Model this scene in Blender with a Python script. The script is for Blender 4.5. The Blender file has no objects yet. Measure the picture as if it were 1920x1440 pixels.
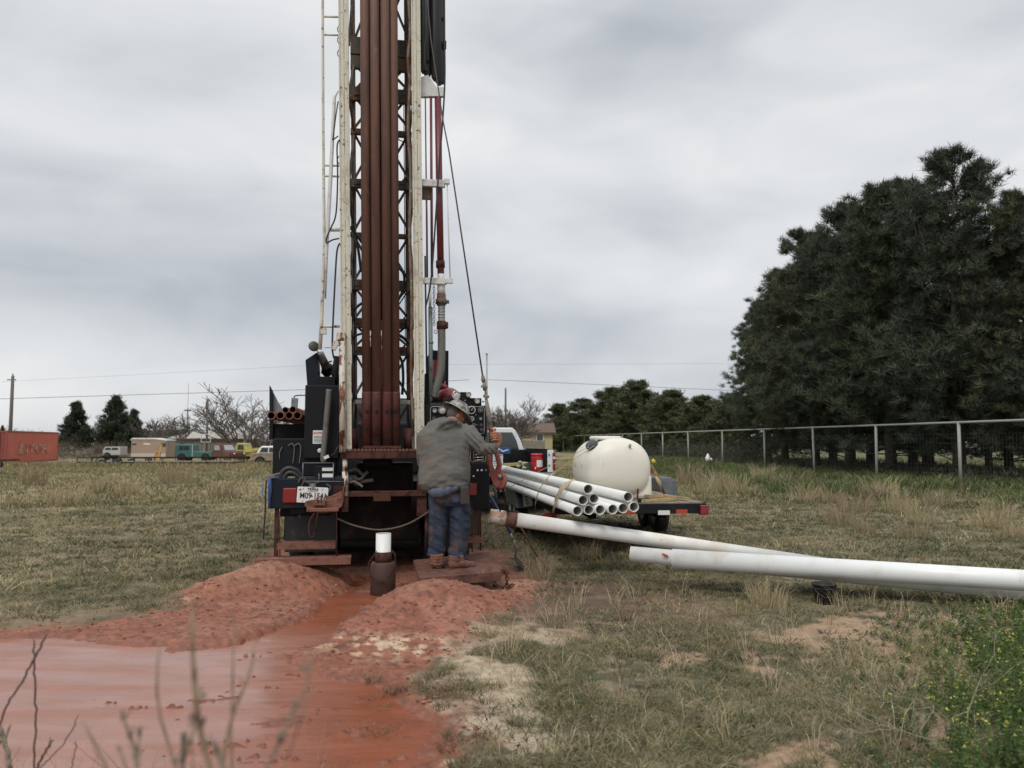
import bpy, bmesh, math, random
import numpy as np
from mathutils import Vector, Matrix, Euler
R = math.radians
scene = bpy.context.scene
COL = bpy.context.collection

# ------------------------------------------------------------------ camera
EYE = Vector((0, 0, 1.6)); FPX = 1500.0; PITCH = math.atan((828 - 720) / FPX)
cd = bpy.data.cameras.new('camera'); cam = bpy.data.objects.new('camera', cd); COL.objects.link(cam)
cam.location = EYE; cam.rotation_euler = (math.pi / 2 + PITCH, 0, 0)
cd.sensor_width = 36; cd.lens = 36 * FPX / 1920; cd.clip_start = 0.05; cd.clip_end = 3000
cd.dof.use_dof = True; cd.dof.focus_distance = 9.5; cd.dof.aperture_fstop = 2.4
scene.camera = cam

# ------------------------------------------------------------------ sky and sun
SUN_EL, SUN_AZ = R(52), R(200)          # azimuth measured from +Y clockwise: sun behind the camera, to the left
w = bpy.data.worlds.new('World'); scene.world = w; w.use_nodes = True
nt = w.node_tree; nt.nodes.clear()
def wn(t, **k):
    n = nt.nodes.new(t)
    for a, b in k.items(): setattr(n, a, b)
    return n
out = wn('ShaderNodeOutputWorld'); bg = wn('ShaderNodeBackground'); nt.links.new(bg.outputs[0], out.inputs[0])
sky = wn('ShaderNodeTexSky', sky_type='NISHITA', sun_disc=False); sky.sun_elevation = SUN_EL; sky.sun_rotation = SUN_AZ
bg.inputs[1].default_value = 0.1
tc = wn('ShaderNodeTexCoord'); sep = wn('ShaderNodeSeparateXYZ'); nt.links.new(tc.outputs['Generated'], sep.inputs[0])
def wmath(op, a, b=None, clamp=False):
    n = wn('ShaderNodeMath', operation=op); n.use_clamp = clamp
    for i, v in enumerate((a, b)):
        if v is None: continue
        if isinstance(v, (int, float)): n.inputs[i].default_value = v
        else: nt.links.new(v, n.inputs[i])
    return n.outputs[0]
zc = wmath('MAXIMUM', sep.outputs[2], 0.0)
den = wmath('ADD', zc, 0.30)
cx = wmath('DIVIDE', sep.outputs[0], den); cy = wmath('DIVIDE', sep.outputs[1], den)
azn = wmath('ARCTAN2', sep.outputs[0], sep.outputs[1]); eln = wmath('ARCSINE', sep.outputs[2])
comb = wn('ShaderNodeCombineXYZ'); nt.links.new(azn, comb.inputs[0]); nt.links.new(wmath('MULTIPLY', eln, 2.4), comb.inputs[1])
def wnoise(scale, detail, off, sx=1, sy=1, dist=0.0):
    m = wn('ShaderNodeMapping'); m.inputs['Location'].default_value = off; m.inputs['Scale'].default_value = (sx, sy, 1)
    nt.links.new(comb.outputs[0], m.inputs[0])
    n = wn('ShaderNodeTexNoise'); n.inputs['Scale'].default_value = scale; n.inputs['Detail'].default_value = detail
    n.inputs['Distortion'].default_value = dist
    nt.links.new(m.outputs[0], n.inputs['Vector']); return n.outputs[0]
n1 = wnoise(1.9, 3, (3.1, 1.7, 0), 1.0, 1.0, 0.6)
n2 = wnoise(4.6, 6, (8.3, 4.2, 0), 1.0, 1.0, 0.5)
mix = wmath('ADD', wmath('MULTIPLY', n1, 0.66), wmath('MULTIPLY', n2, 0.34))
# broad cloud bodies, placed by compass direction and height in the sky
def blob(px, py, sx, sy, amp):
    u, v = (px - 960) / FPX, (720 - py) / FPX
    d = Vector((u, math.cos(PITCH) - v * math.sin(PITCH), math.sin(PITCH) + v * math.cos(PITCH))).normalized()
    az, el = math.atan2(d.x, d.y), math.asin(d.z)
    return az, el, sx / FPX, sy / FPX, amp
acc = mix
for (px, py, sx, sy, amp) in [(250, 520, 420, 90, -0.23), (1150, 130, 380, 110, -0.11), (1300, 400, 300, 55, -0.12),
                              (80, 260, 330, 80, 0.11), (560, 240, 200, 90, 0.05), (1050, 270, 260, 70, 0.11), (1600, 300, 350, 160, 0.08), (60, 60, 300, 70, -0.06),
                              (1000, 480, 200, 70, 0.06), (1000, 610, 500, 70, -0.05), (200, 760, 500, 60, 0.07), (1450, 560, 250, 90, 0.07)]:
    az, el, qx, qy, amp = blob(px, py, sx, sy, amp)
    a = wmath('DIVIDE', wmath('SUBTRACT', azn, az), qx); b = wmath('DIVIDE', wmath('SUBTRACT', eln, el), qy)
    e = wmath('EXPONENT', wmath('MULTIPLY', wmath('ADD', wmath('MULTIPLY', a, a), wmath('MULTIPLY', b, b)), -1.0))
    acc = wmath('ADD', acc, wmath('MULTIPLY', e, amp))
rp_ = wn('ShaderNodeValToRGB'); nt.links.new(acc, rp_.inputs[0])
el_ = rp_.color_ramp.elements
el_[0].position = 0.26; el_[0].color = (4.35, 4.65, 5.1, 1)
el_[1].position = 0.70; el_[1].color = (8.4, 8.45, 8.45, 1)
m_ = rp_.color_ramp.elements.new(0.47); m_.color = (6.45, 6.65, 6.9, 1)
# overcast: brighter towards the zenith
zg = wmath('ADD', wmath('MULTIPLY', wmath('SUBTRACT', zc, 0.45, True), 1.1), 1.0)
vm = wn('ShaderNodeVectorMath', operation='SCALE'); nt.links.new(rp_.outputs[0], vm.inputs[0]); nt.links.new(zg, vm.inputs['Scale'])
mx = wn('ShaderNodeMixRGB'); mx.inputs[0].default_value = 0.94
nt.links.new(sky.outputs[0], mx.inputs[1]); nt.links.new(vm.outputs[0], mx.inputs[2]); nt.links.new(mx.outputs[0], bg.inputs[0])

sd = bpy.data.lights.new('sun', 'SUN'); sun = bpy.data.objects.new('sun', sd); COL.objects.link(sun)
sd.energy = 1.5; sd.angle = R(22); sd.color = (1.0, 0.965, 0.92)
sdir = Vector((math.sin(SUN_AZ) * math.cos(SUN_EL), math.cos(SUN_AZ) * math.cos(SUN_EL), math.sin(SUN_EL)))
sun.rotation_euler = sdir.to_track_quat('Z', 'Y').to_euler(); sun.location = (0, 0, 30)

scene.view_settings.view_transform = 'Standard'; scene.view_settings.look = 'None'
scene.view_settings.exposure = 0.10; scene.view_settings.gamma = 1.0
scene.render.engine = 'CYCLES'
scene.cycles.max_bounces = 6; scene.cycles.diffuse_bounces = 3; scene.cycles.transparent_max_bounces = 8
try: scene.cycles.use_denoising = True
except Exception: pass

# ------------------------------------------------------------------ projection
_c, _s = math.cos(PITCH), math.sin(PITCH)
def ray(px, py):
    u, v = (px - 960) / FPX, (720 - py) / FPX
    return Vector((u, _c - v * _s, _s + v * _c))
def P(px, py, Y):
    d = ray(px, py); return EYE + d * (Y / d.y)
def G(px, py, z=0.0):
    d = ray(px, py); return EYE + d * ((z - EYE.z) / d.z)

# ------------------------------------------------------------------ materials
MATS = {}
def M(name, base, rough=0.6, metal=0.0, layers=(), bump=0.0, bscale=40, spec=0.5, attr=None, coat=0.0, rvar=0.0, trans=0.0, stretch=None):
    """base colour, then noise-masked layers (colour, scale, lo, hi[, stretch z])"""
    if name in MATS: return MATS[name]
    m = bpy.data.materials.new(name); m.use_nodes = True; t = m.node_tree; b = t.nodes['Principled BSDF']
    b.inputs['Roughness'].default_value = rough; b.inputs['Metallic'].default_value = metal
    b.inputs['Specular IOR Level'].default_value = spec; b.inputs['Coat Weight'].default_value = coat
    if trans: b.inputs['Transmission Weight'].default_value = trans
    tcn = t.nodes.new('ShaderNodeTexCoord')
    if attr:
        a = t.nodes.new('ShaderNodeAttribute'); a.attribute_name = attr; cur = a.outputs['Color']
    else:
        rgb = t.nodes.new('ShaderNodeRGB'); rgb.outputs[0].default_value = (*base, 1); cur = rgb.outputs[0]
    first = None
    for k, L in enumerate(layers):
        col, sc, lo, hi = L[:4]; st = L[4] if len(L) > 4 else (1, 1, 1)
        mp = t.nodes.new('ShaderNodeMapping'); mp.inputs['Scale'].default_value = st; mp.inputs['Location'].default_value = (k * 3.7, k * 1.3, k * 5.1)
        t.links.new(tcn.outputs['Object'], mp.inputs[0])
        n = t.nodes.new('ShaderNodeTexNoise'); n.inputs['Scale'].default_value = sc; n.inputs['Detail'].default_value = 7; n.inputs['Roughness'].default_value = 0.62
        t.links.new(mp.outputs[0], n.inputs['Vector'])
        mr = t.nodes.new('ShaderNodeMapRange'); mr.inputs['From Min'].default_value = lo; mr.inputs['From Max'].default_value = hi
        mr.interpolation_type = 'SMOOTHSTEP'
        t.links.new(n.outputs[0], mr.inputs['Value'])
        mi = t.nodes.new('ShaderNodeMixRGB'); mi.inputs[2].default_value = (*col, 1)
        t.links.new(mr.outputs[0], mi.inputs[0]); t.links.new(cur, mi.inputs[1]); cur = mi.outputs[0]
        if first is None: first = mr.outputs[0]
    t.links.new(cur, b.inputs['Base Color'])
    if rvar and first is not None:
        mr = t.nodes.new('ShaderNodeMapRange'); mr.inputs['To Min'].default_value = rough; mr.inputs['To Max'].default_value = rough + rvar
        t.links.new(first, mr.inputs['Value']); t.links.new(mr.outputs[0], b.inputs['Roughness'])
    if bump:
        n = t.nodes.new('ShaderNodeTexNoise'); n.inputs['Scale'].default_value = bscale; n.inputs['Detail'].default_value = 5
        t.links.new(tcn.outputs['Object'], n.inputs['Vector'])
        bp = t.nodes.new('ShaderNodeBump'); bp.inputs['Strength'].default_value = min(1, bump); bp.inputs['Distance'].default_value = 0.01
        t.links.new(n.outputs[0], bp.inputs['Height']); t.links.new(bp.outputs[0], b.inputs['Normal'])
    MATS[name] = m; return m

RUSTC = (0.13, 0.05, 0.024); MUDC = (0.27, 0.105, 0.065)
cream = M('cream_paint', (0.60, 0.57, 0.47), 0.5, layers=[((0.42, 0.38, 0.30), 6, .5, .7), (RUSTC, 22, .60, .66), ((0.2, 0.15, 0.1), 9, .62, .8, (4, 4, .25))], bump=.25)
cream_worn = M('cream_paint_worn', (0.58, 0.53, 0.44), 0.6, layers=[(RUSTC, 12, .50, .56, (1.5, 1.5, .5)), ((0.30, 0.14, 0.08), 5, .55, .7)], bump=.4)
white_steel = M('white_steel', (0.62, 0.62, 0.60), 0.5, layers=[((0.4, 0.38, 0.35), 8, .5, .72), (RUSTC, 26, .63, .68)])
truss = M('truss_grey_brown', (0.105, 0.092, 0.075), 0.75, layers=[(RUSTC, 7, .45, .62), ((0.03, 0.026, 0.022), 5, .5, .65), ((0.34, 0.32, 0.27), 14, .66, .72)], bump=.3)
rodm = M('brown_drill_steel', (0.155, 0.076, 0.053), 0.75, 0.0, layers=[((0.095, 0.052, 0.039), 6, .45, .65, (1, 1, .12)), ((0.19, 0.10, 0.072), 18, .56, .72, (1, 1, .3)), ((0.5, 0.4, 0.36), 30, .76, .8, (1, 1, .1))], bump=.25)
rodred = M('dull_red_steel', (0.098, 0.030, 0.027), 0.65, layers=[((0.095, 0.045, 0.033), 7, .45, .64, (1, 1, .5)), ((0.04, 0.014, 0.013), 4, .5, .7)], bump=.3, spec=.3)
redp = M('red_pipe_paint', (0.15, 0.028, 0.035), 0.45, layers=[((0.09, 0.03, 0.03), 8, .5, .7)])
redsteel = M('red_hook_paint', (0.24, 0.050, 0.038), 0.6, layers=[((0.25, 0.10, 0.065), 10, .48, .66), ((0.09, 0.03, 0.022), 20, .6, .72)], bump=.4)
black = M('black_paint', (0.0065, 0.0075, 0.010), 0.6, layers=[((0.022, 0.018, 0.016), 4, .5, .75), ((0.07, 0.04, 0.03), 16, .66, .78)], bump=.15, spec=.25)
navy = M('navy_paint', (0.006, 0.010, 0.018), 0.55, layers=[((0.024, 0.02, 0.02), 3.5, .5, .75), ((0.10, 0.05, 0.035), 14, .64, .78)], spec=.25)
dark = M('dark_steel', (0.012, 0.010, 0.009), 0.8, layers=[((0.04, 0.02, 0.015), 5, .5, .68), ((0.008, 0.008, 0.008), 9, .5, .7)], bump=.4, spec=.25)
rusty = M('rusty_steel', (0.085, 0.035, 0.024), 0.85, layers=[((0.032, 0.016, 0.013), 7, .45, .62), ((.19, .078, .05), 10, .60, .74)], bump=.6, spec=.25)
muddy = M('mud_caked_steel', (0.20, 0.085, 0.056), 0.85, layers=[((0.12, 0.050, 0.034), 9, .46, .64), ((0.29, 0.155, 0.11), 26, .60, .72)], bump=.9, bscale=60)
rubber = M('black_rubber', (0.018, 0.018, 0.019), 0.75, layers=[((0.07, 0.055, 0.045), 6, .5, .75)])
hose = M('black_hose', (0.015, 0.015, 0.017), 0.5)
greyhose = M('grey_hose', (0.13, 0.125, 0.115), 0.6, layers=[((0.07, 0.05, 0.04), 8, .5, .7)])
greyblue = M('grey_blue_pipe', (0.16, 0.19, 0.20), 0.5, layers=[((0.09, 0.08, 0.07), 7, .5, .7)])
galv = M('galvanised_steel', (0.36, 0.37, 0.37), 0.55, 0.2, layers=[((0.26, 0.26, 0.25), 9, .45, .65), ((0.2, 0.12, 0.08), 16, .66, .75)])
chrome = M('worn_chrome', (0.6, 0.58, 0.55), 0.22, 0.9)
greymetal = M('grey_metal', (0.22, 0.225, 0.23), 0.45, 0.3, layers=[((0.1, 0.09, 0.08), 6, .5, .75)])
wire = M('wire_rope', (0.09, 0.082, 0.075), 0.6, 0.3)
sling = M('wet_grey_rope', (0.22, 0.20, 0.17), 0.8, layers=[((0.12, 0.09, 0.07), 20, .5, .7)], bump=.6)
pvc = M('white_pvc', (0.76, 0.76, 0.73), 0.38, layers=[((0.62, 0.56, 0.46), 2.5, .48, .68), ((0.50, 0.33, 0.22), 24, .64, .70), ((0.45, 0.42, 0.38), 5, .62, .8)])
pvcblue = M('white_pvc_clean', (0.75, 0.76, 0.73), 0.4, layers=[((0.66, 0.66, 0.62), 3, .5, .7), ((0.5, 0.45, 0.4), 30, .68, .74)])
pvcmud = M('pvc_mud_stained', (0.72, 0.66, 0.57), 0.5, layers=[((0.52, 0.31, 0.19), 9, .46, .62), ((0.24, 0.10, 0.06), 16, .60, .68)])
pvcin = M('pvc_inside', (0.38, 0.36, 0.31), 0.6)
tankm = M('cream_poly_tank', (0.74, 0.71, 0.61), 0.42, layers=[((0.69, 0.62, 0.47), 2.2, .5, .72, (1, 1, .4)), ((0.50, 0.36, 0.24), 5, .62, .80, (2, 2, .35))])
wood = M('weathered_plank', (0.25, 0.20, 0.145), 0.85, layers=[((0.11, 0.085, 0.06), 4, .46, .62, (8, 1, 1)), ((0.40, 0.32, 0.21), 6, .6, .75, (6, 1, 1))], bump=.3)
strapm = M('yellow_strap', (0.50, 0.42, 0.22), 0.8)
strapt = M('tan_strap', (0.46, 0.38, 0.26), 0.8)
redlens = M('red_lens', (0.22, 0.012, 0.015), 0.25, layers=[((0.12, 0.03, 0.025), 10, .5, .75)], coat=.4)
amber = M('red_reflector', (0.42, 0.05, 0.02), 0.35)
whitep = M('white_paint', (0.75, 0.76, 0.76), 0.3, layers=[((0.6, 0.58, 0.55), 4, .5, .75)], coat=.4)
glass = M('dark_glass', (0.035, 0.045, 0.05), 0.08, spec=.8)
paper = M('white_label', (0.70, 0.70, 0.68), 0.6)
inkb = M('black_ink', (0.02, 0.02, 0.02), 0.6)
inkr = M('red_ink', (0.50, 0.06, 0.03), 0.6)
bluep = M('blue_plastic', (0.03, 0.09, 0.30), 0.45)
blues = M('blue_webbing', (0.035, 0.085, 0.24), 0.75, layers=[((0.14, 0.10, 0.09), 9, .55, .75)])
redjug = M('red_jug', (0.45, 0.02, 0.03), 0.35)
yellowp = M('yellow_plastic', (0.55, 0.42, 0.03), 0.5)
gface = M('gauge_face', (0.66, 0.66, 0.62), 0.4)
gface_d = M('gauge_face_grubby', (0.16, 0.15, 0.13), 0.5)

# ------------------------------------------------------------------ mesh builder
class MB:
    def __init__(s): s.v = []; s.f = []; s.sm = []; s.mi = []; s.cur = 0
    def add(s, vs, fs, smooth=False):
        o = len(s.v); s.v += [tuple(v) for v in vs]; s.f += [tuple(i + o for i in f) for f in fs]
        s.sm += [smooth] * len(fs); s.mi += [s.cur] * len(fs); return s
    def box(s, x0, y0, z0, x1, y1, z1, M4=None):
        vs = [Vector((x, y, z)) for x in (x0, x1) for y in (y0, y1) for z in (z0, z1)]
        if M4 is not None: vs = [M4 @ v for v in vs]
        return s.add(vs, [(0, 1, 3, 2), (4, 6, 7, 5), (0, 4, 5, 1), (2, 3, 7, 6), (0, 2, 6, 4), (1, 5, 7, 3)])
    def beam(s, a, b, w, h=None, up=(0, 0, 1)):
        a, b = Vector(a), Vector(b); h = h or w; d = (b - a).normalized(); u = Vector(up)
        if abs(d.dot(u)) > .95: u = Vector((0, 1, 0))
        x = d.cross(u).normalized(); z = x.cross(d)
        vs = [p + x * (i * w / 2) + z * (j * h / 2) for p in (a, b) for i, j in ((-1, -1), (1, -1), (1, 1), (-1, 1))]
        return s.add(vs, [(3, 2, 1, 0), (4, 5, 6, 7), (0, 1, 5, 4), (1, 2, 6, 5), (2, 3, 7, 6), (3, 0, 4, 7)])
    def loft(s, pts, rad, n=12, cap=True, smooth=True, closed=False):
        """tube through pts; rad: number, list of numbers or (rx, ry) pairs"""
        pts = [Vector(p) for p in pts]; N = len(pts)
        rs = [rad] * N if isinstance(rad, (int, float)) else list(rad)
        rs = [r if isinstance(r, tuple) else (r, r) for r in rs]
        vs = []; prev = None
        for i in range(N):
            t = (pts[min(i + 1, N - 1)] - pts[max(i - 1, 0)])
            if closed: t = pts[(i + 1) % N] - pts[i - 1]
            t = t.normalized() if t.length > 1e-9 else Vector((0, 0, 1))
            if prev is None:
                u = Vector((1, 0, 0)) if abs(t.x) < .8 else Vector((0, 1, 0))
                x = (u - t * u.dot(t)).normalized()
            else:
                x = (prev - t * prev.dot(t)).normalized()
            prev = x; y = t.cross(x)
            for k in range(n):
                a = 2 * math.pi * k / n
                vs.append(pts[i] + x * (math.cos(a) * rs[i][0]) + y * (math.sin(a) * rs[i][1]))
        fs = []
        for i in range(N if closed else N - 1):
            j = (i + 1) % N
            for k in range(n):
                k2 = (k + 1) % n; fs.append((i * n + k, i * n + k2, j * n + k2, j * n + k))
        s.add(vs, fs, smooth)
        if cap and not closed:
            o = len(s.v) - len(vs)
            s.f += [tuple(o + k for k in range(n))[::-1], tuple(o + (N - 1) * n + k for k in range(n))]; s.sm += [False] * 2; s.mi += [s.cur] * 2
        return s
    def tube(s, a, b, r, n=12, r2=None, cap=True): return s.loft([a, b], [r, r if r2 is None else r2], n, cap)
    def hollow(s, a, b, r, t, n=20, inner=1):
        """open pipe with wall thickness; inner faces get material index `inner`"""
        a, b = Vector(a), Vector(b); o = len(s.v)
        s.loft([a, b], r, n, cap=False); d = (b - a).normalized()
        m = MB(); m.loft([a + d * .002, b - d * .002], r - t, n, cap=False)
        keep = s.cur; s.cur = inner; s.add(m.v, [f[::-1] for f in m.f], True); s.cur = keep
        for e in (0, 1):
            for k in range(n):
                k2 = (k + 1) % n; A, B = o + e * n + k, o + e * n + k2; C, D = o + 2 * n + e * n + k2, o + 2 * n + e * n + k
                s.f.append((A, D, C, B) if e == 0 else (A, B, C, D)); s.sm.append(False); s.mi.append(s.cur)
        return s
    def lathe(s, prof, n=20, M4=None, cap=True):
        """profile [(r, z)] about local z"""
        vs = [Vector((r * math.cos(2 * math.pi * k / n), r * math.sin(2 * math.pi * k / n), z)) for r, z in prof for k in range(n)]
        if M4 is not None: vs = [M4 @ v for v in vs]
        fs = [(i * n + k, i * n + (k + 1) % n, (i + 1) * n + (k + 1) % n, (i + 1) * n + k) for i in range(len(prof) - 1) for k in range(n)]
        s.add(vs, fs, True)
        if cap:
            o = len(s.v) - len(vs)
            s.f += [tuple(o + k for k in range(n))[::-1], tuple(o + (len(prof) - 1) * n + k for k in range(n))]; s.sm += [False] * 2; s.mi += [s.cur] * 2
        return s
    def prism(s, poly, a, b, axis='y'):
        """polygon in the plane across `axis`, extruded from a to b"""
        n = len(poly)
        def mk(p, t): return {'y': (p[0], t, p[1]), 'x': (t, p[0], p[1]), 'z': (p[0], p[1], t)}[axis]
        vs = [mk(p, a) for p in poly] + [mk(p, b) for p in poly]
        return s.add(vs, [tuple(range(n)), tuple(range(2 * n - 1, n - 1, -1))] + [(k, k + n, (k + 1) % n + n, (k + 1) % n) for k in range(n)])
    def ball(s, c, r, n=12, sc=(1, 1, 1), rot=None):
        c = Vector(c); m = n // 2
        prof = [(math.sin(math.pi * i / m) * r, -math.cos(math.pi * i / m) * r) for i in range(m + 1)]
        prof[0] = (r * .02, -r); prof[-1] = (r * .02, r)
        T = Matrix.Translation(c) @ (rot.to_4x4() if rot is not None else Matrix()) @ Matrix.Diagonal((*sc, 1))
        return s.lathe(prof, n, T)
    def torus(s, c, Rr, r, axis='z', n=20, m=8, sc=(1, 1, 1), rot=None):
        pts = []
        for k in range(n):
            a = 2 * math.pi * k / n; p = Vector((math.cos(a) * Rr * sc[0], math.sin(a) * Rr * sc[1], 0))
            if axis == 'y': p = Vector((p.x, 0, p.y))
            if axis == 'x': p = Vector((0, p.x, p.y))
            if rot is not None: p = rot @ p
            pts.append(Vector(c) + p)
        return s.loft(pts, r, m, cap=False, closed=True)
    def chain(s, pts, L=.05, wd=.017, r=.006):
        pts = [Vector(p) for p in pts]; seg = [(pts[i + 1] - pts[i]).length for i in range(len(pts) - 1)]; tot = sum(seg)
        n = max(1, int(tot / (L * .72))); i = 0; acc = 0
        for k in range(n):
            d = (k + .5) / n * tot
            while i < len(seg) - 1 and acc + seg[i] < d: acc += seg[i]; i += 1
            t = (pts[i + 1] - pts[i]).normalized(); c = pts[i] + t * (d - acc)
            q = t.to_track_quat('X', 'Z').to_matrix() @ Matrix.Rotation((k % 2) * math.pi / 2 + .3, 3, 'X')
            s.torus(c, 1, r, 'z', 10, 5, (L / 2, wd, 1), q)
        return s
    def build(s, name, mats, parent=None, loc=None, rot=None, bevel=0):
        me = bpy.data.meshes.new(name); me.from_pydata(s.v, [], s.f)
        me.polygons.foreach_set('use_smooth', s.sm)
        if not isinstance(mats, (list, tuple)): mats = [mats]
        for m in mats: me.materials.append(m)
        if len(mats) > 1: me.polygons.foreach_set('material_index', s.mi)
        me.update(); o = bpy.data.objects.new(name, me); COL.objects.link(o)
        if parent is not None: o.parent = parent
        if loc is not None: o.location = loc
        if rot is not None: o.rotation_euler = rot
        if bevel:
            b = o.modifiers.new('bevel', 'BEVEL'); b.width = bevel; b.segments = 2; b.limit_method = 'ANGLE'; b.angle_limit = R(40)
        return o

def tag(o, label, cat, group=None, kind=None):
    if label: o['label'] = label
    if cat: o['category'] = cat
    if group: o['group'] = group
    if kind: o['kind'] = kind
    return o
def thing(name, label, cat, loc=(0, 0, 0), rotz=0, group=None):
    o = bpy.data.objects.new(name, None); COL.objects.link(o); o.location = loc; o.rotation_euler = (0, 0, rotz)
    o.empty_display_size = .2
    return tag(o, label, cat, group)
def copy_tree(o, parent=None):
    c = o.copy(); COL.objects.link(c); c.parent = parent
    for ch in list(o.children): copy_tree(ch, c)
    return c
def text(s, name, body, size, mat, parent, loc, rot=(math.pi / 2, 0, 0), sx=1.0, ext=.0008, align='CENTER', label=None, bold=0):
    c = bpy.data.curves.new(name, 'FONT'); c.body = body; c.size = size; c.extrude = ext; c.align_x = align; c.align_y = 'CENTER'; c.offset = bold
    t = bpy.data.objects.new(name, c); COL.objects.link(t)
    dg = bpy.context.evaluated_depsgraph_get(); me = bpy.data.meshes.new_from_object(t.evaluated_get(dg))
    COL.objects.unlink(t); bpy.data.objects.remove(t)
    o = bpy.data.objects.new(name, me); COL.objects.link(o); me.materials.clear(); me.materials.append(mat)
    o.parent = parent; o.location = loc; o.rotation_euler = rot; o.scale = (sx, 1, 1)
    return o
class Frame:
    """local frame of a thing standing at origin, turned about z"""
    def __init__(s, origin, rotz): s.o = Vector(origin); s.rz = rotz; s.m = Matrix.Translation(s.o) @ Matrix.Rotation(rotz, 4, 'Z'); s.i = s.m.inverted(); s.e = s.i @ EYE
    def p(s, px, py, ly):
        d = s.i.to_3x3() @ ray(px, py); return s.e + d * ((ly - s.e.y) / d.y)
    def rect(s, x0, y0, x1, y1, ly):
        a = s.p(x0, y1, ly); b = s.p(x1, y0, ly); a2 = s.p(x0, y0, ly); b2 = s.p(x1, y1, ly)
        return (a.x + a2.x) / 2, (a.z + b2.z) / 2, (b.x + b2.x) / 2, (b.z + a2.z) / 2

def np_mesh(name, V, F, mat, col=None, smooth=False, parent=None):
    V = np.asarray(V, np.float32); F = np.asarray(F, np.int32); k = F.shape[1]
    me = bpy.data.meshes.new(name); me.vertices.add(len(V)); me.vertices.foreach_set('co', V.ravel())
    me.loops.add(F.size); me.loops.foreach_set('vertex_index', F.ravel())
    me.polygons.add(len(F)); me.polygons.foreach_set('loop_start', np.arange(0, F.size, k, dtype=np.int32))
    try: me.polygons.foreach_set('loop_total', np.full(len(F), k, np.int32))
    except Exception: pass
    me.polygons.foreach_set('use_smooth', np.full(len(F), smooth))
    if col is not None:
        a = me.color_attributes.new('Col', 'FLOAT_COLOR', 'POINT')
        c4 = np.ones((len(V), 4), np.float32); c4[:, :3] = col; a.data.foreach_set('color', c4.ravel())
    me.materials.append(mat); me.update(calc_edges=True)
    o = bpy.data.objects.new(name, me); COL.objects.link(o)
    if parent is not None: o.parent = parent
    return o

# smooth value noise for numpy
_rng = np.random.default_rng(7); _tab = _rng.random((256, 256))
def vnoise(x, y, s=1.0, o=0):
    x = np.asarray(x) * s + 17.3 + o * 31.7; y = np.asarray(y) * s + 5.1 + o * 11.9
    xi = np.floor(x).astype(int); yi = np.floor(y).astype(int); fx = x - xi; fy = y - yi
    fx = fx * fx * (3 - 2 * fx); fy = fy * fy * (3 - 2 * fy)
    g = lambda a, b: _tab[a & 255, b & 255]
    return (g(xi, yi) * (1 - fx) + g(xi + 1, yi) * fx) * (1 - fy) + (g(xi, yi + 1) * (1 - fx) + g(xi + 1, yi + 1) * fx) * fy
def fbm(x, y, s=1.0, o=0, n=4):
    r = 0; a = .5; t = 0
    for k in range(n): r = r + a * vnoise(x, y, s * 2 ** k, o + k * 3); t += a; a *= .5
    return r / t
def sstep(a, b, x): t = np.clip((x - a) / (b - a), 0, 1); return t * t * (3 - 2 * t)
# ------------------------------------------------------------------ ground, mud, puddle
def poly_w(pts): return np.array([tuple(G(x, y))[:2] for x, y in pts])
def pdist(X, Y, poly):
    """signed distance to a polygon, negative inside"""
    n = len(poly); d = np.full(X.shape, 1e9); ins = np.zeros(X.shape, bool)
    for i in range(n):
        ax, ay = poly[i]; bx, by = poly[(i + 1) % n]; ex, ey = bx - ax, by - ay
        t = np.clip(((X - ax) * ex + (Y - ay) * ey) / (ex * ex + ey * ey), 0, 1)
        d = np.minimum(d, np.hypot(X - ax - t * ex, Y - ay - t * ey))
        c = ((ay > Y) != (by > Y)) & (X < (bx - ax) * (Y - ay) / (by - ay + 1e-12) + ax); ins ^= c
    return np.where(ins, -d, d)
MUD = poly_w([(-500, 1176), (0, 1181), (110, 1180), (230, 1160), (330, 1143), (365, 1122), (460, 1072), (520, 1020), (700, 985), (930, 985), (955, 1058),
              (985, 1082), (1010, 1105), (992, 1130), (965, 1160), (895, 1188), (845, 1235), (760, 1262), (800, 1295), (858, 1335), (850, 1440), (845, 1700), (-1200, 1750), (-1200, 1300)])
POOL = poly_w([(-600, 1184), (0, 1188), (90, 1186), (200, 1192), (335, 1207), (470, 1190), (560, 1150), (632, 1112), (672, 1078), (745, 1078), (752, 1108), (700, 1158), (600, 1206), (530, 1226),
               (560, 1238), (735, 1262), (770, 1290), (838, 1340), (830, 1440), (800, 1700), (-1200, 1750), (-1200, 1300)])
def gauss(X, Y, cx, cy, sx, sy, a=0):
    c, s = math.cos(a), math.sin(a); u = (X - cx) * c + (Y - cy) * s; v = -(X - cx) * s + (Y - cy) * c
    return np.exp(-(u * u / (sx * sx) + v * v / (sy * sy)))
def masks(X, Y):
    wob = (fbm(X, Y, 1.6, 2) - .5) * .45 + (fbm(X, Y, 6, 5) - .5) * .26 + (fbm(X, Y, 22, 7) - .5) * .16
    near = (Y < 12) & (Y > 0)
    dm = np.where(near, pdist(X, Y, MUD), 9.0) + wob * .8; dp = np.where(near, pdist(X, Y, POOL), 9.0) + wob * .75
    return dm, dp
def gslope(X, Y): return -0.35 * sstep(18, 80, Y) * sstep(14, 2, X)
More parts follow.
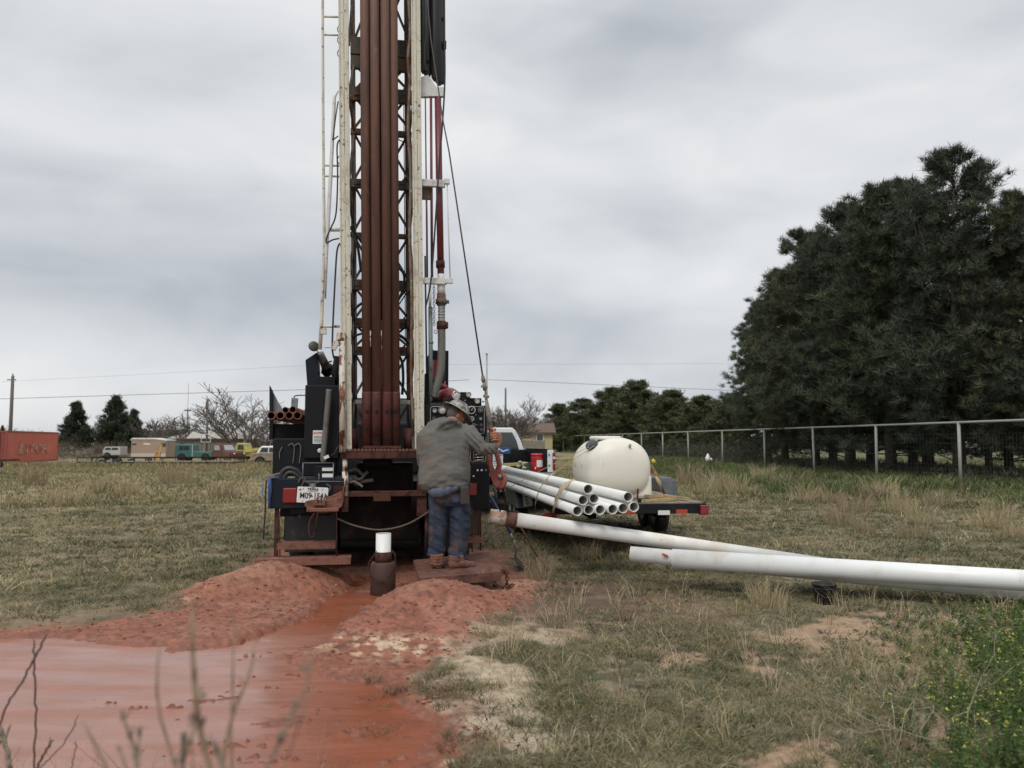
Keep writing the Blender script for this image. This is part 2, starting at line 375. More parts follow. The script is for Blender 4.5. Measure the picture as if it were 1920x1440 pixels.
def height(X, Y, dm=None, dp=None):
    X = np.asarray(X, float); Y = np.asarray(Y, float)
    if dm is None: dm, dp = masks(X, Y)
    z = gslope(X, Y) + (fbm(X, Y, .35, 1, 3) - .5) * .06 * sstep(6, 14, Y) + (fbm(X, Y, 3, 9) - .5) * .035 + 0.018
    mud = sstep(.12, -.12, dm)
    m = .255 * gauss(X, Y, -.84, 7.7, .72, .58) + .09 * gauss(X, Y, -.35, 7.1, .75, .6) + .10 * gauss(X, Y, -1.55, 6.9, .75, .36, .5) + .05 * gauss(X, Y, -.15, 7.5, .6, .6) + .05 * gauss(X, Y, -.7, 6.5, 1.0, .45) \
        + .27 * gauss(X, Y, -2.50, 9.1, .62, .55) + .18 * gauss(X, Y, -2.95, 8.45, .72, .36, .5) + .04 * gauss(X, Y, -3.9, 7.4, .8, .25, .5) + .09 * gauss(X, Y, .35, 8.9, .5, .45)
    m = m - .24 * gauss(X, Y, -1.5, 8.4, .36, .75, .25)
    lump = (fbm(X, Y, 9, 4, 4) - .5) * .018 + np.maximum(0, fbm(X, Y, 26, 6, 3) - .58) * .07 + (vnoise(X, Y, 2.6, 8) - .5) * .03
    z = z * (1 - mud * .8) + mud * (m + lump * sstep(-.02, -.5, dm) - .004) + m * .5 * (1 - mud)
    pool = sstep(.10, -.22, dp)
    ridges = np.maximum(0, fbm(X * .55 + Y * .2, Y * 2.2, 1.7, 12, 5) - .56) * .20 + np.maximum(0, fbm(X, Y, 7, 13) - .62) * .14
    fl = fbm(X * .9 + Y * .35, Y * 3.2 - X * .5, 2.4, 35, 5); ridges = ridges * sstep(-4.2, -1.4, X) * .38 + ridges * .05 + np.maximum(0, fl - .60) * .20 * sstep(-4.5, -1.0, X) + np.maximum(0, fbm(X, Y * 1.8, 13, 36, 4) - .66) * .34 * sstep(-4.2, -1.6, X)
    z = z * (1 - pool) + pool * (-.075 + ridges * 1.25 + .035 * sstep(-2.2, -.9, X) * sstep(6.3, 5, Y) * fbm(X, Y, 3, 14))
    cap_ = -.052 + .030 * sstep(.35, .75, fbm(X * .8, Y * 2.0, 2.2, 37, 3))
    z = np.where(pool > .6, np.minimum(z, np.maximum(cap_, -.2) + .012 * np.tanh(np.maximum(0, z - cap_) / .03)), z)
    return z
def grid_ground():
    r = np.concatenate([[0.02, .5, 1.0, 1.6], np.exp(np.linspace(math.log(2.1), math.log(40), 640)), np.exp(np.linspace(math.log(40.5), math.log(1500), 150))])
    a = np.concatenate([np.linspace(-180, -50, 30)[:-1], np.linspace(-50, 46, 640), np.linspace(46, 180, 30)[1:]]) * math.pi / 180
    A, Q = np.meshgrid(a, r); X = Q * np.sin(A); Y = Q * np.cos(A)
    dm, dp = masks(X, Y); Z = height(X, Y, dm, dp)
    # colours
    c = lambda *k: np.array(k, float)
    def mixc(a_, b_, t): return a_ * (1 - t[..., None]) + b_ * t[..., None]
    n1 = fbm(X, Y, .5, 20); n2 = fbm(X, Y, 2.3, 21); n3 = fbm(X, Y, 9, 22); n4 = fbm(X, Y, .13, 23)
    g = mixc(c(.078, .078, .040), c(.185, .150, .088), sstep(.36, .62, n2 * .6 + n3 * .4))
    g = mixc(g, c(.26, .20, .115), sstep(.52, .68, n1) * .6)
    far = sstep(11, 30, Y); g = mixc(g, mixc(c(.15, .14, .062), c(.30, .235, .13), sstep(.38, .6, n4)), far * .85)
    green = sstep(5, 12, X) * sstep(18, 26, Y); g = mixc(g, c(.085, .105, .036), green * .8)
    bare = sstep(.555, .63, fbm(X * .9, Y, 1.5, 24, 5) * .6 + fbm(X, Y, 5, 27, 3) * .4) * sstep(8.8, 7, Y) * sstep(-1.6, -.6, X)
    g = mixc(g, mixc(c(.36, .235, .15), c(.46, .37, .26), sstep(1.2, -.2, X)), bare * .85)
    pale = sstep(.51, .62, fbm(X, Y, 4.2, 25, 5)) * gauss(X, Y, -.2, 4.6, .7, .9); g = mixc(g, c(.44, .355, .25), np.clip(pale * 1.4, 0, 1))
    tram = np.clip(gauss(X, Y, .75, 8.3, 1.2, 1.3) * 1.6, 0, 1) * sstep(.32, .55, n2 * .5 + n3 * .5 + .05); g = mixc(g, c(.105, .058, .040), tram * .9)
    ring = sstep(.55, .05, dm) * sstep(-6, -4, X + Y * .2); g = mixc(g, c(.22, .11, .07), ring * .6 * sstep(.3, .6, n3))
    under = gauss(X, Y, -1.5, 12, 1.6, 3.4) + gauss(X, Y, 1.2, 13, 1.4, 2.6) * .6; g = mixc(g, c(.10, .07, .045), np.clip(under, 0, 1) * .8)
    mud = sstep(.04, -.06, dm)
    mc = mixc(c(.270, .102, .060), c(.215, .078, .046), sstep(.4, .62, n3)); mc = mixc(mc, c(.30, .138, .092), sstep(.5, .7, n2) * .6)
    mc = mixc(mc, c(.37, .20, .125), np.clip(gauss(X, Y, -3.0, 8.8, .55, .5) + gauss(X, Y, .2, 8.9, .6, .3) * 1.4, 0, 1) * .75)  # paler tan mud; the left mound's lit flank is painted into the colour
    foam = sstep(.47, .60, fbm(X, Y, 13, 31, 4)) * np.clip(gauss(X, Y, -1.95, 6.35, .40, .16) + gauss(X, Y, -1.35, 6.42, .4, .10) + gauss(X, Y, -.85, 6.2, .42, .20) + gauss(X, Y, -.15, 8.0, .3, .2) * .6 + gauss(X, Y, -3.6, 7.9, .5, .12) * .6, 0, 1) * 1.5
    mc = mixc(mc, c(.50, .36, .24), np.clip(foam, 0, 1))
    wetc = c(.20, .068, .036)
    spk = sstep(.60, .67, fbm(X, Y, 21, 33, 3)); mc = mixc(mc, c(.10, .042, .028), spk * .65)
    pool = sstep(.08, -.10, dp); mc = mixc(mc, wetc, pool)
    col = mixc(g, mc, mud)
    wet = np.clip(pool * .9 + mud * .22, 0, 1)
    V = np.stack([X, Y, Z], -1).reshape(-1, 3); nr, na = X.shape
    i = np.arange(nr - 1)[:, None] * na + np.arange(na - 1)[None]; i = i.ravel()
    F = np.stack([i, i + na, i + na + 1, i + 1], 1)[:, ::-1]
    m = bpy.data.materials.new('ground_soil'); m.use_nodes = True; t = m.node_tree; b = t.nodes['Principled BSDF']
    at = t.nodes.new('ShaderNodeAttribute'); at.attribute_name = 'Col'
    tcn = t.nodes.new('ShaderNodeTexCoord')
    n = t.nodes.new('ShaderNodeTexNoise'); n.inputs['Scale'].default_value = 14; n.inputs['Detail'].default_value = 8; n.inputs['Roughness'].default_value = .7
    t.links.new(tcn.outputs['Object'], n.inputs['Vector'])
    mr = t.nodes.new('ShaderNodeMapRange'); mr.inputs['From Min'].default_value = .3; mr.inputs['From Max'].default_value = .7; mr.inputs['To Min'].default_value = .62; mr.inputs['To Max'].default_value = 1.36
    t.links.new(n.outputs[0], mr.inputs['Value'])
    vm = t.nodes.new('ShaderNodeVectorMath'); vm.operation = 'SCALE'; t.links.new(at.outputs['Color'], vm.inputs[0]); t.links.new(mr.outputs[0], vm.inputs['Scale'])
    t.links.new(vm.outputs[0], b.inputs['Base Color'])
    r2 = t.nodes.new('ShaderNodeMapRange'); r2.inputs['To Min'].default_value = .95; r2.inputs['To Max'].default_value = .34
    t.links.new(at.outputs['Alpha'], r2.inputs['Value']); t.links.new(r2.outputs[0], b.inputs['Roughness'])
    bp = t.nodes.new('ShaderNodeBump'); bp.inputs['Strength'].default_value = .7; bp.inputs['Distance'].default_value = .02
    n2_ = t.nodes.new('ShaderNodeTexNoise'); n2_.inputs['Scale'].default_value = 38; n2_.inputs['Detail'].default_value = 6; t.links.new(tcn.outputs['Object'], n2_.inputs['Vector'])
    t.links.new(n2_.outputs[0], bp.inputs['Height']); t.links.new(bp.outputs[0], b.inputs['Normal'])
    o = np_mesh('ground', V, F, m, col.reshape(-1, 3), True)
    a4 = np.ones((len(V), 4), np.float32); a4[:, :3] = col.reshape(-1, 3); a4[:, 3] = wet.ravel()
    o.data.color_attributes['Col'].data.foreach_set('color', a4.ravel())
    o['kind'] = 'structure'; return o
grid_ground()
def gz(x, y): return float(height(np.array([x]), np.array([y]))[0])

def muddy_water():
    m = bpy.data.materials.new('muddy_water'); m.use_nodes = True; t = m.node_tree; b = t.nodes['Principled BSDF']
    tcn = t.nodes.new('ShaderNodeTexCoord'); mp = t.nodes.new('ShaderNodeMapping'); mp.inputs['Scale'].default_value = (.6, 2.2, 1); mp.inputs['Rotation'].default_value = (0, 0, .25)
    t.links.new(tcn.outputs['Object'], mp.inputs[0])
    n = t.nodes.new('ShaderNodeTexNoise'); n.inputs['Scale'].default_value = 1.3; n.inputs['Detail'].default_value = 6; n.inputs['Distortion'].default_value = .8
    t.links.new(mp.outputs[0], n.inputs['Vector'])
    sx = t.nodes.new('ShaderNodeSeparateXYZ'); t.links.new(tcn.outputs['Object'], sx.inputs[0])
    gx = t.nodes.new('ShaderNodeMapRange'); gx.inputs['From Min'].default_value = -1.9; gx.inputs['From Max'].default_value = -.9; t.links.new(sx.outputs[0], gx.inputs['Value'])
    gy = t.nodes.new('ShaderNodeMapRange'); gy.inputs['From Min'].default_value = 6.6; gy.inputs['From Max'].default_value = 7.3; t.links.new(sx.outputs[1], gy.inputs['Value'])
    mxm = t.nodes.new('ShaderNodeMath'); mxm.operation = 'MAXIMUM'; t.links.new(gx.outputs[0], mxm.inputs[0]); t.links.new(gy.outputs[0], mxm.inputs[1])
    ad = t.nodes.new('ShaderNodeMath'); ad.operation = 'MULTIPLY_ADD'; ad.inputs[1].default_value = .9; ad.inputs[2].default_value = -.45; t.links.new(n.outputs[0], ad.inputs[0])
    s2 = t.nodes.new('ShaderNodeMath'); s2.operation = 'ADD'; s2.use_clamp = True; t.links.new(mxm.outputs[0], s2.inputs[0]); t.links.new(ad.outputs[0], s2.inputs[1])
    mi = t.nodes.new('ShaderNodeMixRGB'); mi.inputs[1].default_value = (.325, .155, .112, 1); mi.inputs[2].default_value = (.255, .078, .038, 1)
    t.links.new(s2.outputs[0], mi.inputs[0])
    mp2 = t.nodes.new('ShaderNodeMapping'); mp2.inputs['Scale'].default_value = (.8, 2.6, 1); mp2.inputs['Rotation'].default_value = (0, 0, .32); t.links.new(tcn.outputs['Object'], mp2.inputs[0])
    n5 = t.nodes.new('ShaderNodeTexNoise'); n5.inputs['Scale'].default_value = 2.2; n5.inputs['Detail'].default_value = 9; n5.inputs['Roughness'].default_value = .7; n5.inputs['Distortion'].default_value = .5; t.links.new(mp2.outputs[0], n5.inputs['Vector'])
    m5 = t.nodes.new('ShaderNodeMapRange'); m5.inputs['From Min'].default_value = .35; m5.inputs['From Max'].default_value = .68; m5.inputs['To Min'].default_value = 1.08; m5.inputs['To Max'].default_value = .80; t.links.new(n5.outputs[0], m5.inputs['Value'])
    v5 = t.nodes.new('ShaderNodeVectorMath'); v5.operation = 'SCALE'; t.links.new(mi.outputs[0], v5.inputs[0]); t.links.new(m5.outputs[0], v5.inputs['Scale']); t.links.new(v5.outputs[0], b.inputs['Base Color'])
    b.inputs['Roughness'].default_value = .2; b.inputs['IOR'].default_value = 1.45
    rr = t.nodes.new('ShaderNodeMapRange'); rr.inputs['From Min'].default_value = .35; rr.inputs['From Max'].default_value = .65; rr.inputs['To Min'].default_value = .16; rr.inputs['To Max'].default_value = .5
    t.links.new(n.outputs[0], rr.inputs['Value']); t.links.new(rr.outputs[0], b.inputs['Roughness'])
    bp = t.nodes.new('ShaderNodeBump'); bp.inputs['Strength'].default_value = .6; bp.inputs['Distance'].default_value = .03; t.links.new(n.outputs[0], bp.inputs['Height']); t.links.new(bp.outputs[0], b.inputs['Normal'])
    mb = MB(); xs = np.linspace(-14, 0.2, 2); ys = (2.0, 9.5)
    mb.add([(xs[0], ys[0], -.036), (xs[1], ys[0], -.036), (xs[1], ys[1], -.036), (xs[0], ys[1], -.036)], [(0, 1, 2, 3)])
    o = mb.build('muddy_water', m); o['kind'] = 'structure'
muddy_water()

# ------------------------------------------------------------------ grass and weeds
leafm = M('grass_blades', (.2, .2, .1), .75, attr='Col', spec=.2)
def blades(name, X, Y, nb, h, spread, wd, pal, palw, seed, lean=.5, label=None, cat=None, parent=None, zoff=None, hv=.5):
    """tufts of bent blades, three triangles each; h, spread, wd are arrays per tuft"""
    rg = np.random.default_rng(seed); n = len(X)
    Z = height(X, Y) if zoff is None else zoff
    T = np.repeat(np.arange(n), nb); m = len(T)
    a = rg.random(m) * 2 * math.pi; rr = np.sqrt(rg.random(m)) * spread[T]
    bx = X[T] + np.cos(a) * rr; by = Y[T] + np.sin(a) * rr; bz = Z[T] - .01
    H = h[T] * (1 - hv + 2 * hv * rg.random(m)); W = wd[T] * (.6 + .8 * rg.random(m))
    la = a + rg.normal(0, .7, m); L = H * lean * (.3 + 1.4 * rg.random(m))
    dx, dy = np.cos(la), np.sin(la)
    fa = rg.random(m) * math.pi; px, py = np.cos(fa) * W / 2, np.sin(fa) * W / 2
    B0 = np.stack([bx - px, by - py, bz], 1); B1 = np.stack([bx + px, by + py, bz], 1)
    mx_, my_, mz_ = bx + dx * L * .35, by + dy * L * .35, bz + H * .62
    M0 = np.stack([mx_ - px * .8, my_ - py * .8, mz_], 1); M1 = np.stack([mx_ + px * .8, my_ + py * .8, mz_], 1)
    TP = np.stack([bx + dx * L, by + dy * L, bz + H * (.98 - .25 * rg.random(m) * lean)], 1)
    V = np.stack([B0, B1, M0, M1, TP], 1).reshape(-1, 3)
    k = np.arange(m)[:, None] * 5
    F = np.concatenate([k + np.array([[0, 1, 3]]), k + np.array([[0, 3, 2]]), k + np.array([[2, 3, 4]])], 0)
    pal = np.array(pal); tone = np.array([rg.choice(len(pal), p=p_ / p_.sum()) for p_ in palw]) if np.ndim(palw) > 1 else rg.choice(len(pal), n, p=np.array(palw) / sum(palw))
    ti = tone[T]; sw = rg.random(m) < .25; ti = np.where(sw, rg.integers(0, len(pal), m), ti)
    c = pal[ti] * (.75 + .5 * rg.random((m, 1))); c = np.repeat(c, 5, 0)
    o = np_mesh(name, V, F, leafm, c)
    return o
PAL = [(.43, .36, .205), (.185, .165, .070), (.225, .205, .12), (.058, .082, .032), (.16, .11, .07), (.27, .22, .125)]
def polar(n, r0, r1, a0, a1, seed, k=0.0):
    rg = np.random.default_rng(seed); u = rg.random(n)
    p = 2 - k; r = (r0 ** p + u * (r1 ** p - r0 ** p)) ** (1 / p); a = np.radians(a0 + rg.random(n) * (a1 - a0))
    return r * np.sin(a), r * np.cos(a), rg
RIGP = None
def keep_off(X, Y):
    dm, dp = masks(X, Y)
    c, s = math.cos(R(9)), math.sin(R(9)); u = (X + 1.5) * c + (Y - 9.3) * s; v = -(X + 1.5) * s + (Y - 9.3) * c
    rig_ = (abs(u) < 1.25) & (v > 0.3) & (v < 8)
    return dm, ~rig_
def palw_for(X, Y, rg):
    n1 = fbm(X, Y, .5, 20); n2 = fbm(X, Y, 1.6, 41); n4 = fbm(X, Y, .13, 23)
    P_ = np.zeros((len(X), 6)); dry = sstep(.42, .6, n1 * .6 + n2 * .4); far = sstep(11, 26, Y) * sstep(.36, .58, n4)
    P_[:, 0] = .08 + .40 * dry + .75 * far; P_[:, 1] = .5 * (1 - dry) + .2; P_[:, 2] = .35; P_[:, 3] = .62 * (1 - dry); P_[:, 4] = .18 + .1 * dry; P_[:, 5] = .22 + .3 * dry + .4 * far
    gp = sstep(.50, .58, fbm(X, Y, .42, 46, 3)) * sstep(8, 11, Y); P_[:, 3] += gp * 1.1; P_[:, 1] += gp * .5; P_[:, 0] *= (1 - gp * .6); P_[:, 5] *= (1 - gp * .5)
    gr = sstep(5, 12, X) * sstep(18, 26, Y); P_[:, 3] += gr * 1.5; P_[:, 1] += gr * .8; P_[:, 0] *= (1 - gr * .7)
    return P_
def make_grass():
    parts = []
    # near mat
    for (n, r0, r1, a0, a1, sd_, nb, h0, wd0, thr) in [(40000, 3.4, 10.5, -46, 48, 1, 12, .036, .0036, .34), (27000, 10, 24, -46, 48, 2, 9, .055, .0075, .25), (42000, 22, 85, -38, 36, 3, 7, .10, .015, .2)]:
        X, Y, rg = polar(n, r0, r1, a0, a1, sd_, .9); dm, ok = keep_off(X, Y)
        bare = fbm(X * .9, Y, 1.5, 24, 5) * .6 + fbm(X, Y, 5, 27, 3) * .4; pale = fbm(X, Y, 4.2, 25, 5) * gauss(X, Y, -.2, 4.6, .9, 1.1)
        ok &= (dm > .03 + .12 * rg.random(n)) & (fbm(X, Y, 3.1, 42) > thr) & ~((bare > .58) & (Y < 8) & (rg.random(n) < .9)) & ~((pale > .48) & (rg.random(n) < .62))
        tr = gauss(X, Y, .75, 8.2, 1.0, 1.1); ok &= rg.random(n) > tr * .95
        X, Y = X[ok], Y[ok]; rg2 = np.random.default_rng(sd_ + 50); q = rg2.random(len(X))
        tall = np.where(q > .95, 2.4, np.where(q > .8, 1.5, 1.0)) * (.6 + .8 * fbm(X, Y, 2, 43))
        h = h0 * tall; parts.append(blades('grass', X, Y, nb, h, .045 * (h / .05) ** .5 * (1 + .6 * rg2.random(len(X))) * (1 if r0 < 20 else 1.6), np.full(len(X), wd0), PAL, palw_for(X, Y, rg2), sd_ + 9, 1.5 if r0 < 20 else .9))
    labs = [('short olive and tan grass matting the near ground', 'grass'), ('rough grass covering the field around the rig and trailer', 'grass'), ('tall pale dry grass across the far field', 'grass')]
    for o, (l, c) in zip(parts, labs): tag(o, l, c, kind='stuff')
    # muddy tufts inside the red mud
    pts = [G(x, y) for x, y in [(712, 1318), (735, 1290), (705, 1298), (755, 1352), (770, 1345), (708, 1362), (722, 1366), (800, 1300), (818, 1312), (790, 1285), (830, 1330), (848, 1380), (838, 1402), (760, 1292), (815, 1275), (700, 1270), (905, 1385), (860, 1440), (840, 1300)]]
    X = np.array([p.x for p in pts]); Y = np.array([p.y for p in pts])
    o = blades('muddy_grass_tuft', X, Y, 70, np.full(len(X), .05), np.full(len(X), .055), np.full(len(X), .004), [(.14, .10, .06), (.12, .12, .07), (.22, .12, .08)], [1, 1, .7], 77, .9)
    tag(o, 'small muddy grass tufts poking out of the red mud', 'grass', kind='stuff')
    # tall green weeds by the fence
    X, Y, rg = polar(9000, 23, 75, 6, 36, 11, .8); edge = 14.2 + (fbm(X, Y, .3, 3) - .5) * 9
    fx = 17.9 - .0687 * Y; ok = (X > fx - 5.5 - 5 * fbm(X, Y, .25, 5)) & (X < fx + 6); X, Y = X[ok], Y[ok]
    k_ = fbm(X, Y, .55, 45) > .50; X, Y = X[k_], Y[k_]
    n = len(X); rg2 = np.random.default_rng(4)
    o = blades('tall_weeds', X, Y, 12, .14 + .34 * fbm(X, Y, .6, 44), np.full(n, .16), np.full(n, .024), [(.06, .10, .028), (.10, .14, .045), (.20, .19, .09), (.12, .09, .07)], [.45, .3, .2, .12], 12, .6)
    tag(o, 'tall green weeds growing along the wire fence', 'weeds', kind='stuff')
    # tan seed-head grass clumps standing in the near turf
    rg = np.random.default_rng(91); X = rg.uniform(-.3, 4.6, 150); Y = rg.uniform(4.2, 8.6, 150); ok = (np.abs(X / Y) < .66) & (masks(X, Y)[0] > .2); X, Y = X[ok], Y[ok]
    o = blades('dry_grass_clump', X, Y, 16, rg.uniform(.10, .24, len(X)), rg.uniform(.03, .07, len(X)), np.full(len(X), .0035), [(.46, .39, .25), (.34, .28, .17), (.24, .17, .11)], [1, .8, .5], 92, .55)
    tag(o, 'wispy tan grass stalks standing above the turf', 'grass', kind='stuff')
    cl_ = [(1575, 985), (1600, 962), (1635, 938), (1652, 932), (1712, 1012), (1728, 985), (1850, 992), (1872, 975), (1510, 942), (1335, 925), (1382, 927), (1290, 906), (1480, 915), (1690, 960), (1560, 945), (1900, 1010), (1760, 950), (1620, 1000), (1430, 905), (180, 925), (240, 930), (330, 905), (60, 910), (420, 935), (120, 950), (1010, 1090), (1420, 1130), (1440, 1140), (1100, 1050), (1840, 1110)]
    pp = [G(x, y) for x, y in cl_]; X = np.array([v.x for v in pp]); Y = np.array([v.y for v in pp]); n = len(X); rg = np.random.default_rng(66)
    o = blades('bunch_grass', X, Y, 230, .022 * Y * rg.uniform(.7, 1.2, n), .016 * Y * rg.uniform(.7, 1.3, n), .00045 * Y, [(.40, .33, .20), (.30, .24, .15), (.21, .15, .10)], [1, .8, .4], 67, .45)
    tag(o, 'feathery tan bunches of dry grass standing in the field', 'grass', kind='stuff')
    # dark low forbs mottling the turf
    X, Y, rg = polar(9000, 3.6, 24, -40, 44, 61, .9); dm, ok = keep_off(X, Y); ok &= (dm > .15) & (fbm(X, Y, 1.3, 62, 4) + .25 * (fbm(X, Y, 6, 63) - .5) > .53); X, Y = X[ok], Y[ok]
    o = blades('low_forbs', X, Y, 16, np.full(len(X), .028) * (1 + .06 * Y), np.full(len(X), .05) * (1 + .05 * Y), np.full(len(X), .0075) * (1 + .03 * Y), [(.050, .066, .034), (.075, .085, .05), (.10, .075, .055), (.11, .115, .075)], [.5, .3, .25, .2], 64, 1.8)
    tag(o, 'low dark green and purple brown forbs mottling the turf', 'forbs', kind='stuff')
    # tall dry grass along the very front, lower left
    rg = np.random.default_rng(95); X = rg.uniform(-2.2, -.6, 130); Y = rg.uniform(2.75, 3.3, 130)
    o = blades('dry_roadside_grass', X, Y, 9, rg.uniform(.2, .5, len(X)) * np.where(X < -1.35, 1, .8), rg.uniform(.04, .1, len(X)), np.full(len(X), .0032), [(.40, .31, .22), (.30, .22, .15), (.22, .14, .10)], [1, .8, .6], 96, .35, zoff=np.zeros(len(X)))
    tag(o, 'thin dry grass stalks at the front edge of the mud', 'grass', kind='stuff')
make_grass()
X, Y, rg = polar(7000, 50, 74, -34, -15, 131, .3)
_o = blades('field_weeds', X, Y, 6, .16 + .34 * fbm(X, Y, .5, 132) * (Y > 54), np.full(len(X), .22), np.full(len(X), .018), PAL, [.9, .5, .4, .3, .3, .6], 133, .6)
tag(_o, 'taller straw-coloured weeds round the scrapped vehicles', 'weeds', kind='stuff')

def wildflowers():
    rg = np.random.default_rng(21); V = []; F = []; C = []
    def tri(a, b, c, col):
        k = len(V); V.extend([a, b, c]); F.append((k, k + 1, k + 2)); C.extend([col] * 3)
    n = 1350
    for i in range(n):
        y = rg.uniform(3.7, 7.6); x = rg.uniform(.36, .95) * y + rg.normal(0, .12)
        den = math.exp(-(min(0, x - .64 * y) / (.14 * y)) ** 2) * (1 if y < 6.6 else .55)
        if rg.random() > den or x > 7.2: continue
        big = min(1, max(0, (x / y - .42) / .18)); h = (.10 + .22 * big) * rg.uniform(.6, 1.3) * (1 if y < 5.6 else .62)
        z0 = 0.0
        for s_ in range(5):
            az = rg.uniform(0, 6.28); ln = rg.uniform(.1, .5) * h; tip = np.array([x + math.cos(az) * ln, y + math.sin(az) * ln, z0 + h * rg.uniform(.7, 1.1)]); base = np.array([x + rg.normal(0, .02), y + rg.normal(0, .02), z0])
            g = (.07 + .05 * rg.random(), .12 + .06 * rg.random(), .03)
            w_ = .0022; pr = np.array([math.cos(az + 1.57), math.sin(az + 1.57), 0]) * w_
            tri(base - pr, base + pr, tip, g)
            for l_ in range(int(14 + 26 * big)):
                t = rg.uniform(.1, .95); c0 = base + (tip - base) * t; d = rg.normal(0, 1, 3); d[2] = abs(d[2]) * .5; d /= np.linalg.norm(d); L = rg.uniform(.012, .034) * (1.2 - t * .6)
                e = np.cross(d, rg.normal(0, 1, 3)); e /= np.linalg.norm(e) + 1e-9; e *= L * .16
                f = rg.uniform(.6, 1.25); dk = (.075 * f, .135 * f, .036 * f) if rg.random() < .75 else (.15 * f, .165 * f, .08 * f)
                tri(c0 - e, c0 + e, c0 + d * L, dk)
            if rg.random() < .30:
                for q in range(5):
                    d = rg.normal(0, 1, 3) * .006; d[2] = abs(d[2]) * .5; c0 = tip + d; e = rg.normal(0, .0036, 3); e2 = rg.normal(0, .0036, 3)
                    tri(c0 - e, c0 + e, c0 + e2, (.60, .56, .12))
    o = np_mesh('wildflowers', np.array(V), np.array(F), leafm, np.array(C))
    tag(o, 'green weeds dotted with small yellow flowers at lower right', 'wildflowers', kind='stuff')
wildflowers()
def mud_clods():
    rg = np.random.default_rng(8); n = 9000; X = rg.uniform(-5.2, 1.2, n); Y = rg.uniform(4.2, 9.6, n); dm, dp = masks(X, Y)
    ok = (dm < .10) & (dp > .02) & (rg.random(n) < np.where(np.abs(dm) < .25, .9, .35)); X, Y = X[ok], Y[ok]; Z = height(X, Y); n = len(X)
    r = .004 + .012 * rg.random(n) ** 3; base = np.array([(1, 0, 0), (-1, 0, 0), (0, 1, 0), (0, -1, 0), (0, 0, 1), (0, 0, -1)], float)
    V = base[None] * r[:, None, None] * (.7 + .6 * rg.random((n, 6, 1))) * np.array([1.25, 1.25, .8]) + rg.normal(0, .12, (n, 6, 3)) * r[:, None, None] + np.stack([X, Y, Z + r * .35], 1)[:, None]
    F0 = np.array([(0, 2, 4), (2, 1, 4), (1, 3, 4), (3, 0, 4), (2, 0, 5), (1, 2, 5), (3, 1, 5), (0, 3, 5)]); F = (np.arange(n)[:, None, None] * 6 + F0[None]).reshape(-1, 3)
    c = np.array([(.24, .095, .06), (.17, .065, .042), (.32, .15, .10)])[rg.integers(0, 3, n)]; o = np_mesh('mud_clods', V.reshape(-1, 3), F, leafm, np.repeat(c, 6, 0)); tag(o, 'crumbly red clods scattered over the spoil mounds', 'clods', kind='stuff')
mud_clods()
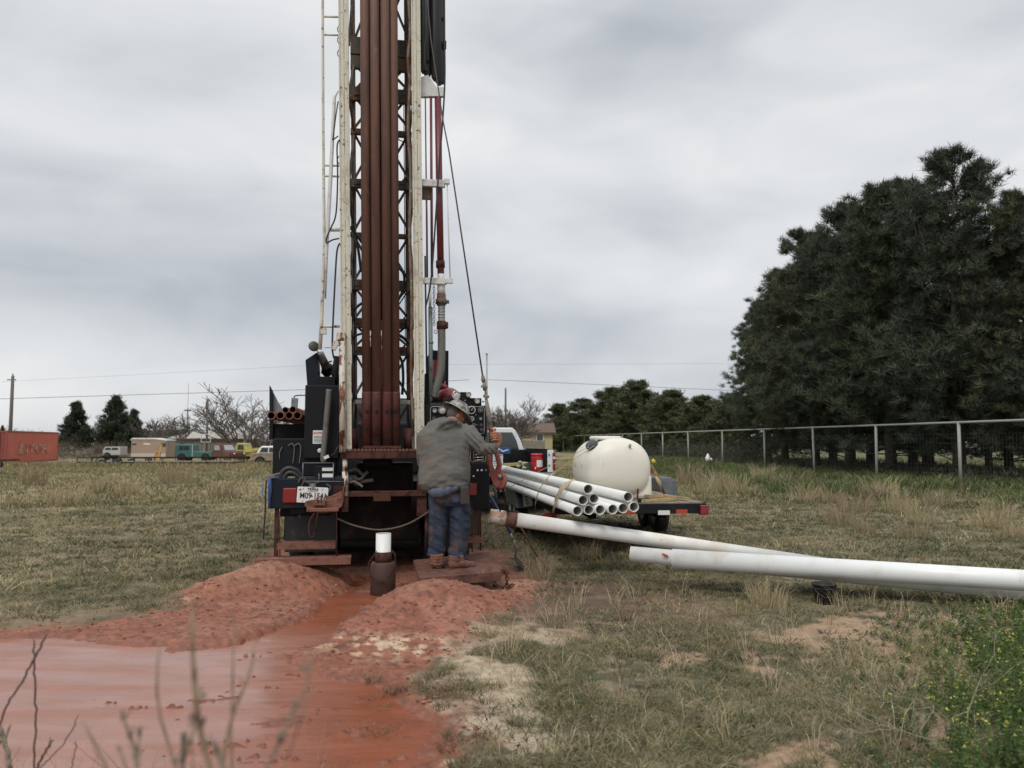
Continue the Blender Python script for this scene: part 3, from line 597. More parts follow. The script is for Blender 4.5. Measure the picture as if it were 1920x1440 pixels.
# ------------------------------------------------------------------ trees
needlem = M('pine_needles', (.03, .05, .02), .7, attr='Col', spec=.25)
barkm = M('bark', (.085, .065, .05), .9, layers=[((.04, .03, .025), 5, .45, .65)], bump=.6)
greybark = M('grey_bark', (.17, .15, .13), .9, layers=[((.10, .085, .07), 5, .45, .65)])
def pine_meshes(seed, H, Rm, base, nl, per, ndl, nw, ln, tone=(.058, .071, .048), shape='round', cl=.36, top=1.0, tips=0):
    """a trunk with limbs, and a crown of needle tufts carried on those limbs"""
    rg = np.random.default_rng(seed); T = MB(); cen = []; dirs = []
    lean = rg.normal(0, .02, 2)
    T.loft([(0, 0, -.3), (lean[0] * 2, lean[1] * 2, H * .25), (lean[0] * H * .5, lean[1] * H * .5, H * .6), (lean[0] * H, lean[1] * H, H * .96)], [H * .019, H * .015, H * .009, .02], 8)
    for i in range(nl):
        t = base + (1 - base) * ((i + rg.random()) / nl) ** .95; z = H * t
        u = (t - base) / (1 - base)
        prof = (min(1, .5 + u * 3.0) * (1 - u) ** .46) if shape == 'round' else (min(1, .6 + u * 4) * (1 - u) ** .85 + .04)
        L = Rm * prof * rg.uniform(.66, 1.06) + .15; az = rg.uniform(0, 2 * math.pi)
        up = rg.uniform(.05, .45) + u * .5; d = np.array([math.cos(az), math.sin(az), up]); d /= np.linalg.norm(d)
        b0 = np.array([lean[0] * z, lean[1] * z, z - L * up * .45]); b0[2] = max(b0[2], H * base * .7)
        e = b0 + d * L + np.array([0, 0, L * .12]); mid = b0 + d * L * .5 + np.array([0, 0, -L * .05])
        T.loft([b0, mid, e], [max(.012, L * .016), max(.01, L * .011), .008], 5, cap=False)
        k = max(3, int(per * (.4 + L / Rm)))
        for j in range(k):
            s = rg.uniform(.22, 1.0) ** .8; c0 = b0 + (e - b0) * s + np.clip(rg.normal(0, 1, 3), -1.3, 1.3) * np.array([.16, .16, .12]) * L * (1.05 - s * .35)
            cen.append(c0); dirs.append(d)
    for j in range(8): cen.append(np.array([lean[0] * H, lean[1] * H, H * (.90 + .10 * j / 7)])); dirs.append(np.array([0, 0, 1.]))
    for q in range(tips):                                   # extra leaders give the crown its uneven spires
        a_ = rg.uniform(0, 6.28); r0 = rg.uniform(.15, .5) * Rm; zt = H * rg.uniform(.86, .985) - r0 * .5; zb = zt - rg.uniform(1.2, 2.6)
        T.loft([(0, 0, zb - r0 * .6), (math.cos(a_) * r0 * .7, math.sin(a_) * r0 * .7, zb), (math.cos(a_) * r0, math.sin(a_) * r0, zt)], [.05, .035, .01], 5, cap=False)
        for j in range(16):
            f = j / 15; w_ = .42 * (1 - f) + .05; cen.append(np.array([math.cos(a_) * r0 + rg.normal(0, w_), math.sin(a_) * r0 + rg.normal(0, w_), zb + (zt - zb) * f])); dirs.append(np.array([0, 0, 1.]))
    cen = np.array(cen); dirs = np.array(dirs); n = len(cen)
    cs = cl * rg.uniform(.7, 1.35, n)
    D = rg.normal(0, 1, (n, ndl, 3)); D[..., 2] = D[..., 2] * .8 + .75; D += dirs[:, None] * .45; D /= np.linalg.norm(D, axis=2, keepdims=True)
    st = cen[:, None] + rg.normal(0, .33, (n, ndl, 3)) * cs[:, None, None] * np.array([1, 1, .8])
    Lg = ln * rg.uniform(.6, 1.2, (n, ndl, 1)); tip = st + D * Lg
    sd = np.cross(D, rg.normal(0, 1, (n, ndl, 3))); sd /= np.linalg.norm(sd, axis=2, keepdims=True) + 1e-9; sd *= nw / 2
    V = np.stack([st - sd, st + sd, tip], 2).reshape(-1, 3); F = np.arange(len(V)).reshape(-1, 3)
    tn = np.array(tone) * (.65 + .8 * rg.random((n, 1))); wrm = rg.random((n, 1)) < .22
    tn = np.where(wrm, tn * np.array([1.3, 1.18, .95]), tn)
    C = np.repeat(tn[:, None] * (.8 + .4 * rg.random((n, ndl, 1))), 3, 1).reshape(-1, 3)
    return T, V, F, C
PINES = {}
def pine(kind, loc, sc, rz, label, group, name='pine_tree', cat='pine tree', **kw):
    if kind not in PINES:
        T, V, F, C = pine_meshes(**kw)
        root = thing(name, label, cat, loc, rz, group)
        T.build('trunk', barkm, root); np_mesh('crown', V, F, needlem, C, parent=root); PINES[kind] = root
    else:
        root = copy_tree(PINES[kind]); root.location = loc; root.rotation_euler = (0, 0, rz); tag(root, label, cat, group)
    root.scale = sc if isinstance(sc, tuple) else (sc, sc, sc)
    return root
bigk = [dict(seed=s, H=13.0, Rm=4.0, base=.075, nl=130, per=15, ndl=46, nw=.027, ln=.34, cl=.21, tips=4, tone=t_) for s, t_ in ((5, (.056, .074, .046)), (6, (.066, .076, .048)), (9, (.050, .064, .044)))]
big = [(1470, 52, .97, 'leftmost and lowest of the big dark pines behind the fence'), (1528, 45, 1.03, 'second big dark pine from the left behind the fence'), (1592, 41, 1.06, 'third big dark pine from the left behind the fence'),
       (1668, 37, 1.03, 'fourth big dark pine from the left with a rounded top'), (1738, 37, 1.06, 'big dark pine directly left of the tallest one'), (1795, 33, 1.05, 'tallest big dark pine in the row with a pointed top'), (1888, 36, .80, 'big dark pine just right of the tallest one'), (1950, 31, .88, 'big dark pine cut by the right edge of the photo'), (2050, 29, .9, 'rightmost big pine, mostly outside the photo'),
       (1440, 60, .92, 'big pine deep behind the leftmost one'), (1560, 52, 1.12, 'big pine deep between the second and third of the row'), (1630, 47, 1.1, 'big pine deep between the third and fourth of the row'), (1710, 44, 1.0, 'big pine deep behind the fourth of the row'), (1850, 41, .74, 'big pine deep right of the tallest one')]
for i, (px, Y, sc, lb) in enumerate(big):
    k = i % 3; X = (px - 960) / 1500 * Y
    pine('big%d' % k, (X, Y, gz(X, Y)), (sc * 1.08, sc * 1.08, sc), i * 1.9 + .4, lb, 'big dark pines behind the fence', **bigk[k])
midk = [dict(seed=s, H=7.0, Rm=3.1, base=.02, nl=95, per=14, ndl=26, nw=.055, ln=.30, cl=.32, tone=(.068, .080, .038)) for s in (15, 16)]
mid = [(1050, 138, 1.14, 'small dark green pine at the left end of the tree row'), (1092, 124, 1.14, 'second small pine from the left in the tree row'), (1148, 112, 1.26, 'third small pine in the row, left of the tall middle one'), (1200, 98, 1.25, 'tallest of the medium pines behind the white tank'),
       (1258, 86, .98, 'brownish green pine right of the tallest medium pine'), (1318, 76, .82, 'low round pine next to the big dark pines'), (1375, 70, .80, 'medium pine half hidden by the leftmost big pine'), (1232, 104, .98, 'pine standing behind the tallest medium pine'), (1290, 94, .86, 'medium pine deep between the brownish pine and the low round one'), (1172, 116, 1.05, 'pine deep between the third small pine and the tallest medium one'), (1120, 130, 1.0, 'pine deep between the second and third small pines'), (1345, 84, .8, 'pine deep behind the low round pine'), (1072, 142, .8, 'pine deep between the two leftmost small pines')]
for i, (px, Y, sc, lb) in enumerate(mid):
    X = (px - 960) / 1500 * Y
    pine('mid%d' % (i % 2), (X, Y, gz(X, Y)), (sc * 1.45, sc * 1.45, sc), i * 2.3, lb, 'medium pines behind the fence', **midk[i % 2])
fark = dict(seed=31, H=7.0, Rm=2.6, base=.12, nl=70, per=11, ndl=26, nw=.09, ln=.36, cl=.50, shape='cone', tone=(.036, .048, .032))
for i, (px, ty, Y, sx, lb) in enumerate([(143, 757, 105, 1.0, 'dark round-topped pine right of the red container'), (217, 746, 105, 1.0, 'taller dark pine, right one of the far pair'), (252, 771, 112, .9, 'lower dark pine beside the taller far pine'), (6, 800, 120, .5, 'dark treetop showing above the red container')]):
    X = (px - 960) / 1500 * Y; g = gz(X, Y); h = 1.6 + (828 - ty) / 1500 * Y - g
    pine('far', (X, Y, g), (h / 7 * sx * 1.02, h / 7 * sx * 1.02, h / 7), i * 1.7, lb, 'dark pines behind the scrapped vehicles', **fark)

def bare_tree(name, label, px, Y, topy, spread, seed, group, levels=5, thick=.02, stems=4, col=greybark, fork=3, tw=.012, wide=1.1):
    X = (px - 960) / 1500 * Y; g = gz(X, Y) ; H = 1.6 + (828 - topy) / 1500 * Y - g
    rg = random.Random(seed); root = thing(name, label, 'bare tree', (X, Y, g), 0, group); A = MB(); B = MB()
    def grow(p, d, L, r, lv):
        n = 3; pts = [p]; q = p.copy(); dd = d.copy()
        for k in range(n):
            dd = (dd + Vector((rg.gauss(0, .13), rg.gauss(0, .13), rg.gauss(.04, .06)))).normalized(); q = q + dd * (L / n); pts.append(q.copy())
        (A if lv < 2 else B).loft(pts, [max(tw, r * (1 - .35 * k / n)) for k in range(n + 1)], 6 if lv < 2 else 3, cap=False)
        if lv >= levels: return
        for k in range(fork + (1 if lv > 1 else 0)):
            i = rg.choice([1, 2, 3, 3]) if lv else rg.choice([2, 3]); dn = (dd + Vector((rg.gauss(0, spread), rg.gauss(0, spread), rg.gauss(.12, .22)))).normalized()
            grow(pts[i], dn, L * rg.uniform(.55, .85), r * .6, lv + 1)
    for k in range(stems):
        a = k * 6.28 / stems + rg.random(); d = Vector((math.cos(a) * .42 * spread / .5, math.sin(a) * .42, 1)).normalized()
        grow(Vector((math.cos(a) * .1, math.sin(a) * .1, 0)), d, H * .34, H * thick, 0)
    mz = max(v[2] for v in B.v); s = H / mz
    A.build('trunk', col, root); B.build('branches', col, root); root.scale = (s * wide, s * wide, s)
    return root
bt = 'leafless trees in the distance'
bare_tree('bare_tree', 'wide bare mesquite tree behind the rusty truck', 450, 92, 722, .60, 4, bt, 4, .014, 7, fork=3, tw=.022, wide=1.3)
bare_tree('bare_tree', 'bare pale tree in front of the grey shed roof', 338, 90, 770, .4, 5, bt, 4, .012, 4, tw=.016)
bare_tree('bare_tree', 'bare tree just right of the dark far pines', 287, 108, 778, .45, 8, bt, 4, .013, 4, tw=.02)
bare_tree('bare_tree', 'bare branching tree right of the rig control panel', 950, 70, 738, .55, 11, bt, 5, .013, 6, tw=.014)
bare_tree('bare_tree', 'small bare tree above the yellow house roof', 1012, 105, 776, .5, 14, bt, 4, .013, 4, tw=.02)
bare_tree('bare_tree', 'bare scrubby tree between the two far dark pines', 182, 115, 787, .5, 17, bt, 4, .013, 4, tw=.022)
bare_tree('bare_tree', 'bare scrubby tree against the black rig box', 500, 88, 760, .5, 19, bt, 4, .014, 4, tw=.02)

def bushes(name, label, spots, seed, tone, n=420, nw=.05, ln=.30):
    """rows of brush that read as one mass"""
    rg = np.random.default_rng(seed); V = []; C = []
    for (px, Y, wd, h) in spots:
        X = (px - 960) / 1500 * Y; g = gz(X, Y); k = int(n * wd * h / 6) + 60
        c = rg.normal(0, 1, (k, 3)); c /= np.linalg.norm(c, axis=1, keepdims=True); c *= rg.random((k, 1)) ** .35
        c = c * np.array([wd / 2, wd / 3, h * .5]) * (1 + .25 * rg.normal(0, 1, (k, 1))) + np.array([X, Y, g + h * .42]); c[:, 2] = np.maximum(c[:, 2], g)
        D = rg.normal(0, 1, (k, 3)); D[:, 2] = abs(D[:, 2]) + .3; D /= np.linalg.norm(D, axis=1, keepdims=True); s = np.cross(D, rg.normal(0, 1, (k, 3))); s /= np.linalg.norm(s, axis=1, keepdims=True)
        V.append(np.stack([c - s * nw / 2, c + s * nw / 2, c + D * ln], 1).reshape(-1, 3)); C.append(np.repeat(np.array(tone) * (.6 + .8 * rg.random((k, 1))), 3, 0))
    V = np.concatenate(V); o = np_mesh(name, V, np.arange(len(V)).reshape(-1, 3), needlem, np.concatenate(C)); return tag(o, label, 'brush', kind='stuff')
bushes('brush', 'dense brown leafless brush behind the scrapped trucks', [(455, 100, 4, 3.2), (480, 98, 4, 3.4), (505, 96, 4, 3.2), (400, 104, 5, 3.6), (420, 104, 4, 3.4), (375, 106, 4, 3.0), (530, 95, 4, 3), (300, 118, 6, 3), (345, 118, 6, 2.6), (560, 95, 4, 3)], 51, (.115, .09, .065), 900, .035, .4)
bushes('brush', 'low grey brown brush right of the red container', [(118, 82, 2.5, 1.8), (130, 90, 3, 2.2), (150, 95, 3, 1.4), (185, 100, 4, 1.8), (205, 100, 4, 2), (232, 100, 3, 2), (165, 80, 4, 1), (100, 84, 2.5, 2.0)], 52, (.13, .105, .08), 800, .035, .35)
bushes('brush', 'dark undergrowth below the pines along the fence', [(x, 17.9 / ((x - 960) / 1500 + .0687) * 1.16 + 2, 6, 1.5 if x < 1450 else .55) for x in range(1040, 1960, 26)], 53, (.055, .055, .035), 900, .04, .32)
bushes('tree_line', 'thin far tree line along the horizon', [(x, 190 + 30 * math.sin(x), 11, 3.2 + 1.6 * math.sin(x * 1.7)) for x in range(-300, 1150, 52)], 54, (.10, .095, .08), 300, .12, .8)

# ------------------------------------------------------------------ fence
pipew = M('white_fence_pipe', (.31, .31, .30), .65, layers=[((.30, .29, .27), 5, .45, .62), ((.24, .14, .09), 14, .6, .72)])
def fence():
    px = [2140, 1960, 1796, 1640, 1524, 1432, 1353, 1290, 1242, 1202, 1166, 1137, 1118, 1095, 1073, 1056, 1039, 1020]
    base = []
    for p in px:
        Y = 17.9 / ((p - 960) / 1500 + .0687); base.append(((p - 960) / 1500 * Y, Y))
    root = thing('wire_fence', 'wire mesh fence on white steel posts with a pipe top rail', 'fence', (base[0][0], base[0][1], 0)); ox, oy = base[0]
    tops = []
    for i, (x, y) in enumerate(base):
        h = 2.22 + .0022 * y; g = gz(x, y); lx = (i * 37 % 7 - 3) * .012
        MB().tube((x - ox, y - oy, g - .2), (x - ox + lx, y - oy, h), .057 if i < 9 else .05, 10).build('post', pipew, root); tops.append(Vector((x - ox + lx, y - oy, h)))
    rl = MB(); rl.loft(tops, .042, 8); rl.build('top_rail', pipew, root)
    wm = MB()
    for i in range(min(len(base) - 1, 9)):
        a, b = Vector((base[i][0] - ox, base[i][1] - oy, 0)), Vector((base[i + 1][0] - ox, base[i + 1][1] - oy, 0)); n = 26
        for k in range(1, n):
            p = a.lerp(b, k / n); wm.beam(p + Vector((0, 0, .05)), p + Vector((0, 0, 1.9)), .002)
        for k in range(12): z = .12 + k * .16; wm.beam(a + Vector((0, 0, z)), b + Vector((0, 0, z)), .0022)
    wm.build('wire_mesh', M('weathered_wire', (.12, .12, .115), .7), root)
fence()
# ------------------------------------------------------------------ poles and lines
polem = M('pole_wood', (.12, .10, .085), .9, layers=[((.2, .18, .16), 6, .5, .7, (4, 4, .3))])
def pole(px, topy, Y, r, label, arm=None):
    X = (px - 960) / 1500 * Y; g = gz(X, Y); t = P(px, topy, Y).z
    root = thing('utility_pole', label, 'utility pole', (X, Y, g), 0, 'wooden utility poles'); h = t - g
    m = MB(); m.loft([(0, 0, -.4), (0, 0, h)], [r * 1.15, r * .85], 10); m.build('shaft', polem, root)
    m = MB(); m.lathe([(.03, h), (.07, h + .05), (.04, h + .14), (.07, h + .18), (.02, h + .26)], 8); m.build('insulator', greymetal, root)
    if arm: MB().beam((-arm, .12, h - .35), (arm * .4, .12, h - .35), .09, .09).build('cross_arm', polem, root)
    return root
pole(21, 705, 76, .16, 'tall wooden pole rising behind the red container', .6)
p2 = pole(389, 750, 88, .12, 'wooden pole in front of the bare mesquite tree')
m = MB(); m.cur = 0
for a, b in (((-.5, 1.9), (.5, 1.9)), ((-.5, 2.75), (.5, 2.75)), ((-.5, 1.9), (-.5, 2.75)), ((.5, 1.9), (.5, 2.75))): m.beam((a[0], -.25, a[1]), (b[0], -.25, b[1]), .06)
m.build('square_frame', white_steel, p2)
pole(948, 729, 120, .16, 'thin wooden pole inside the bare tree right of the rig')
def cable(name, pts, r, label, n=14, sag=.0):
    m = MB(); P_ = [Vector(p) for p in pts]; q = []
    for i in range(len(P_) - 1):
        for k in range(n): t = k / n; v = P_[i].lerp(P_[i + 1], t); v.z -= sag * 4 * t * (1 - t); q.append(v)
    q.append(P_[-1]); m.loft(q, r, 5); return tag(m.build(name, wire), label, 'power line')
cable('power_line', [P(-250, 755, 76), P(28, 747, 76), P(560, 731, 78), P(880, 712, 79)], .022, 'dark overhead line running from the left pole to the rig')
cable('power_line', [P(900, 711, 80), P(1345, 731, 84), P(2100, 765, 90)], .02, 'thin overhead line running right above the tree row')
cable('power_line', [P(-200, 727, 84), P(600, 684, 84), P(1340, 682, 84), P(2100, 700, 84)], .008, 'faint high overhead wire across the whole sky')
Yt = 300; X = (352 - 960) / 1500 * Yt; t = thing('radio_tower', 'very thin far radio mast beside the pale bare tree', 'radio tower', (X, Yt, 0))
m = MB(); m.beam((0, 0, 0), (0, 0, P(352, 765, Yt).z), .35); m.build('mast', greymetal, t); m = MB(); m.beam((0, 0, P(352, 765, Yt).z), (0, 0, P(352, 718, Yt).z), .1); m.build('spire', greymetal, t)
m = MB(); m.box(-1.0, -1.0, P(352, 771, Yt).z, 1.0, 1, P(352, 768, Yt).z); m.build('platform', greymetal, t)

# ------------------------------------------------------------------ buildings
def bbox(x0, y0, x1, y1, Y):
    a = P(x0, y1, Y); b = P(x1, y0, Y); return a.x, a.z, b.x, b.z
def house(name, label, x0, x1, ytop, yeave, Y, depth, wallm, roofm, wins=(), over=.4, mono=False, cat='house', doors=()):
    a = P(x0, yeave, Y); b = P(x1, yeave, Y); xm = (a.x + b.x) / 2; g = gz(xm, Y); root = thing(name, label, cat, (xm, Y, g)); w2 = (b.x - a.x) / 2; he = a.z - g; ht = P(x0, ytop, Y + depth / 2).z - g
    MB().box(-w2, 0, -.3, w2, depth, he).build('wall', wallm, root)
    r = MB()
    if mono: r.prism([(-over, he + .003), (depth + over, ht), (depth + over, ht + .12), (-over, he + .13)], -w2 - over, w2 + over, 'x')
    else: r.prism([(-over, he - .05), (depth / 2, ht), (depth + over, he - .05), (depth + over, he + .10), (depth / 2, ht + .17), (-over, he + .10)], -w2 - over, w2 + over, 'x')
    ro = r.build('roof', roofm, root)
    for (u0, v0, u1, v1) in wins:
        q0 = P(u0, v1, Y); q1 = P(u1, v0, Y); x_, z_, X_, Z_ = q0.x - xm, q0.z - g, q1.x - xm, q1.z - g
        f = MB()
        f.box(x_ - .06, -.05, z_ - .06, X_ + .06, -.02, z_ - .001); f.box(x_ - .06, -.05, Z_ + .001, X_ + .06, -.02, Z_ + .06); f.box(x_ - .06, -.05, z_, x_ - .001, -.02, Z_); f.box(X_ + .001, -.05, z_, X_ + .06, -.02, Z_)
        fo = f.build('window', whitep, root); MB().box(x_, -.03, z_, X_, -.004, Z_).build('pane', glass, fo)
    return root, w2, he, ht, g, ro
yel = M('pale_yellow_siding', (.40, .35, .21), .8, layers=[((.3, .24, .12), 3, .5, .7)]); shing = M('brown_shingle', (.13, .088, .066), .9, layers=[((.09, .06, .045), 6, .45, .65)])
r_, *_q = house('house', 'pale yellow house with a brown shingle roof behind the wire fence', 979, 1036, 796, 812, 96, 9, yel, shing, [(1006.5, 814, 1018, 826)])
w2 = _q[0]; c0 = P(985, 812, 96); X0 = c0.x - r_.location.x
m = MB(); m.box(X0 - .02, 3.0, 2.2, X0 + .28, 3.5, P(985, 789, 99).z - _q[3]); m.build('chimney', M('chimney_brick', (.09, .05, .04), .9), _q[4])
boardm = M('grey_board_fence', (.24, .215, .175), .9, layers=[((.15, .13, .11), 4, .4, .6, (6, 6, .4))])
a = P(960, 826, 92); b = P(1022, 826, 92); t = thing('board_fence', 'weathered grey board fence in front of the yellow house', 'fence', (a.x, 92, 0)); m = MB(); n = 26
for k in range(n): x = (b.x - a.x) * k / n; m.box(x, 0, -.3, x + (b.x - a.x) / n * .93, .03, a.z + .05 * math.sin(k * 2.1))
m.build('boards', boardm, t); m = MB(); m.box(0, .031, .5, b.x - a.x, .08, .6); m.box(0, .031, 1.2, b.x - a.x, .08, 1.3); m.build('rail', boardm, t)
whb = M('off_white_siding', (.6, .58, .54), .8, layers=[((.42, .4, .36), 2, .5, .7)]); greyroof = M('pale_metal_roof', (.40, .37, .33), .6, layers=[((.22, .17, .13), 1.2, .5, .66), ((.55, .53, .5), 2, .6, .7)])
house('house', 'small far white house between the red container and dark pines', 127, 161, 814, 821, 125, 6, whb, greyroof, [(133, 824, 137, 829), (148, 824, 152, 829)])
house('house', 'low far brown-roofed house left of the camper', 163, 236, 818, 828, 128, 7, M('brown_wall', (.16, .12, .10), .9), M('grey_brown_roof', (.13, .12, .105), .9))
shedw = M('weathered_shed_wall', (.21, .20, .175), .9, layers=[((.12, .11, .095), 1.5, .45, .65, (3, 3, .3))])
r_, w2, he, ht, g, ro = house('shed', 'long low grey shed with a patchy metal roof', 323, 452, 808, 823, 99, 8, shedw, greyroof, [], .4, True, 'shed')
r_, w2, he, ht, g, ro = house('shed', 'dark green building behind the tan camper', 266, 378, 806, 811, 112, 8, M('teal_wall', (.10, .15, .13), .8, layers=[((.2, .13, .07), 1, .55, .65)]), M('dark_green_roof', (.035, .045, .038), .8), [], .3, True, 'shed')

# ------------------------------------------------------------------ red container
def container():
    A = Vector((P(12, 830, 62.6).x, 62.6, 0)); B = Vector((P(109, 830, 74.4).x, 74.4, 0)); d = (B - A); L = d.length; rz = math.atan2(d.y, d.x)
    g = -.16; root = thing('shipping_container', 'faded red shipping container with worn white lettering', 'container', (A.x, A.y, g), rz)
    red = M('faded_container_red', (.58, .15, .10), .6, layers=[((.50, .165, .12), 1.2, .45, .65), ((.64, .20, .13), .7, .5, .7), ((.20, .06, .04), 7, .66, .74)]); H = 2.62; W = 2.44
    m = MB(); n = 64                                            # corrugated long side (faces local -y) and far side
    for sgn, y0 in ((-1, 0), (1, W)):
        for k in range(n):
            x0 = .12 + (L - .24) * k / n; dx = (L - .24) / n; o_ = .035
            pr = [(x0, y0 - sgn * .0), (x0 + dx * .35, y0), (x0 + dx * .5, y0 - sgn * o_), (x0 + dx * .85, y0 - sgn * o_), (x0 + dx, y0)]
            for i in range(4):
                (xa, ya), (xb, yb) = pr[i], pr[i + 1]; m.add([(xa, ya, .15), (xb, yb, .15), (xb, yb, H - .12), (xa, ya, H - .12)], [(0, 1, 2, 3)])
    m.box(.06, .05, H - .06, L - .06, W - .05, H - .02); m.box(.06, .05, .1, L - .06, W - .05, .14); m.box(L - .08, .06, .15, L - .05, W - .06, H - .1)
    m.build('side_panel', red, root)
    f = MB()
    for x in (0, L - .12):
        for y in (-.03, W - .09): f.box(x, y, 0, x + .12, y + .12, H)
    for y in (-.03, W - .09): f.box(.12, y, H - .12, L - .12, y + .12, H); f.box(.12, y, 0, L - .12, y + .12, .15)
    for x in (0, L - .12): f.box(x, .09, H - .12, x + .12, W - .09, H); f.box(x, .09, 0, x + .12, W - .09, .15)
    f.build('frame', M('container_frame_red', (.28, .07, .05), .6, layers=[((.12, .05, .035), 5, .55, .7)]), root)
    dr = MB(); dr.box(.03, .10, .15, .07, W / 2 - .01, H - .12); dr.box(.03, W / 2 + .01, .15, .07, W - .10, H - .12)
    do = dr.build('door', M('container_door_red', (.25, .05, .042), .6, layers=[((.12, .04, .03), 3, .5, .7)]), root)
    lr = MB()
    for y in (.45, .95, 1.5, 2.0): lr.tube((.015, y, .2), (.015, y, H - .2), .018, 6)
    lr.build('lock_rod', dark, do)
    fade = M('faded_white_letters', (.52, .33, .28), .7, layers=[((.36, .10, .075), 2.2, .42, .58)])
    s_ = 1.0
    text(None, 'lettering', 'LIYUR', 1.1, fade, root, (L * .50, -.034, 1.12), sx=2.2, ext=.003, bold=.02)
    em = MB(); em.prism([(L * .20, .75), (L * .285, .75), (L * .262, 1.5), (L * .245, 1.95), (L * .225, 1.5)], -.04, -.035); em.build('emblem', M('faded_emblem', (.36, .26, .19), .7, layers=[((.38, .10, .07), 4, .5, .62), ((.55, .5, .42), 3, .55, .65)]), root)
container()

# ------------------------------------------------------------------ scrapped vehicles in the field
def wheel(parent, c, r, wd, axis='y', rimm=None, name='wheel'):
    q = Matrix.Rotation(math.pi / 2, 4, 'X') if axis == 'y' else Matrix.Rotation(math.pi / 2, 4, 'Y')
    T = Matrix.Translation(Vector(c)) @ q
    o = MB().lathe([(r * .58, -wd / 2), (r * .9, -wd / 2), (r, -wd * .36), (r, wd * .36), (r * .9, wd / 2), (r * .58, wd / 2)], 24, T, cap=False).build('wheel', rubber, parent)
    MB().lathe([(r * .58, -wd * .47), (r * .52, -wd * .40), (r * .2, -wd * .22), (r * .16, -wd * .4), (r * .02, -wd * .4), (r * .02, wd * .4), (r * .16, wd * .4), (r * .2, wd * .22), (r * .52, wd * .40), (r * .58, wd * .47)], 20, T, cap=False).build('rim', rimm or greymetal, o)
    return o
def side_vehicle(name, label, cat, px0, px1, ytop, Y, body, wid, mats, wheels, wins, rz=0, group=None, roofm=None, wr=.36, extra=None, ybot=None, hubs=None):
    """body: outline in metres (length, height); built as a rounded prism with wheel arches, windows set proud of the flanks"""
    a = P(px0, 828, Y); b = P(px1, 828, Y); g = gz(a.x, Y); root = thing(name, label, cat, (a.x, Y, g), rz, group)
    bm_ = MB().prism(body, 0, wid).build('body', mats, root, bevel=.06)
    for c in wheels:
        wheel(root, (c, .08, wr * .8), wr * .92, .2, rimm=hubs); wheel(root, (c, wid - .08, wr * .8), wr * .92, .2, rimm=hubs)
        for yy in (-.006, wid + .006): MB().lathe([(.002, -.004), (wr * 1.16, -.004), (wr * 1.16, .004), (.002, .004)], 22, Matrix.Translation((c, yy, wr + .03)) @ Matrix.Rotation(math.pi / 2, 4, 'X')).build('wheel_arch', dark, root)
    for w_ in wins: MB().prism(w_, -.016, wid + .016).build('window', glass, root)
    return root
teal = M('faded_teal_paint', (.05, .135, .125), .6, layers=[((.05, .12, .11), 2, .5, .7), ((.18, .10, .07), 5, .62, .72)])
rustbody = M('rusted_body', (.12, .055, .035), .85, layers=[((.07, .035, .026), 2.2, .45, .65), ((.22, .17, .14), 3, .62, .72)], bump=.4)
yelp = M('yellow_paint', (.52, .45, .10), .5, layers=[((.36, .31, .12), 1.6, .42, .62), ((.2, .13, .07), 6, .62, .7)]); jeepm = M('tan_and_rust_body', (.27, .22, .165), .8, layers=[((.16, .09, .06), 3, .5, .64)])
tanp = M('tan_camper_skin', (.36, .26, .19), .6, layers=[((.28, .19, .14), 1.3, .5, .7)])
sv = 'scrapped vehicles parked in a row'
tp = side_vehicle('pickup_truck', 'faded teal old pickup with a boxy cab', 'pickup truck', 324, 400, 833, 78, [(0, .42), (4.1, .42), (4.1, .98), (1.98, .98), (1.95, 1.05), (1.85, 1.66), (.75, 1.70), (.28, 1.66), (.15, 1.1), (0, 1.0)], 1.75, teal, [.9, 3.2], [[(.62, 1.12), (1.05, 1.12), (1.05, 1.52), (.66, 1.52)], [(1.12, 1.12), (1.62, 1.12), (1.60, 1.52), (1.12, 1.52)]], 0, sv)
MB().box(1.9, -.01, .5, 1.95, .02, 1.62).build('door_frame', white_steel, tp)
rt = thing('scrap_truck', 'rusted brown old truck facing right with an empty windscreen', 'truck', (P(396, 828, 72).x, 72, gz(P(396, 828, 72).x, 72)), R(-28), sv)
MB().prism([(0, .45), (2.7, .40), (2.72, .95), (2.45, 1.08), (1.55, 1.12), (1.22, 1.70), (.35, 1.72), (.2, 1.1), (0, 1.05)], 0, 1.5).build('body', rustbody, rt, bevel=.12)
MB().prism([(.42, 1.15), (1.18, 1.15), (1.02, 1.58), (.46, 1.58)], -.015, 1.515).build('window', M('pale_glass', (.35, .37, .38), .15), rt)
m = MB(); m.add([(1.57, .18, 1.16), (1.57, 1.32, 1.16), (1.29, 1.26, 1.60), (1.29, .24, 1.60)], [(0, 1, 2, 3)]); m.build('windscreen', MATS['pale_glass'], rt)
for yy in (-.10, 1.60): MB().lathe([(.02, -.11), (.40, -.11), (.46, 0), (.40, .11), (.02, .11)], 16, Matrix.Translation((2.1, yy, .62)) @ Matrix.Rotation(math.pi / 2, 4, 'X')).build('fender', rustbody, rt); wheel(rt, (2.1, yy, .36), .34, .2, rimm=rustbody)
for yy in (.2, 1.3): MB().lathe([(.10, 0), (.11, .04), (.02, .06)], 12, Matrix.Translation((2.72, yy, .82)) @ Matrix.Rotation(math.pi / 2, 4, 'Y')).build('headlight', chrome, rt)
yt = side_vehicle('farm_truck', 'bright yellow old truck with a sloping yellow boom on its bed', 'truck', 436, 500, 829, 80, [(0, .45), (4.6, .45), (4.6, .9), (1.6, .9), (1.5, 1.05), (1.25, 1.78), (.45, 1.80), (.1, 1.1), (0, 1.0)], 1.8, yelp, [.8, 3.7], [[(.5, 1.12), (1.2, 1.12), (1.08, 1.62), (.56, 1.62)]], 0, sv)
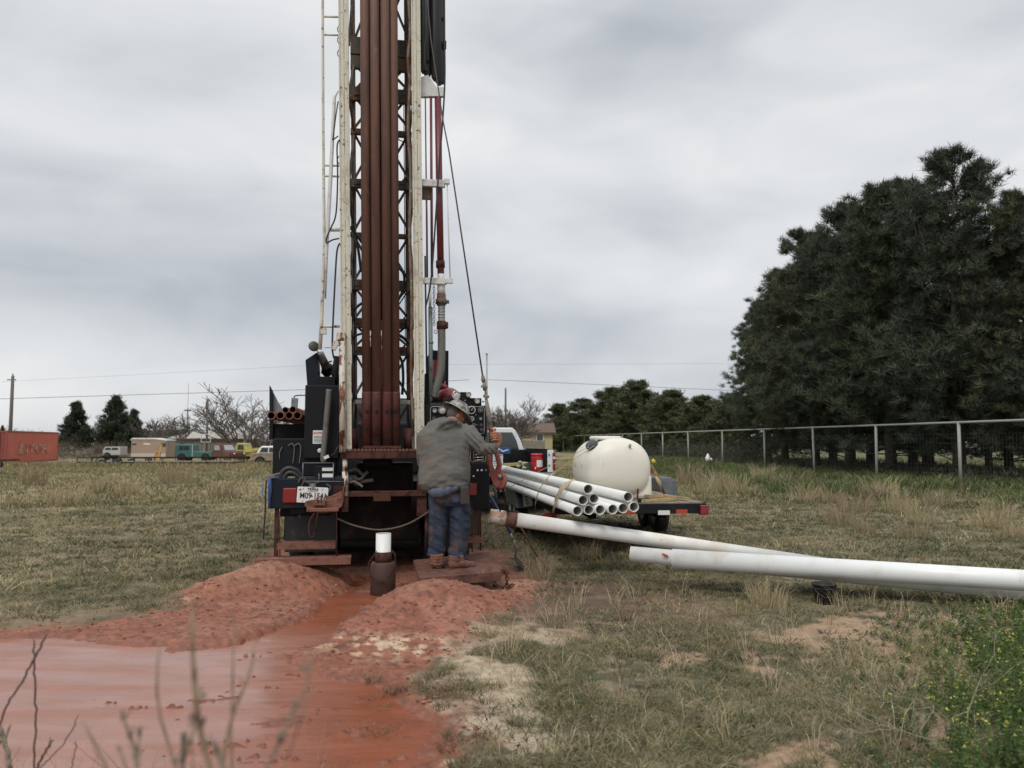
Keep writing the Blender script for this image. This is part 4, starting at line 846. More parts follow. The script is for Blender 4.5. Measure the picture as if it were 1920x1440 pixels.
m = MB(); m.beam((-.6, -.2, .72), (4.8, -.2, 1.5), .22, .26); m.beam((.9, .3, .95), (4.6, .3, 1.45), .3, .3); m.build('boom', yelp, yt)
jp = side_vehicle('scrap_suv', 'rusty tan off-roader with a white roof beside the rig', 'off-roader', 470, 520, 830, 60, [(0, .40), (3.3, .40), (3.4, .95), (3.3, .98), (0, .98), (-.02, .7)], 1.65, jeepm, [.72, 2.9], [], 0, sv, wr=.34)
MB().prism([(.42, .985), (3.2, .985), (3.1, 1.46), (2.9, 1.52), (.85, 1.52), (.68, 1.42)], .05, 1.6).build('cab', whitep, jp, bevel=.05)
for w_ in ([(.66, 1.06), (1.30, 1.06), (1.30, 1.40), (.84, 1.40)], [(1.38, 1.06), (2.1, 1.06), (2.1, 1.40), (1.38, 1.40)]): MB().prism(w_, .038, 1.612).build('window', glass, jp)
cp = side_vehicle('camper', 'boxy tan camper with a white rounded roof', 'camper', 246, 312, 817, 74, [(0, .35), (3.25, .35), (3.25, 2.05), (2.3, 2.18), (.12, 2.2), (0, 2.1)], 2.0, tanp, [], [[(.10, 1.62), (.45, 1.62), (.45, 1.75), (.10, 1.75)], [(2.72, 1.45), (3.2, 1.45), (3.2, 1.80), (2.72, 1.80)]], 0, sv)
MB().prism([(-.03, 2.10), (.1, 2.27), (1.9, 2.27), (2.4, 2.2), (3.3, 2.09), (3.3, 2.0), (2.3, 2.13), (.12, 2.15), (-.03, 2.02)], -.04, 2.04).build('roof', whitep, cp)
MB().prism([(0.02, .5), (3.2, .5), (3.2, .85), (.02, .85)], -.012, 2.012).build('skirt', M('pale_skirt', (.5, .45, .38), .7), cp)
MB().prism([(1.15, 1.66), (1.75, 1.62), (1.75, 1.75), (1.15, 1.78)], -.02, -.003).build('window_blind', whitep, cp)
wheel(cp, (1.6, .1, .3), .3, .2); wheel(cp, (1.6, 1.9, .3), .3, .2)
va = side_vehicle('van', 'dull white van hood half hidden in brush left of the camper', 'van', 193, 226, 834, 84, [(0, .5), (1.85, .5), (1.85, 1.4), (.2, 1.38), (0, 1.0)], 1.6, M('dirty_white', (.42, .41, .39), .7), [.5], [[(.25, 1.05), (.85, 1.05), (.85, 1.3), (.32, 1.3)], [(.95, 1.05), (1.6, 1.05), (1.6, 1.3), (.95, 1.3)]], 0, sv)
# leaning yellow frame
X = P(285, 858, 70).x; t = thing('yellow_implement', 'leaning yellow steel A-frame in front of the camper', 'implement', (X, 70, gz(X, 70)))
m = MB(); m.beam((.0, 0, .1), (.75, .2, 1.75), .14, .14); m.beam((.75, .2, 1.75), (.62, -.1, .1), .12, .1); m.beam((.3, .1, .7), (.66, .1, .75), .08); m.build('frame', M('yellow_orange_paint', (.45, .27, .10), .7, layers=[((.20, .09, .05), 3, .5, .65)]), t)
m = MB(); m.add([(.42, .03, .75), (.64, 0, .75), (.74, .19, 1.68)], [(0, 1, 2)]); m.add([(.25, .05, .2), (.62, -.05, .2), (.64, 0, .74), (.42, .03, .74)], [(0, 1, 2, 3)]); m.build('plate', MATS['yellow_orange_paint'], t)
# flatbed trailer in the grass
X = P(145, 860, 58).x; g = gz(X, 58); t = thing('flatbed_trailer', 'long low black flatbed trailer with side rails in the grass', 'trailer', (X, 58, g)); L = P(440, 860, 58).x - X
m = MB()
for y in (0, 2.1):
    m.beam((0, y, .30), (L, y, .30), .09, .12); m.beam((0, y, .66), (L, y, .68), .04, .05)
    for k in range(12): x = L * k / 11; m.beam((x, y, .3), (x, y, .67), .04)
for k in range(9): x = L * k / 8; m.beam((x, 0, .30), (x, 2.1, .30), .06)
m.build('frame', dark, t); MB().box(.05, .06, .36, L - .05, 2.04, .40).build('deck', wood, t)
for x in (1.85, 2.85):
    for y in (-.12, 2.22): wheel(t, (x, y, .24), .33, .2, rimm=greymetal)
m = MB(); m.torus((2.35, -.12, .42), .95, .035, 'y', 24, 6, (1, .42, 1)); m.build('fender', dark, t)
# low dark trailer at the far left edge
X = P(-14, 870, 52).x; t = thing('low_trailer', 'dark low trailer poking in at the left edge below the container', 'trailer', (X, 52, gz(X, 52)))
m = MB(); m.beam((0, 0, .55), (1.1, 0, .58), .1, .12); m.beam((0, 1, .55), (1.1, 1, .58), .1, .12); m.box(0, .06, .5, .9, .95, .56); m.build('frame', rusty, t); wheel(t, (.45, -.1, .28), .27, .18)
# ------------------------------------------------------------------ drilling rig truck
RF = Frame((-1.52, 9.3, 0), R(9)); RX = Vector((-1.52, 9.3, 0))
rig = thing('drilling_rig', 'tall truck-mounted drilling rig with a cream mast and muddy rear deck', 'drilling rig', RX, R(9))
p = RF.p
def rb(name, x0, y0, x1, y1, ly, d, mat, bev=.004, parent=None):
    xa, za, xb, zb = RF.rect(x0, y0, x1, y1, ly)
    return MB().box(xa, ly, za, xb, ly + d, zb).build(name, mat, parent or rig, bevel=bev)
def rbox(mb, x0, y0, x1, y1, ly, d):
    xa, za, xb, zb = RF.rect(x0, y0, x1, y1, ly); mb.box(xa, ly, za, xb, ly + d, zb)
def rline(mb, pts, rpx, ly, n=10, cap=True):
    """tube through photo points at depth ly (number or list); radius in pixels at that depth"""
    lys = ly if isinstance(ly, (list, tuple)) else [ly] * len(pts)
    q = [p(x, y, l) for (x, y), l in zip(pts, lys)]; k = [(9.42 + l) / 1500 for l in lys]
    r = rpx if isinstance(rpx, (list, tuple)) else [rpx] * len(pts)
    mb.loft(q, [a * b for a, b in zip(r, k)], n, cap)
def smooth(pts, n=6):
    """Catmull-Rom through 2-D points"""
    q = []; P_ = [pts[0]] + list(pts) + [pts[-1]]
    for i in range(1, len(P_) - 2):
        for k in range(n):
            t = k / n; a = [np.array(P_[i + j], float) for j in (-1, 0, 1, 2)]
            q.append(tuple(.5 * ((2 * a[1]) + (-a[0] + a[2]) * t + (2 * a[0] - 5 * a[1] + 4 * a[2] - a[3]) * t * t + (-a[0] + 3 * a[1] - 3 * a[2] + a[3]) * t ** 3)))
    q.append(tuple(pts[-1])); return q
ZT = 10.2
def upto(xt, yt, xb, yb, ly, ztop=ZT):
    T, B = p(xt, yt, ly), p(xb, yb, ly); d = (T - B) / (T.z - B.z); return B, B + d * (ztop - B.z)
# mast corner posts
def post(xt, xb, yb, wpx, ly, d, mat, name='mast_post', slots=False, ztop=ZT):
    B, T = upto(xt, 0, xb, yb, ly, ztop); wd = wpx * 9.42 / 1500; m = MB()
    a = Vector((0, d / 2, 0)); m.beam(B + a, T + a, wd, d, up=(0, 1, 0))
    # C-section lips and the dashed centre weld
    for s_ in (-1, 1): m.beam(B + Vector((s_ * (wd / 2 - .008), -.006, 0)), T + Vector((s_ * (wd / 2 - .008), -.006, 0)), .016, .012, up=(0, 1, 0))
    o = m.build(name, mat, rig, bevel=.004)
    if slots:
        s2 = MB(); s2.beam(B + Vector((.004, -.001, 0)), T + Vector((.004, -.001, 0)), .0038, .006, up=(0, 1, 0)); s2.build('seam', M('seam_shadow_paint', (.20, .17, .13), .8, layers=[((.58, .55, .45), 3, .5, .56)]), o)
    return o
post(643.5, 650, 850, 18.5, 0, .10, cream, slots=True); post(779.3, 787, 850, 17.5, 0, .10, cream, slots=True)
post(661, 666, 850, 9, .62, .07, truss, 'mast_rail'); post(763, 769, 850, 12, .62, .07, truss, 'mast_rail')
# cross members and lacing
ys = [(-330, -310), (-235, -222), (-140, -120), (-60, -40), (72, 104), (107, 130), (165, 190), (243, 253), (337, 353), (437, 445), (525, 544), (597, 615), (650, 666)]
for k, (a, b) in enumerate(ys): rb('cross_member', 657 if a < 500 else 660, a, 772 if a < 500 else 777, b, .55, .07, truss, .003)
rb('cross_member', 664, 750, 778, 757.5, .35, .05, cream, .003)
ed = [-330, -230, -130, -50, 85, 118, 178, 248, 345, 441, 535, 606, 658, 754, 850]
for i in range(len(ed) - 1):
    a, b = ed[i], ed[i + 1]
    if b - a < 45: continue
    m = MB(); ww = .028
    m.beam(p(663, a, .60), p(712, b - 6, .60), ww); m.beam(p(712, a, .605), p(663, b - 6, .605), ww); m.beam(p(768, a, .60), p(715, b - 6, .60), ww); m.beam(p(715, a, .605), p(768, b - 6, .605), ww)
    if i % 2 == 0: m.beam(p(654, a, .1), p(664, b, .6), ww); m.beam(p(776, a, .1), p(768, b, .6), ww)
    else: m.beam(p(654, b, .1), p(664, a, .6), ww); m.beam(p(776, b, .1), p(768, a, .6), ww)
    m.build('lacing', truss, rig)
# gusset plates
for y in (178, 345, 535, 606, 658):
    for (x0, x1) in ((664, 676), (760, 748)):
        a_, b_, c_ = p(x0, y - 14, .54), p(x1, y, .54), p(x0, y, .54); MB().prism([(a_.x, a_.z), (b_.x, b_.z), (c_.x, c_.z)], .535, .548).build('gusset', truss, rig)
# vertical drill stems held in the mast
for k, (xt, xb, ly, r_, w_) in enumerate([(684, 688.5, .07, 9.2, 9.8), (702, 706.5, .03, 8.8, 9.4), (721.5, 725.5, .03, 8.4, 9.0), (737, 741, .09, 8.6, 9.2)]):
    B, T = upto(xt, 0, xb, 745, ly, 9.9); k_ = (9.42 + ly) / 1500
    o = MB().loft([B, T], r_ * k_, 16).build('drill_stem', rodm, rig)
    B2, T2 = p(xb, 838, ly), p(xb, 735, ly)
    s_ = MB(); s_.loft([B2, B2.lerp(T2, .97), T2], [w_ * k_, w_ * k_, r_ * k_ * 1.02], 14); so = s_.build('stem_socket', rodred, o)
    sl = MB()
    for (yy, hh) in ((772, 5), (805, 7)):
        c_ = p(xb, yy, ly - w_ * k_); sl.box(c_.x - .018, c_.y - .004, c_.z - .02, c_.x + .018, c_.y + .01, c_.z + .02)
    if k in (1, 2):
        for j in range(5): c_ = p(xb, 820 + j * 3.2, ly - w_ * k_); sl.box(c_.x - .036, c_.y - .003, c_.z - .004, c_.x + .036, c_.y + .012, c_.z + .004)
    sl.build('slot', dark, so)
for k, (xt, xb, ly) in enumerate([(693.5, 697, .19), (711.5, 715.5, .17), (729, 733, .19)]):
    B, T = upto(xt, 0, xb, 836, ly, 9.9); MB().loft([B, T], .054, 12).build('rear_stem', rodm, rig)
m = MB(); rbox(m, 713.2, 600, 716.5, 838, .02, .05); m.build('guide_strip', rodred, rig)
m = MB(); rline(m, [(694.5, 620), (695, 650)], 1.2, .02, 6); m.build('scraped_key', cream_worn, rig); m = MB(); rline(m, [(715, 619), (716, 655)], 1.2, .02, 6); m.build('scraped_key', cream_worn, rig)
rb('stem_foot', 680, 836, 752, 841, -.04, .25, rusty); 
m = MB()
for x in (693, 735): rbox(m, x - 12, 841, x + 12, 845, -.02, .15)
m.build('foot_pad', rusty, rig)
for (x0, x1) in ((658, 672), (757, 776)):
    m = MB(); rline(m, [((x0 + x1) / 2, 803), ((x0 + x1) / 2, 846)], (x1 - x0) / 2, .28, 12); m.build('hydraulic_cylinder', rodred, rig)
# table between the posts, legs, lower beams
rb('drill_table', 640, 845, 797, 860, -.03, .75, rusty, .008)
m = MB()
for i in range(22):
    x = 642 + i * 7; rbox(m, x, 841.5, x + 5, 845.2, -.035, .03)
m.build('mud_crust', muddy, rig)
m = MB(); rline(m, [(647, 860), (647, 884)], 4.5, .02); rline(m, [(647, 884), (648, 930)], 5.5, .02); m.build('table_leg', cream_worn, rig)
m = MB(); rline(m, [(789, 860), (789, 932)], 4.5, .1); m.build('table_leg', rusty, rig)
rb('side_plate', 641, 905, 653, 960, .0, .12, rusty); rb('side_plate', 782, 905, 800, 968, .05, .12, rusty)
rb('cavity_dark_fill', 668, 868, 775, 921, .55, .5, dark, .03); rb('lower_beam', 652, 921, 800, 931, .02, .12, rusty, .006); rb('centre_bracket', 700, 926, 733, 940, -.02, .2, rusty, .006)  # first box is dark filler added for the shaded cavity below the table
rb('drive_housing', 680, 862, 736, 874, .3, .4, dark, .02)
m = MB(); rline(m, smooth([(655, 884), (668, 880), (680, 890), (690, 884)]), 3, .3); m.build('hydraulic_hose', greyhose, rig); m = MB(); rline(m, smooth([(657, 896), (668, 908), (680, 903), (700, 900)]), 3.6, .25); m.build('hydraulic_hose', greyhose, rig); m = MB(); rline(m, smooth([(664, 893), (674, 899), (684, 890)]), 2.6, .2); m.build('hydraulic_hose', greyhose, rig)
m = MB(); rline(m, smooth([(655, 905), (664, 903), (672, 907), (680, 913)], 5), [2.4] * 16, .15); m.build('coupling', M('brass_coupling', (.26, .20, .13), .5, .3), rig)
# chassis, axles, deck, cab
m = MB()
for x in (-.42, .42): m.box(x - .05, .25, .78, x + .05, 8.0, .98)
m.build('chassis_rail', dark, rig)
MB().box(-1.2, .9, 1.0, 1.2, 5.0, 1.10).build('deck', black, rig, bevel=.01)
m = MB(); m.loft([(-.9, 1.6, .5), (.9, 1.6, .5)], .09, 10); m.ball((0, 1.6, .5), .2, 12); m.loft([(-.9, 2.9, .5), (.9, 2.9, .5)], .09, 10); m.build('axle', dark, rig)
for yy in (1.6, 2.9):
    for x in (-1.02, -.72, .72, 1.02): wheel(rig, (x, yy, .48), .50, .26, 'x', rimm=dark)
for x in (-1.0, 1.0): wheel(rig, (x, 6.9, .48), .50, .28, 'x', rimm=dark)
cb = MB().prism([(5.3, .8), (7.6, .8), (7.7, 1.5), (7.1, 1.62), (6.8, 2.35), (5.4, 2.4), (5.3, 2.2)], -1.1, 1.1, 'x').build('cab', navy, rig, bevel=.05)
MB().box(-.85, 5.285, 1.7, .85, 5.298, 2.2).build('rear_window', glass, cb)
for s_ in (-1, 1): MB().prism([(5.6, 1.65), (6.7, 1.65), (6.5, 2.2), (5.65, 2.22)], s_ * 1.105, s_ * 1.112, 'x').build('side_window', glass, cb)
MB().box(-.95, 3.0, 1.10, .95, 5.0, 1.9).build('engine_cover', black, rig, bevel=.04)
for yy in (-1, 1): rbm = MB().box(yy * 1.18 - .03, 1.2, .35, yy * 1.18 + .03, 4.8, 1.0).build('side_skirt', black, rig)
MB().box(-1.15, .8, .25, -.55, .83, 1.0).build('mud_flap', rubber, rig); MB().box(.55, .8, .25, 1.15, .83, 1.0).build('mud_flap', rubber, rig)
MB().box(-.5, .85, .35, .5, 1.1, 1.0).build('underbody_dark_fill', dark, rig, bevel=.05)  # dark box added to stop light showing through beneath the truck
# left side: bumper, light, plate, step
bu = rb('bumper', 503, 897, 645, 953, -.02, .14, navy, .01)
m = MB(); rline(m, [(505, 897), (506.5, 920), (505, 935), (506, 953)], [3.2, 3.4, 2.2, 1.6], -.035, 8); rline(m, [(505, 897), (512, 896), (526, 893)], [2.2, 1.8, 1.0], -.03, 6); m.build('blue_sling', blues, rig)
m = MB(); c_ = p(543.5, 929, -.03); m.box(c_.x - .078, -.045, c_.z - .085, c_.x + .078, -.02, c_.z + .085); tl = m.build('tail_light', redlens, rig, bevel=.02)
pl = MB(); c_ = p(586, 928, -.045); tilt = R(3.0)
def platebuild(c_, wd, ht, parent, mats_=None, rot=(0, 0, 0)):
    m = MB(); r_ = .012; pts = []
    for (cx_, cz_, a0) in ((wd / 2 - r_, ht / 2 - r_, 0), (-wd / 2 + r_, ht / 2 - r_, 90), (-wd / 2 + r_, -ht / 2 + r_, 180), (wd / 2 - r_, -ht / 2 + r_, 270)):
        for k in range(5): a = R(a0 + k * 22.5); pts.append((cx_ + math.cos(a) * r_, cz_ + math.sin(a) * r_))
    m.prism(pts, 0, .003); return m.build('license_plate', paper, parent, loc=c_, rot=rot)
PW = .342; PH = .178
plate = platebuild(Vector((c_.x, -.05, c_.z)), PW, PH, rig, rot=(0, tilt, 0))
text(None, 'plate_number', 'M09 1541', .092, inkb, plate, (.008, -.0025, -.012), sx=.80, bold=.0015)
text(None, 'plate_state', 'TEXAS', .036, inkb, plate, (0, -.0025, .062), sx=1.15, bold=.001)
m = MB(); 
for x in (-.105, .105): m.lathe([(.0055, 0), (.0055, .003)], 8, Matrix.Translation((x, -.001, .066)) @ Matrix.Rotation(math.pi / 2, 4, 'X'))
m.lathe([(.0055, 0), (.0055, .003)], 8, Matrix.Translation((-.105, -.001, -.072)) @ Matrix.Rotation(math.pi / 2, 4, 'X'))
star = [(math.cos(R(90 + k * 36)) * (.016 if k % 2 == 0 else .006) - .138, math.sin(R(90 + k * 36)) * (.016 if k % 2 == 0 else .006) + .055) for k in range(10)]
m.prism(star, -.003, -.001); sh = [(.0 + a, -.012 + b) for a, b in [(-.012, .004), (-.004, .014), (.002, .006), (.012, .002), (.006, -.008), (0, -.016), (-.006, -.006)]]; m.prism([(x - .006, z) for x, z in sh], -.003, -.001)
m.box(-.05, -.003, .036, .05, -.001, .039); m.box(-.07, -.003, -.074, .05, -.001, -.070); m.build('plate_marks', inkb, plate)
m = MB(); rline(m, [(586, 910), (586, 910.2)], 3.2, [-.075, -.04], 10); rbox(m, 580, 906, 592, 914, -.04, .02); m.build('plate_lamp', greymetal, rig)
m = MB()   # muddy slip spade hanging below the plate
pts = [(571, 946), (574, 939), (590, 936), (612, 938), (640, 931), (645, 938), (641, 950), (622, 960), (604, 962), (580, 958)]
q = [p(x, y, -.2) for x, y in pts]; m.prism([(v.x, v.z) for v in q], -.24, -.20)
q = [p(x, y, -.16) for x, y in [(609, 926), (617, 932), (640, 921), (645, 936), (612, 942)]]; m.prism([(v.x, v.z) for v in q], -.17, -.12)
for x in (592, 600, 606): q = [p(x + a, b, -.3) for a, b in ((-5, 948), (3, 929), (4, 948))]; m.prism([(v.x, v.z) for v in q], -.30, -.24)
a_ = p(571, 952, -.36); b_ = p(640, 948, -.36); m.box(a_.x + .02, -.38, a_.z - .045, b_.x - .03, -.20, a_.z - .01)
m.build('slip_bracket', muddy, rig, bevel=.006)
rb('side_plate', 628, 912, 645, 940, -.03, .1, muddy)
m = MB()
for i in range(7): rbox(m, 625, 911 + i * 2.6, 641, 912.2 + i * 2.6, -.05, .03)
m.build('spring_coil', rusty, rig)
m = MB()   # wire cage with paper labels
for a_, b_ in (((568, 868), (568, 902)), ((568, 868), (625, 868)), ((625, 868), (625, 903)), ((568, 902), (653, 903)), ((598, 888), (598, 905))): rline(m, [a_, b_], .7, -.05, 6)
rline(m, [(568, 868), (568, 868)], .7, [-.05, .2], 6); rline(m, [(625, 868), (625, 868)], .7, [-.05, .2], 6); m.build('wire_cage', greymetal, rig)
cr = rb('battery_box', 590, 874, 627, 902, .0, .2, black); rb('box_label', 604, 877, 624.5, 883, -.004, .003, paper, 0, cr); rb('box_label', 604, 888, 624.5, 895, -.004, .003, paper, 0, cr)
m = MB(); rline(m, smooth([(527, 897), (530, 885), (541, 878), (556, 882), (566, 893)]), 4.5, .08); rline(m, smooth([(532, 898), (540, 887), (552, 888), (562, 897)]), 4.2, .04); m.build('coiled_hose', hose, rig)
m = MB(); m.beam(p(491, 897, -.05), p(531, 886, .1), .03, .02); m.build('wooden_handle', wood, rig)
m = MB(); rline(m, smooth([(559, 905), (566, 894), (572, 900)]), 1, -.04, 6); m.build('light_cable', greyhose, rig); m = MB(); rline(m, smooth([(612, 908), (620, 914), (613, 926)]), 1.2, -.04, 6); m.build('light_cable', greyhose, rig); m = MB(); rline(m, smooth([(565, 912), (571, 903), (585, 907), (600, 903)]), 1.0, -.045, 6); m.build('light_cable', greyhose, rig)
rb('under_box', 545, 953, 572, 963, .05, .2, navy); rb('under_box', 525, 953, 620, 968, .25, .2, black)
rb('step_leg', 514, 953, 522, 1050, .02, .04, rusty); m = MB(); rline(m, [(524, 958), (525, 1052)], 1.1, -.1, 6); m.build('step_hanger', rusty, rig); m = MB(); rline(m, [(631, 955), (631, 1050)], 1.6, -.12, 6); m.build('step_hanger', rusty, rig)
def toothed(x0, x1, y0, y1, ly, d, name='step'):
    xa, za, xb, zb = RF.rect(x0, y0, x1, y1, ly); m = MB(); m.box(xa, ly, za, xb, ly + d, zb); n = int((xb - xa) / .022)
    for k in range(n):
        x = xa + (xb - xa) * k / n
        for dd in (0, d - .014): m.box(x, ly + dd + .001, zb + .0005, x + .012, ly + dd + .013, zb + .006 + .006 * random.random())
    return m.build(name, muddy, rig)
random.seed(3)
toothed(519, 629, 1019, 1030, -.12, .22); toothed(478, 657, 1049, 1060, -.32, .28)
rb('step_bracket', 500, 1060, 530, 1068, -.25, .2, rusty); rb('step_bracket', 625, 1058, 634, 1068, -.2, .15, rusty)
for (x, y1) in ((481.5, 1094), (487, 1095), (494, 1082)):
    m = MB(); m.chain([p(x, 1062, -.34), p(x + .5, y1, -.34)], .05, .015, .006); m.build('chain', rusty, rig)
m = MB(); m.chain([p(481, 1094, -.34), p(490, 1097, -.36), p(497, 1092, -.36)], .05, .015, .006); m.build('chain', rusty, rig)
m = MB(); rline(m, smooth([(499, 900), (498, 930), (497, 965), (495, 990), (494, 1010)]), 1.5, -.1, 7); m.build('hanging_strap', rubber, rig)
m = MB(); rline(m, smooth([(494, 905), (491, 925), (493, 932)]), 1.3, -.11, 6); m.build('blue_string', M('light_blue_string', (.10, .25, .42), .8), rig)
m = MB(); rline(m, smooth([(590, 962), (582, 975), (579, 992), (582, 1007), (588, 1006), (588, 998)]), 1.6, -.05, 7); m.build('hanging_hook', rusty, rig); m = MB(); rline(m, [(596, 960), (592, 985), (594, 996)], 1.1, -.05, 6); m.build('hanging_hook', rusty, rig); m = MB(); rline(m, [(560, 965), (564, 985), (563, 965)], .9, .0, 5); m.build('hanging_hook', rusty, rig)
m = MB(); rline(m, smooth([(632, 972), (660, 984), (700, 993), (735, 991), (770, 980), (806, 958)]), 1.6, -.08, 7); m.build('sagging_rope', M('old_brown_rope', (.13, .10, .07), .9), rig)
# left side: tall black box, stack, ducts, mirror
rb('lower_box', 511, 822, 632, 893, .35, .6, black, .012); tb = rb('tall_box', 571, 722, 636, 860, .30, .9, black, .012)
m = MB()
for x in (540, 552): rline(m, smooth([(x, 836), (x + 8, 832), (x + 12, 842), (x + 9, 870)]), 1.0, .33, 6)
rline(m, smooth([(529, 838), (524, 850), (525, 862)]), 1.0, .33, 6); m.build('box_cable', greyhose, rig)
sg = rb('caution_sign', 586.5, 807, 608, 832, .292, .004, paper, 0)
a_ = p(597, 812, .29); text(None, 'sign_heading', 'CAUTION', .031, inkr, sg, (a_.x, .290, a_.z), ext=.0006, bold=.001)
m = MB()
for k in range(5):
    y = 818 + k * 2.7; xa, za, xb, zb = RF.rect(588.5, y - .6, 606 - (k % 2) * 3, y + .4, .29)
    x = xa; rg = random.Random(k)
    while x < xb - .006: L_ = rg.uniform(.008, .022); m.box(x, .2895, za, min(x + L_, xb), .2915, zb); x += L_ + .004
m.build('sign_lines', inkb, sg)
m = MB(); q = [p(x, y, .42) for x, y in [(576, 724), (572.5, 675), (595, 660), (597, 707), (597, 724)]]; m.prism([(v.x, v.z) for v in q], .42, .75); m.build('exhaust_hood', navy, rig, bevel=.006)
rb('hood_shelf', 594, 706, 628, 728, .4, .5, black)
m = MB(); rline(m, [(600, 662), (612, 690)], [6.5, 8.5], [.5, .6], 16); m.build('air_duct', greyhose, rig)
m = MB(); rline(m, [(610, 690), (622, 700)], [12, 14], [.7, .7], 16); rline(m, smooth([(603, 700), (607, 684), (622, 677)]), 1.4, .5, 6); rline(m, [(632, 668), (628, 700), (634, 730)], [5, 7, 8], .5, 10); m.build('air_filter', dark, rig)
m = MB(); c_ = p(588.5, 649, .35); m.lathe([(.005, .012), (.035, .010), (.06, .0), (.064, -.006), (.06, -.012), (.005, -.03)], 24, Matrix.Translation(c_) @ Matrix.Rotation(R(80), 4, 'X') @ Matrix.Rotation(R(15), 4, 'Y')); rline(m, [(593, 656), (598, 662)], .9, .36, 6); m.build('round_mirror', M('dull_mirror_back', (.06, .06, .055), .5), rig)
m = MB(); q = [p(x, y, 1.0) for x, y in [(505.5, 822), (505.5, 723), (511, 733), (511, 822)]]; m.prism([(v.x, v.z) for v in q], .98, 1.06); q = [p(x, y, 1.06) for x, y in [(511, 775), (511, 733), (532, 774)]]; fm = m.build('rack_post', navy, rig)
m = MB(); m.prism([(v.x, v.z) for v in q], 1.05, 1.08); m.build('rack_gusset', greymetal, rig)
m = MB(); q = [p(x, y, 5.4) for x, y in [(546.5, 745), (559, 746.5), (556, 781), (544.5, 779)]]; m.prism([(v.x, v.z) for v in q], 5.4, 5.46); mo = m.build('wing_mirror', greymetal, rig, bevel=.01)
m = MB(); rline(m, smooth([(552, 746), (554, 742), (572, 741)]), 1.0, 5.45, 6); rline(m, [(571, 768), (562, 778)], .8, 5.45, 6); m.build('mirror_arm', dark, mo)
rb('rod_rack', 505, 795, 572, 823, .95, .12, black); rb('rod_rack', 505, 783, 512, 824, .9, .05, black)
# left flank: ladder, hoses, worn post
m = MB(); rline(m, [(605, -200), (605, 0), (606, 250), (608, 450), (603, 600), (600, 655)], [2.4, 2.4, 2.5, 2.6, 3.2, 3.6], .05, 8); m.build('ladder_rail', cream, rig)
for y in (-110, -60, 31, 65, 310, 330): m = MB(); rline(m, [(606, y), (636, y + 1)], 2.0, .05, 8); m.build('ladder_rung', cream, rig)
m = MB(); rline(m, [(620, 431), (637, 431)], 3.4, .05, 8); rline(m, [(604, 612), (637, 612)], 2.6, .05, 8); m.build('ladder_bracket', cream, rig)
m = MB(); rbox(m, 601, 616, 612, 626, .02, .05); m.build('ladder_clamp', cream_worn, rig)
m = MB(); rline(m, [(634, 170), (627, 182), (620, 330), (612, 470), (610, 560)], [1.6, 3.2, 3.6, 3.4, 1.5], .02, 8); m.build('slanted_brace', white_steel, rig)
m = MB(); rline(m, smooth([(634, 190), (630, 215), (625, 255), (624, 262), (634, 255)]), 1.2, -.02, 7); rline(m, smooth([(637, 262), (632, 275), (633, 330), (630, 400), (620, 428), (612, 447), (613, 455), (623, 450), (636, 447)]), 1.5, -.02, 7)
rline(m, smooth([(637, 456), (632, 470), (629, 510), (625, 590), (623, 650), (626, 672)]), 1.7, -.02, 7); m.build('hydraulic_hose', hose, rig)
m = MB()
for y in (55, 75, 100, 300): rline(m, smooth([(636, y - 8), (632.5, y), (636, y + 8)], 3), .8, .0, 5)
m.build('hose_clip', dark, rig)
m = MB(); rbox(m, 630, 623, 647, 640, -.06, .1); q = [p(x, y, -.05) for x, y in [(622, 644), (631, 636), (647, 636), (647, 646), (633, 648), (628, 658), (622, 654)]]; m.prism([(v.x, v.z) for v in q], -.06, -.01); m.build('cylinder_head', cream_worn, rig, bevel=.004)
m = MB(); rline(m, [(641.5, 640), (642, 848)], 5.6, -.05, 12); m.build('lift_cylinder', cream_worn, rig)
m = MB(); rline(m, [(608, 652), (624, 652)], .6, .0, 6); m.build('tie_rod', dark, rig)
m = MB(); rline(m, smooth([(617, 730), (614, 765), (611, 800), (608, 835), (606, 855), (607, 866)]), 5.2, .2, 12); m.build('suction_hose', greyhose, rig)
c_ = p(600, 845, .29); m = MB(); m.lathe([(.028, 0), (.028, .02), (.02, .024), (.002, .024)], 18, Matrix.Translation(c_) @ Matrix.Rotation(math.pi / 2, 4, 'X')); m.build('gauge', gface, rig)
m = MB(); c_ = p(612, 857, .1); m.box(-.03, -.002, -.018, .03, .002, .018, Matrix.Translation(c_) @ Matrix.Rotation(R(-25), 4, 'Y')); m.build('hanging_tag', paper, rig)
m = MB()
for a_, b_ in (((623, 858), (635, 835)), ((616, 858), (634, 846))): rline(m, [a_, b_], 1.3, .15, 7)
m.build('hose_end', hose, rig)
# hoses and cables inside the mast
m = MB(); rline(m, smooth([(655, 330), (657, 380), (662, 420), (672, 470), (677, 510)]), 2.6, .4, 8); m.build('mast_hose', hose, rig)
m = MB(); rline(m, smooth([(657, 425), (668, 440), (682, 458)]), 3.2, .4, 8); m.build('mast_hose', hose, rig)
m = MB(); rline(m, smooth([(745, 500), (756, 512), (758, 530), (753, 550), (745, 566)]), 2.4, .4, 8); m.build('mast_hose', hose, rig)
m = MB(); rline(m, smooth([(657, 592), (663, 582), (672, 573), (680, 568)]), 2.6, .4, 8); m.build('mast_hose', hose, rig)
m = MB(); rline(m, smooth([(657, 640), (666, 630), (680, 625)]), 2.2, .4, 8); m.build('mast_hose', hose, rig)
m = MB(); rline(m, smooth([(746, 627), (757, 634), (768, 645)]), 3.0, .4, 8); m.build('mast_hose', hose, rig)
m = MB(); rline(m, smooth([(747, 665), (754, 680), (756, 710), (754, 740)]), 2.6, .4, 8); m.build('mast_hose', hose, rig)
m = MB(); rline(m, smooth([(746, 574), (754, 562), (765, 545)]), 1.2, .4, 6); m.build('mast_hose', hose, rig)
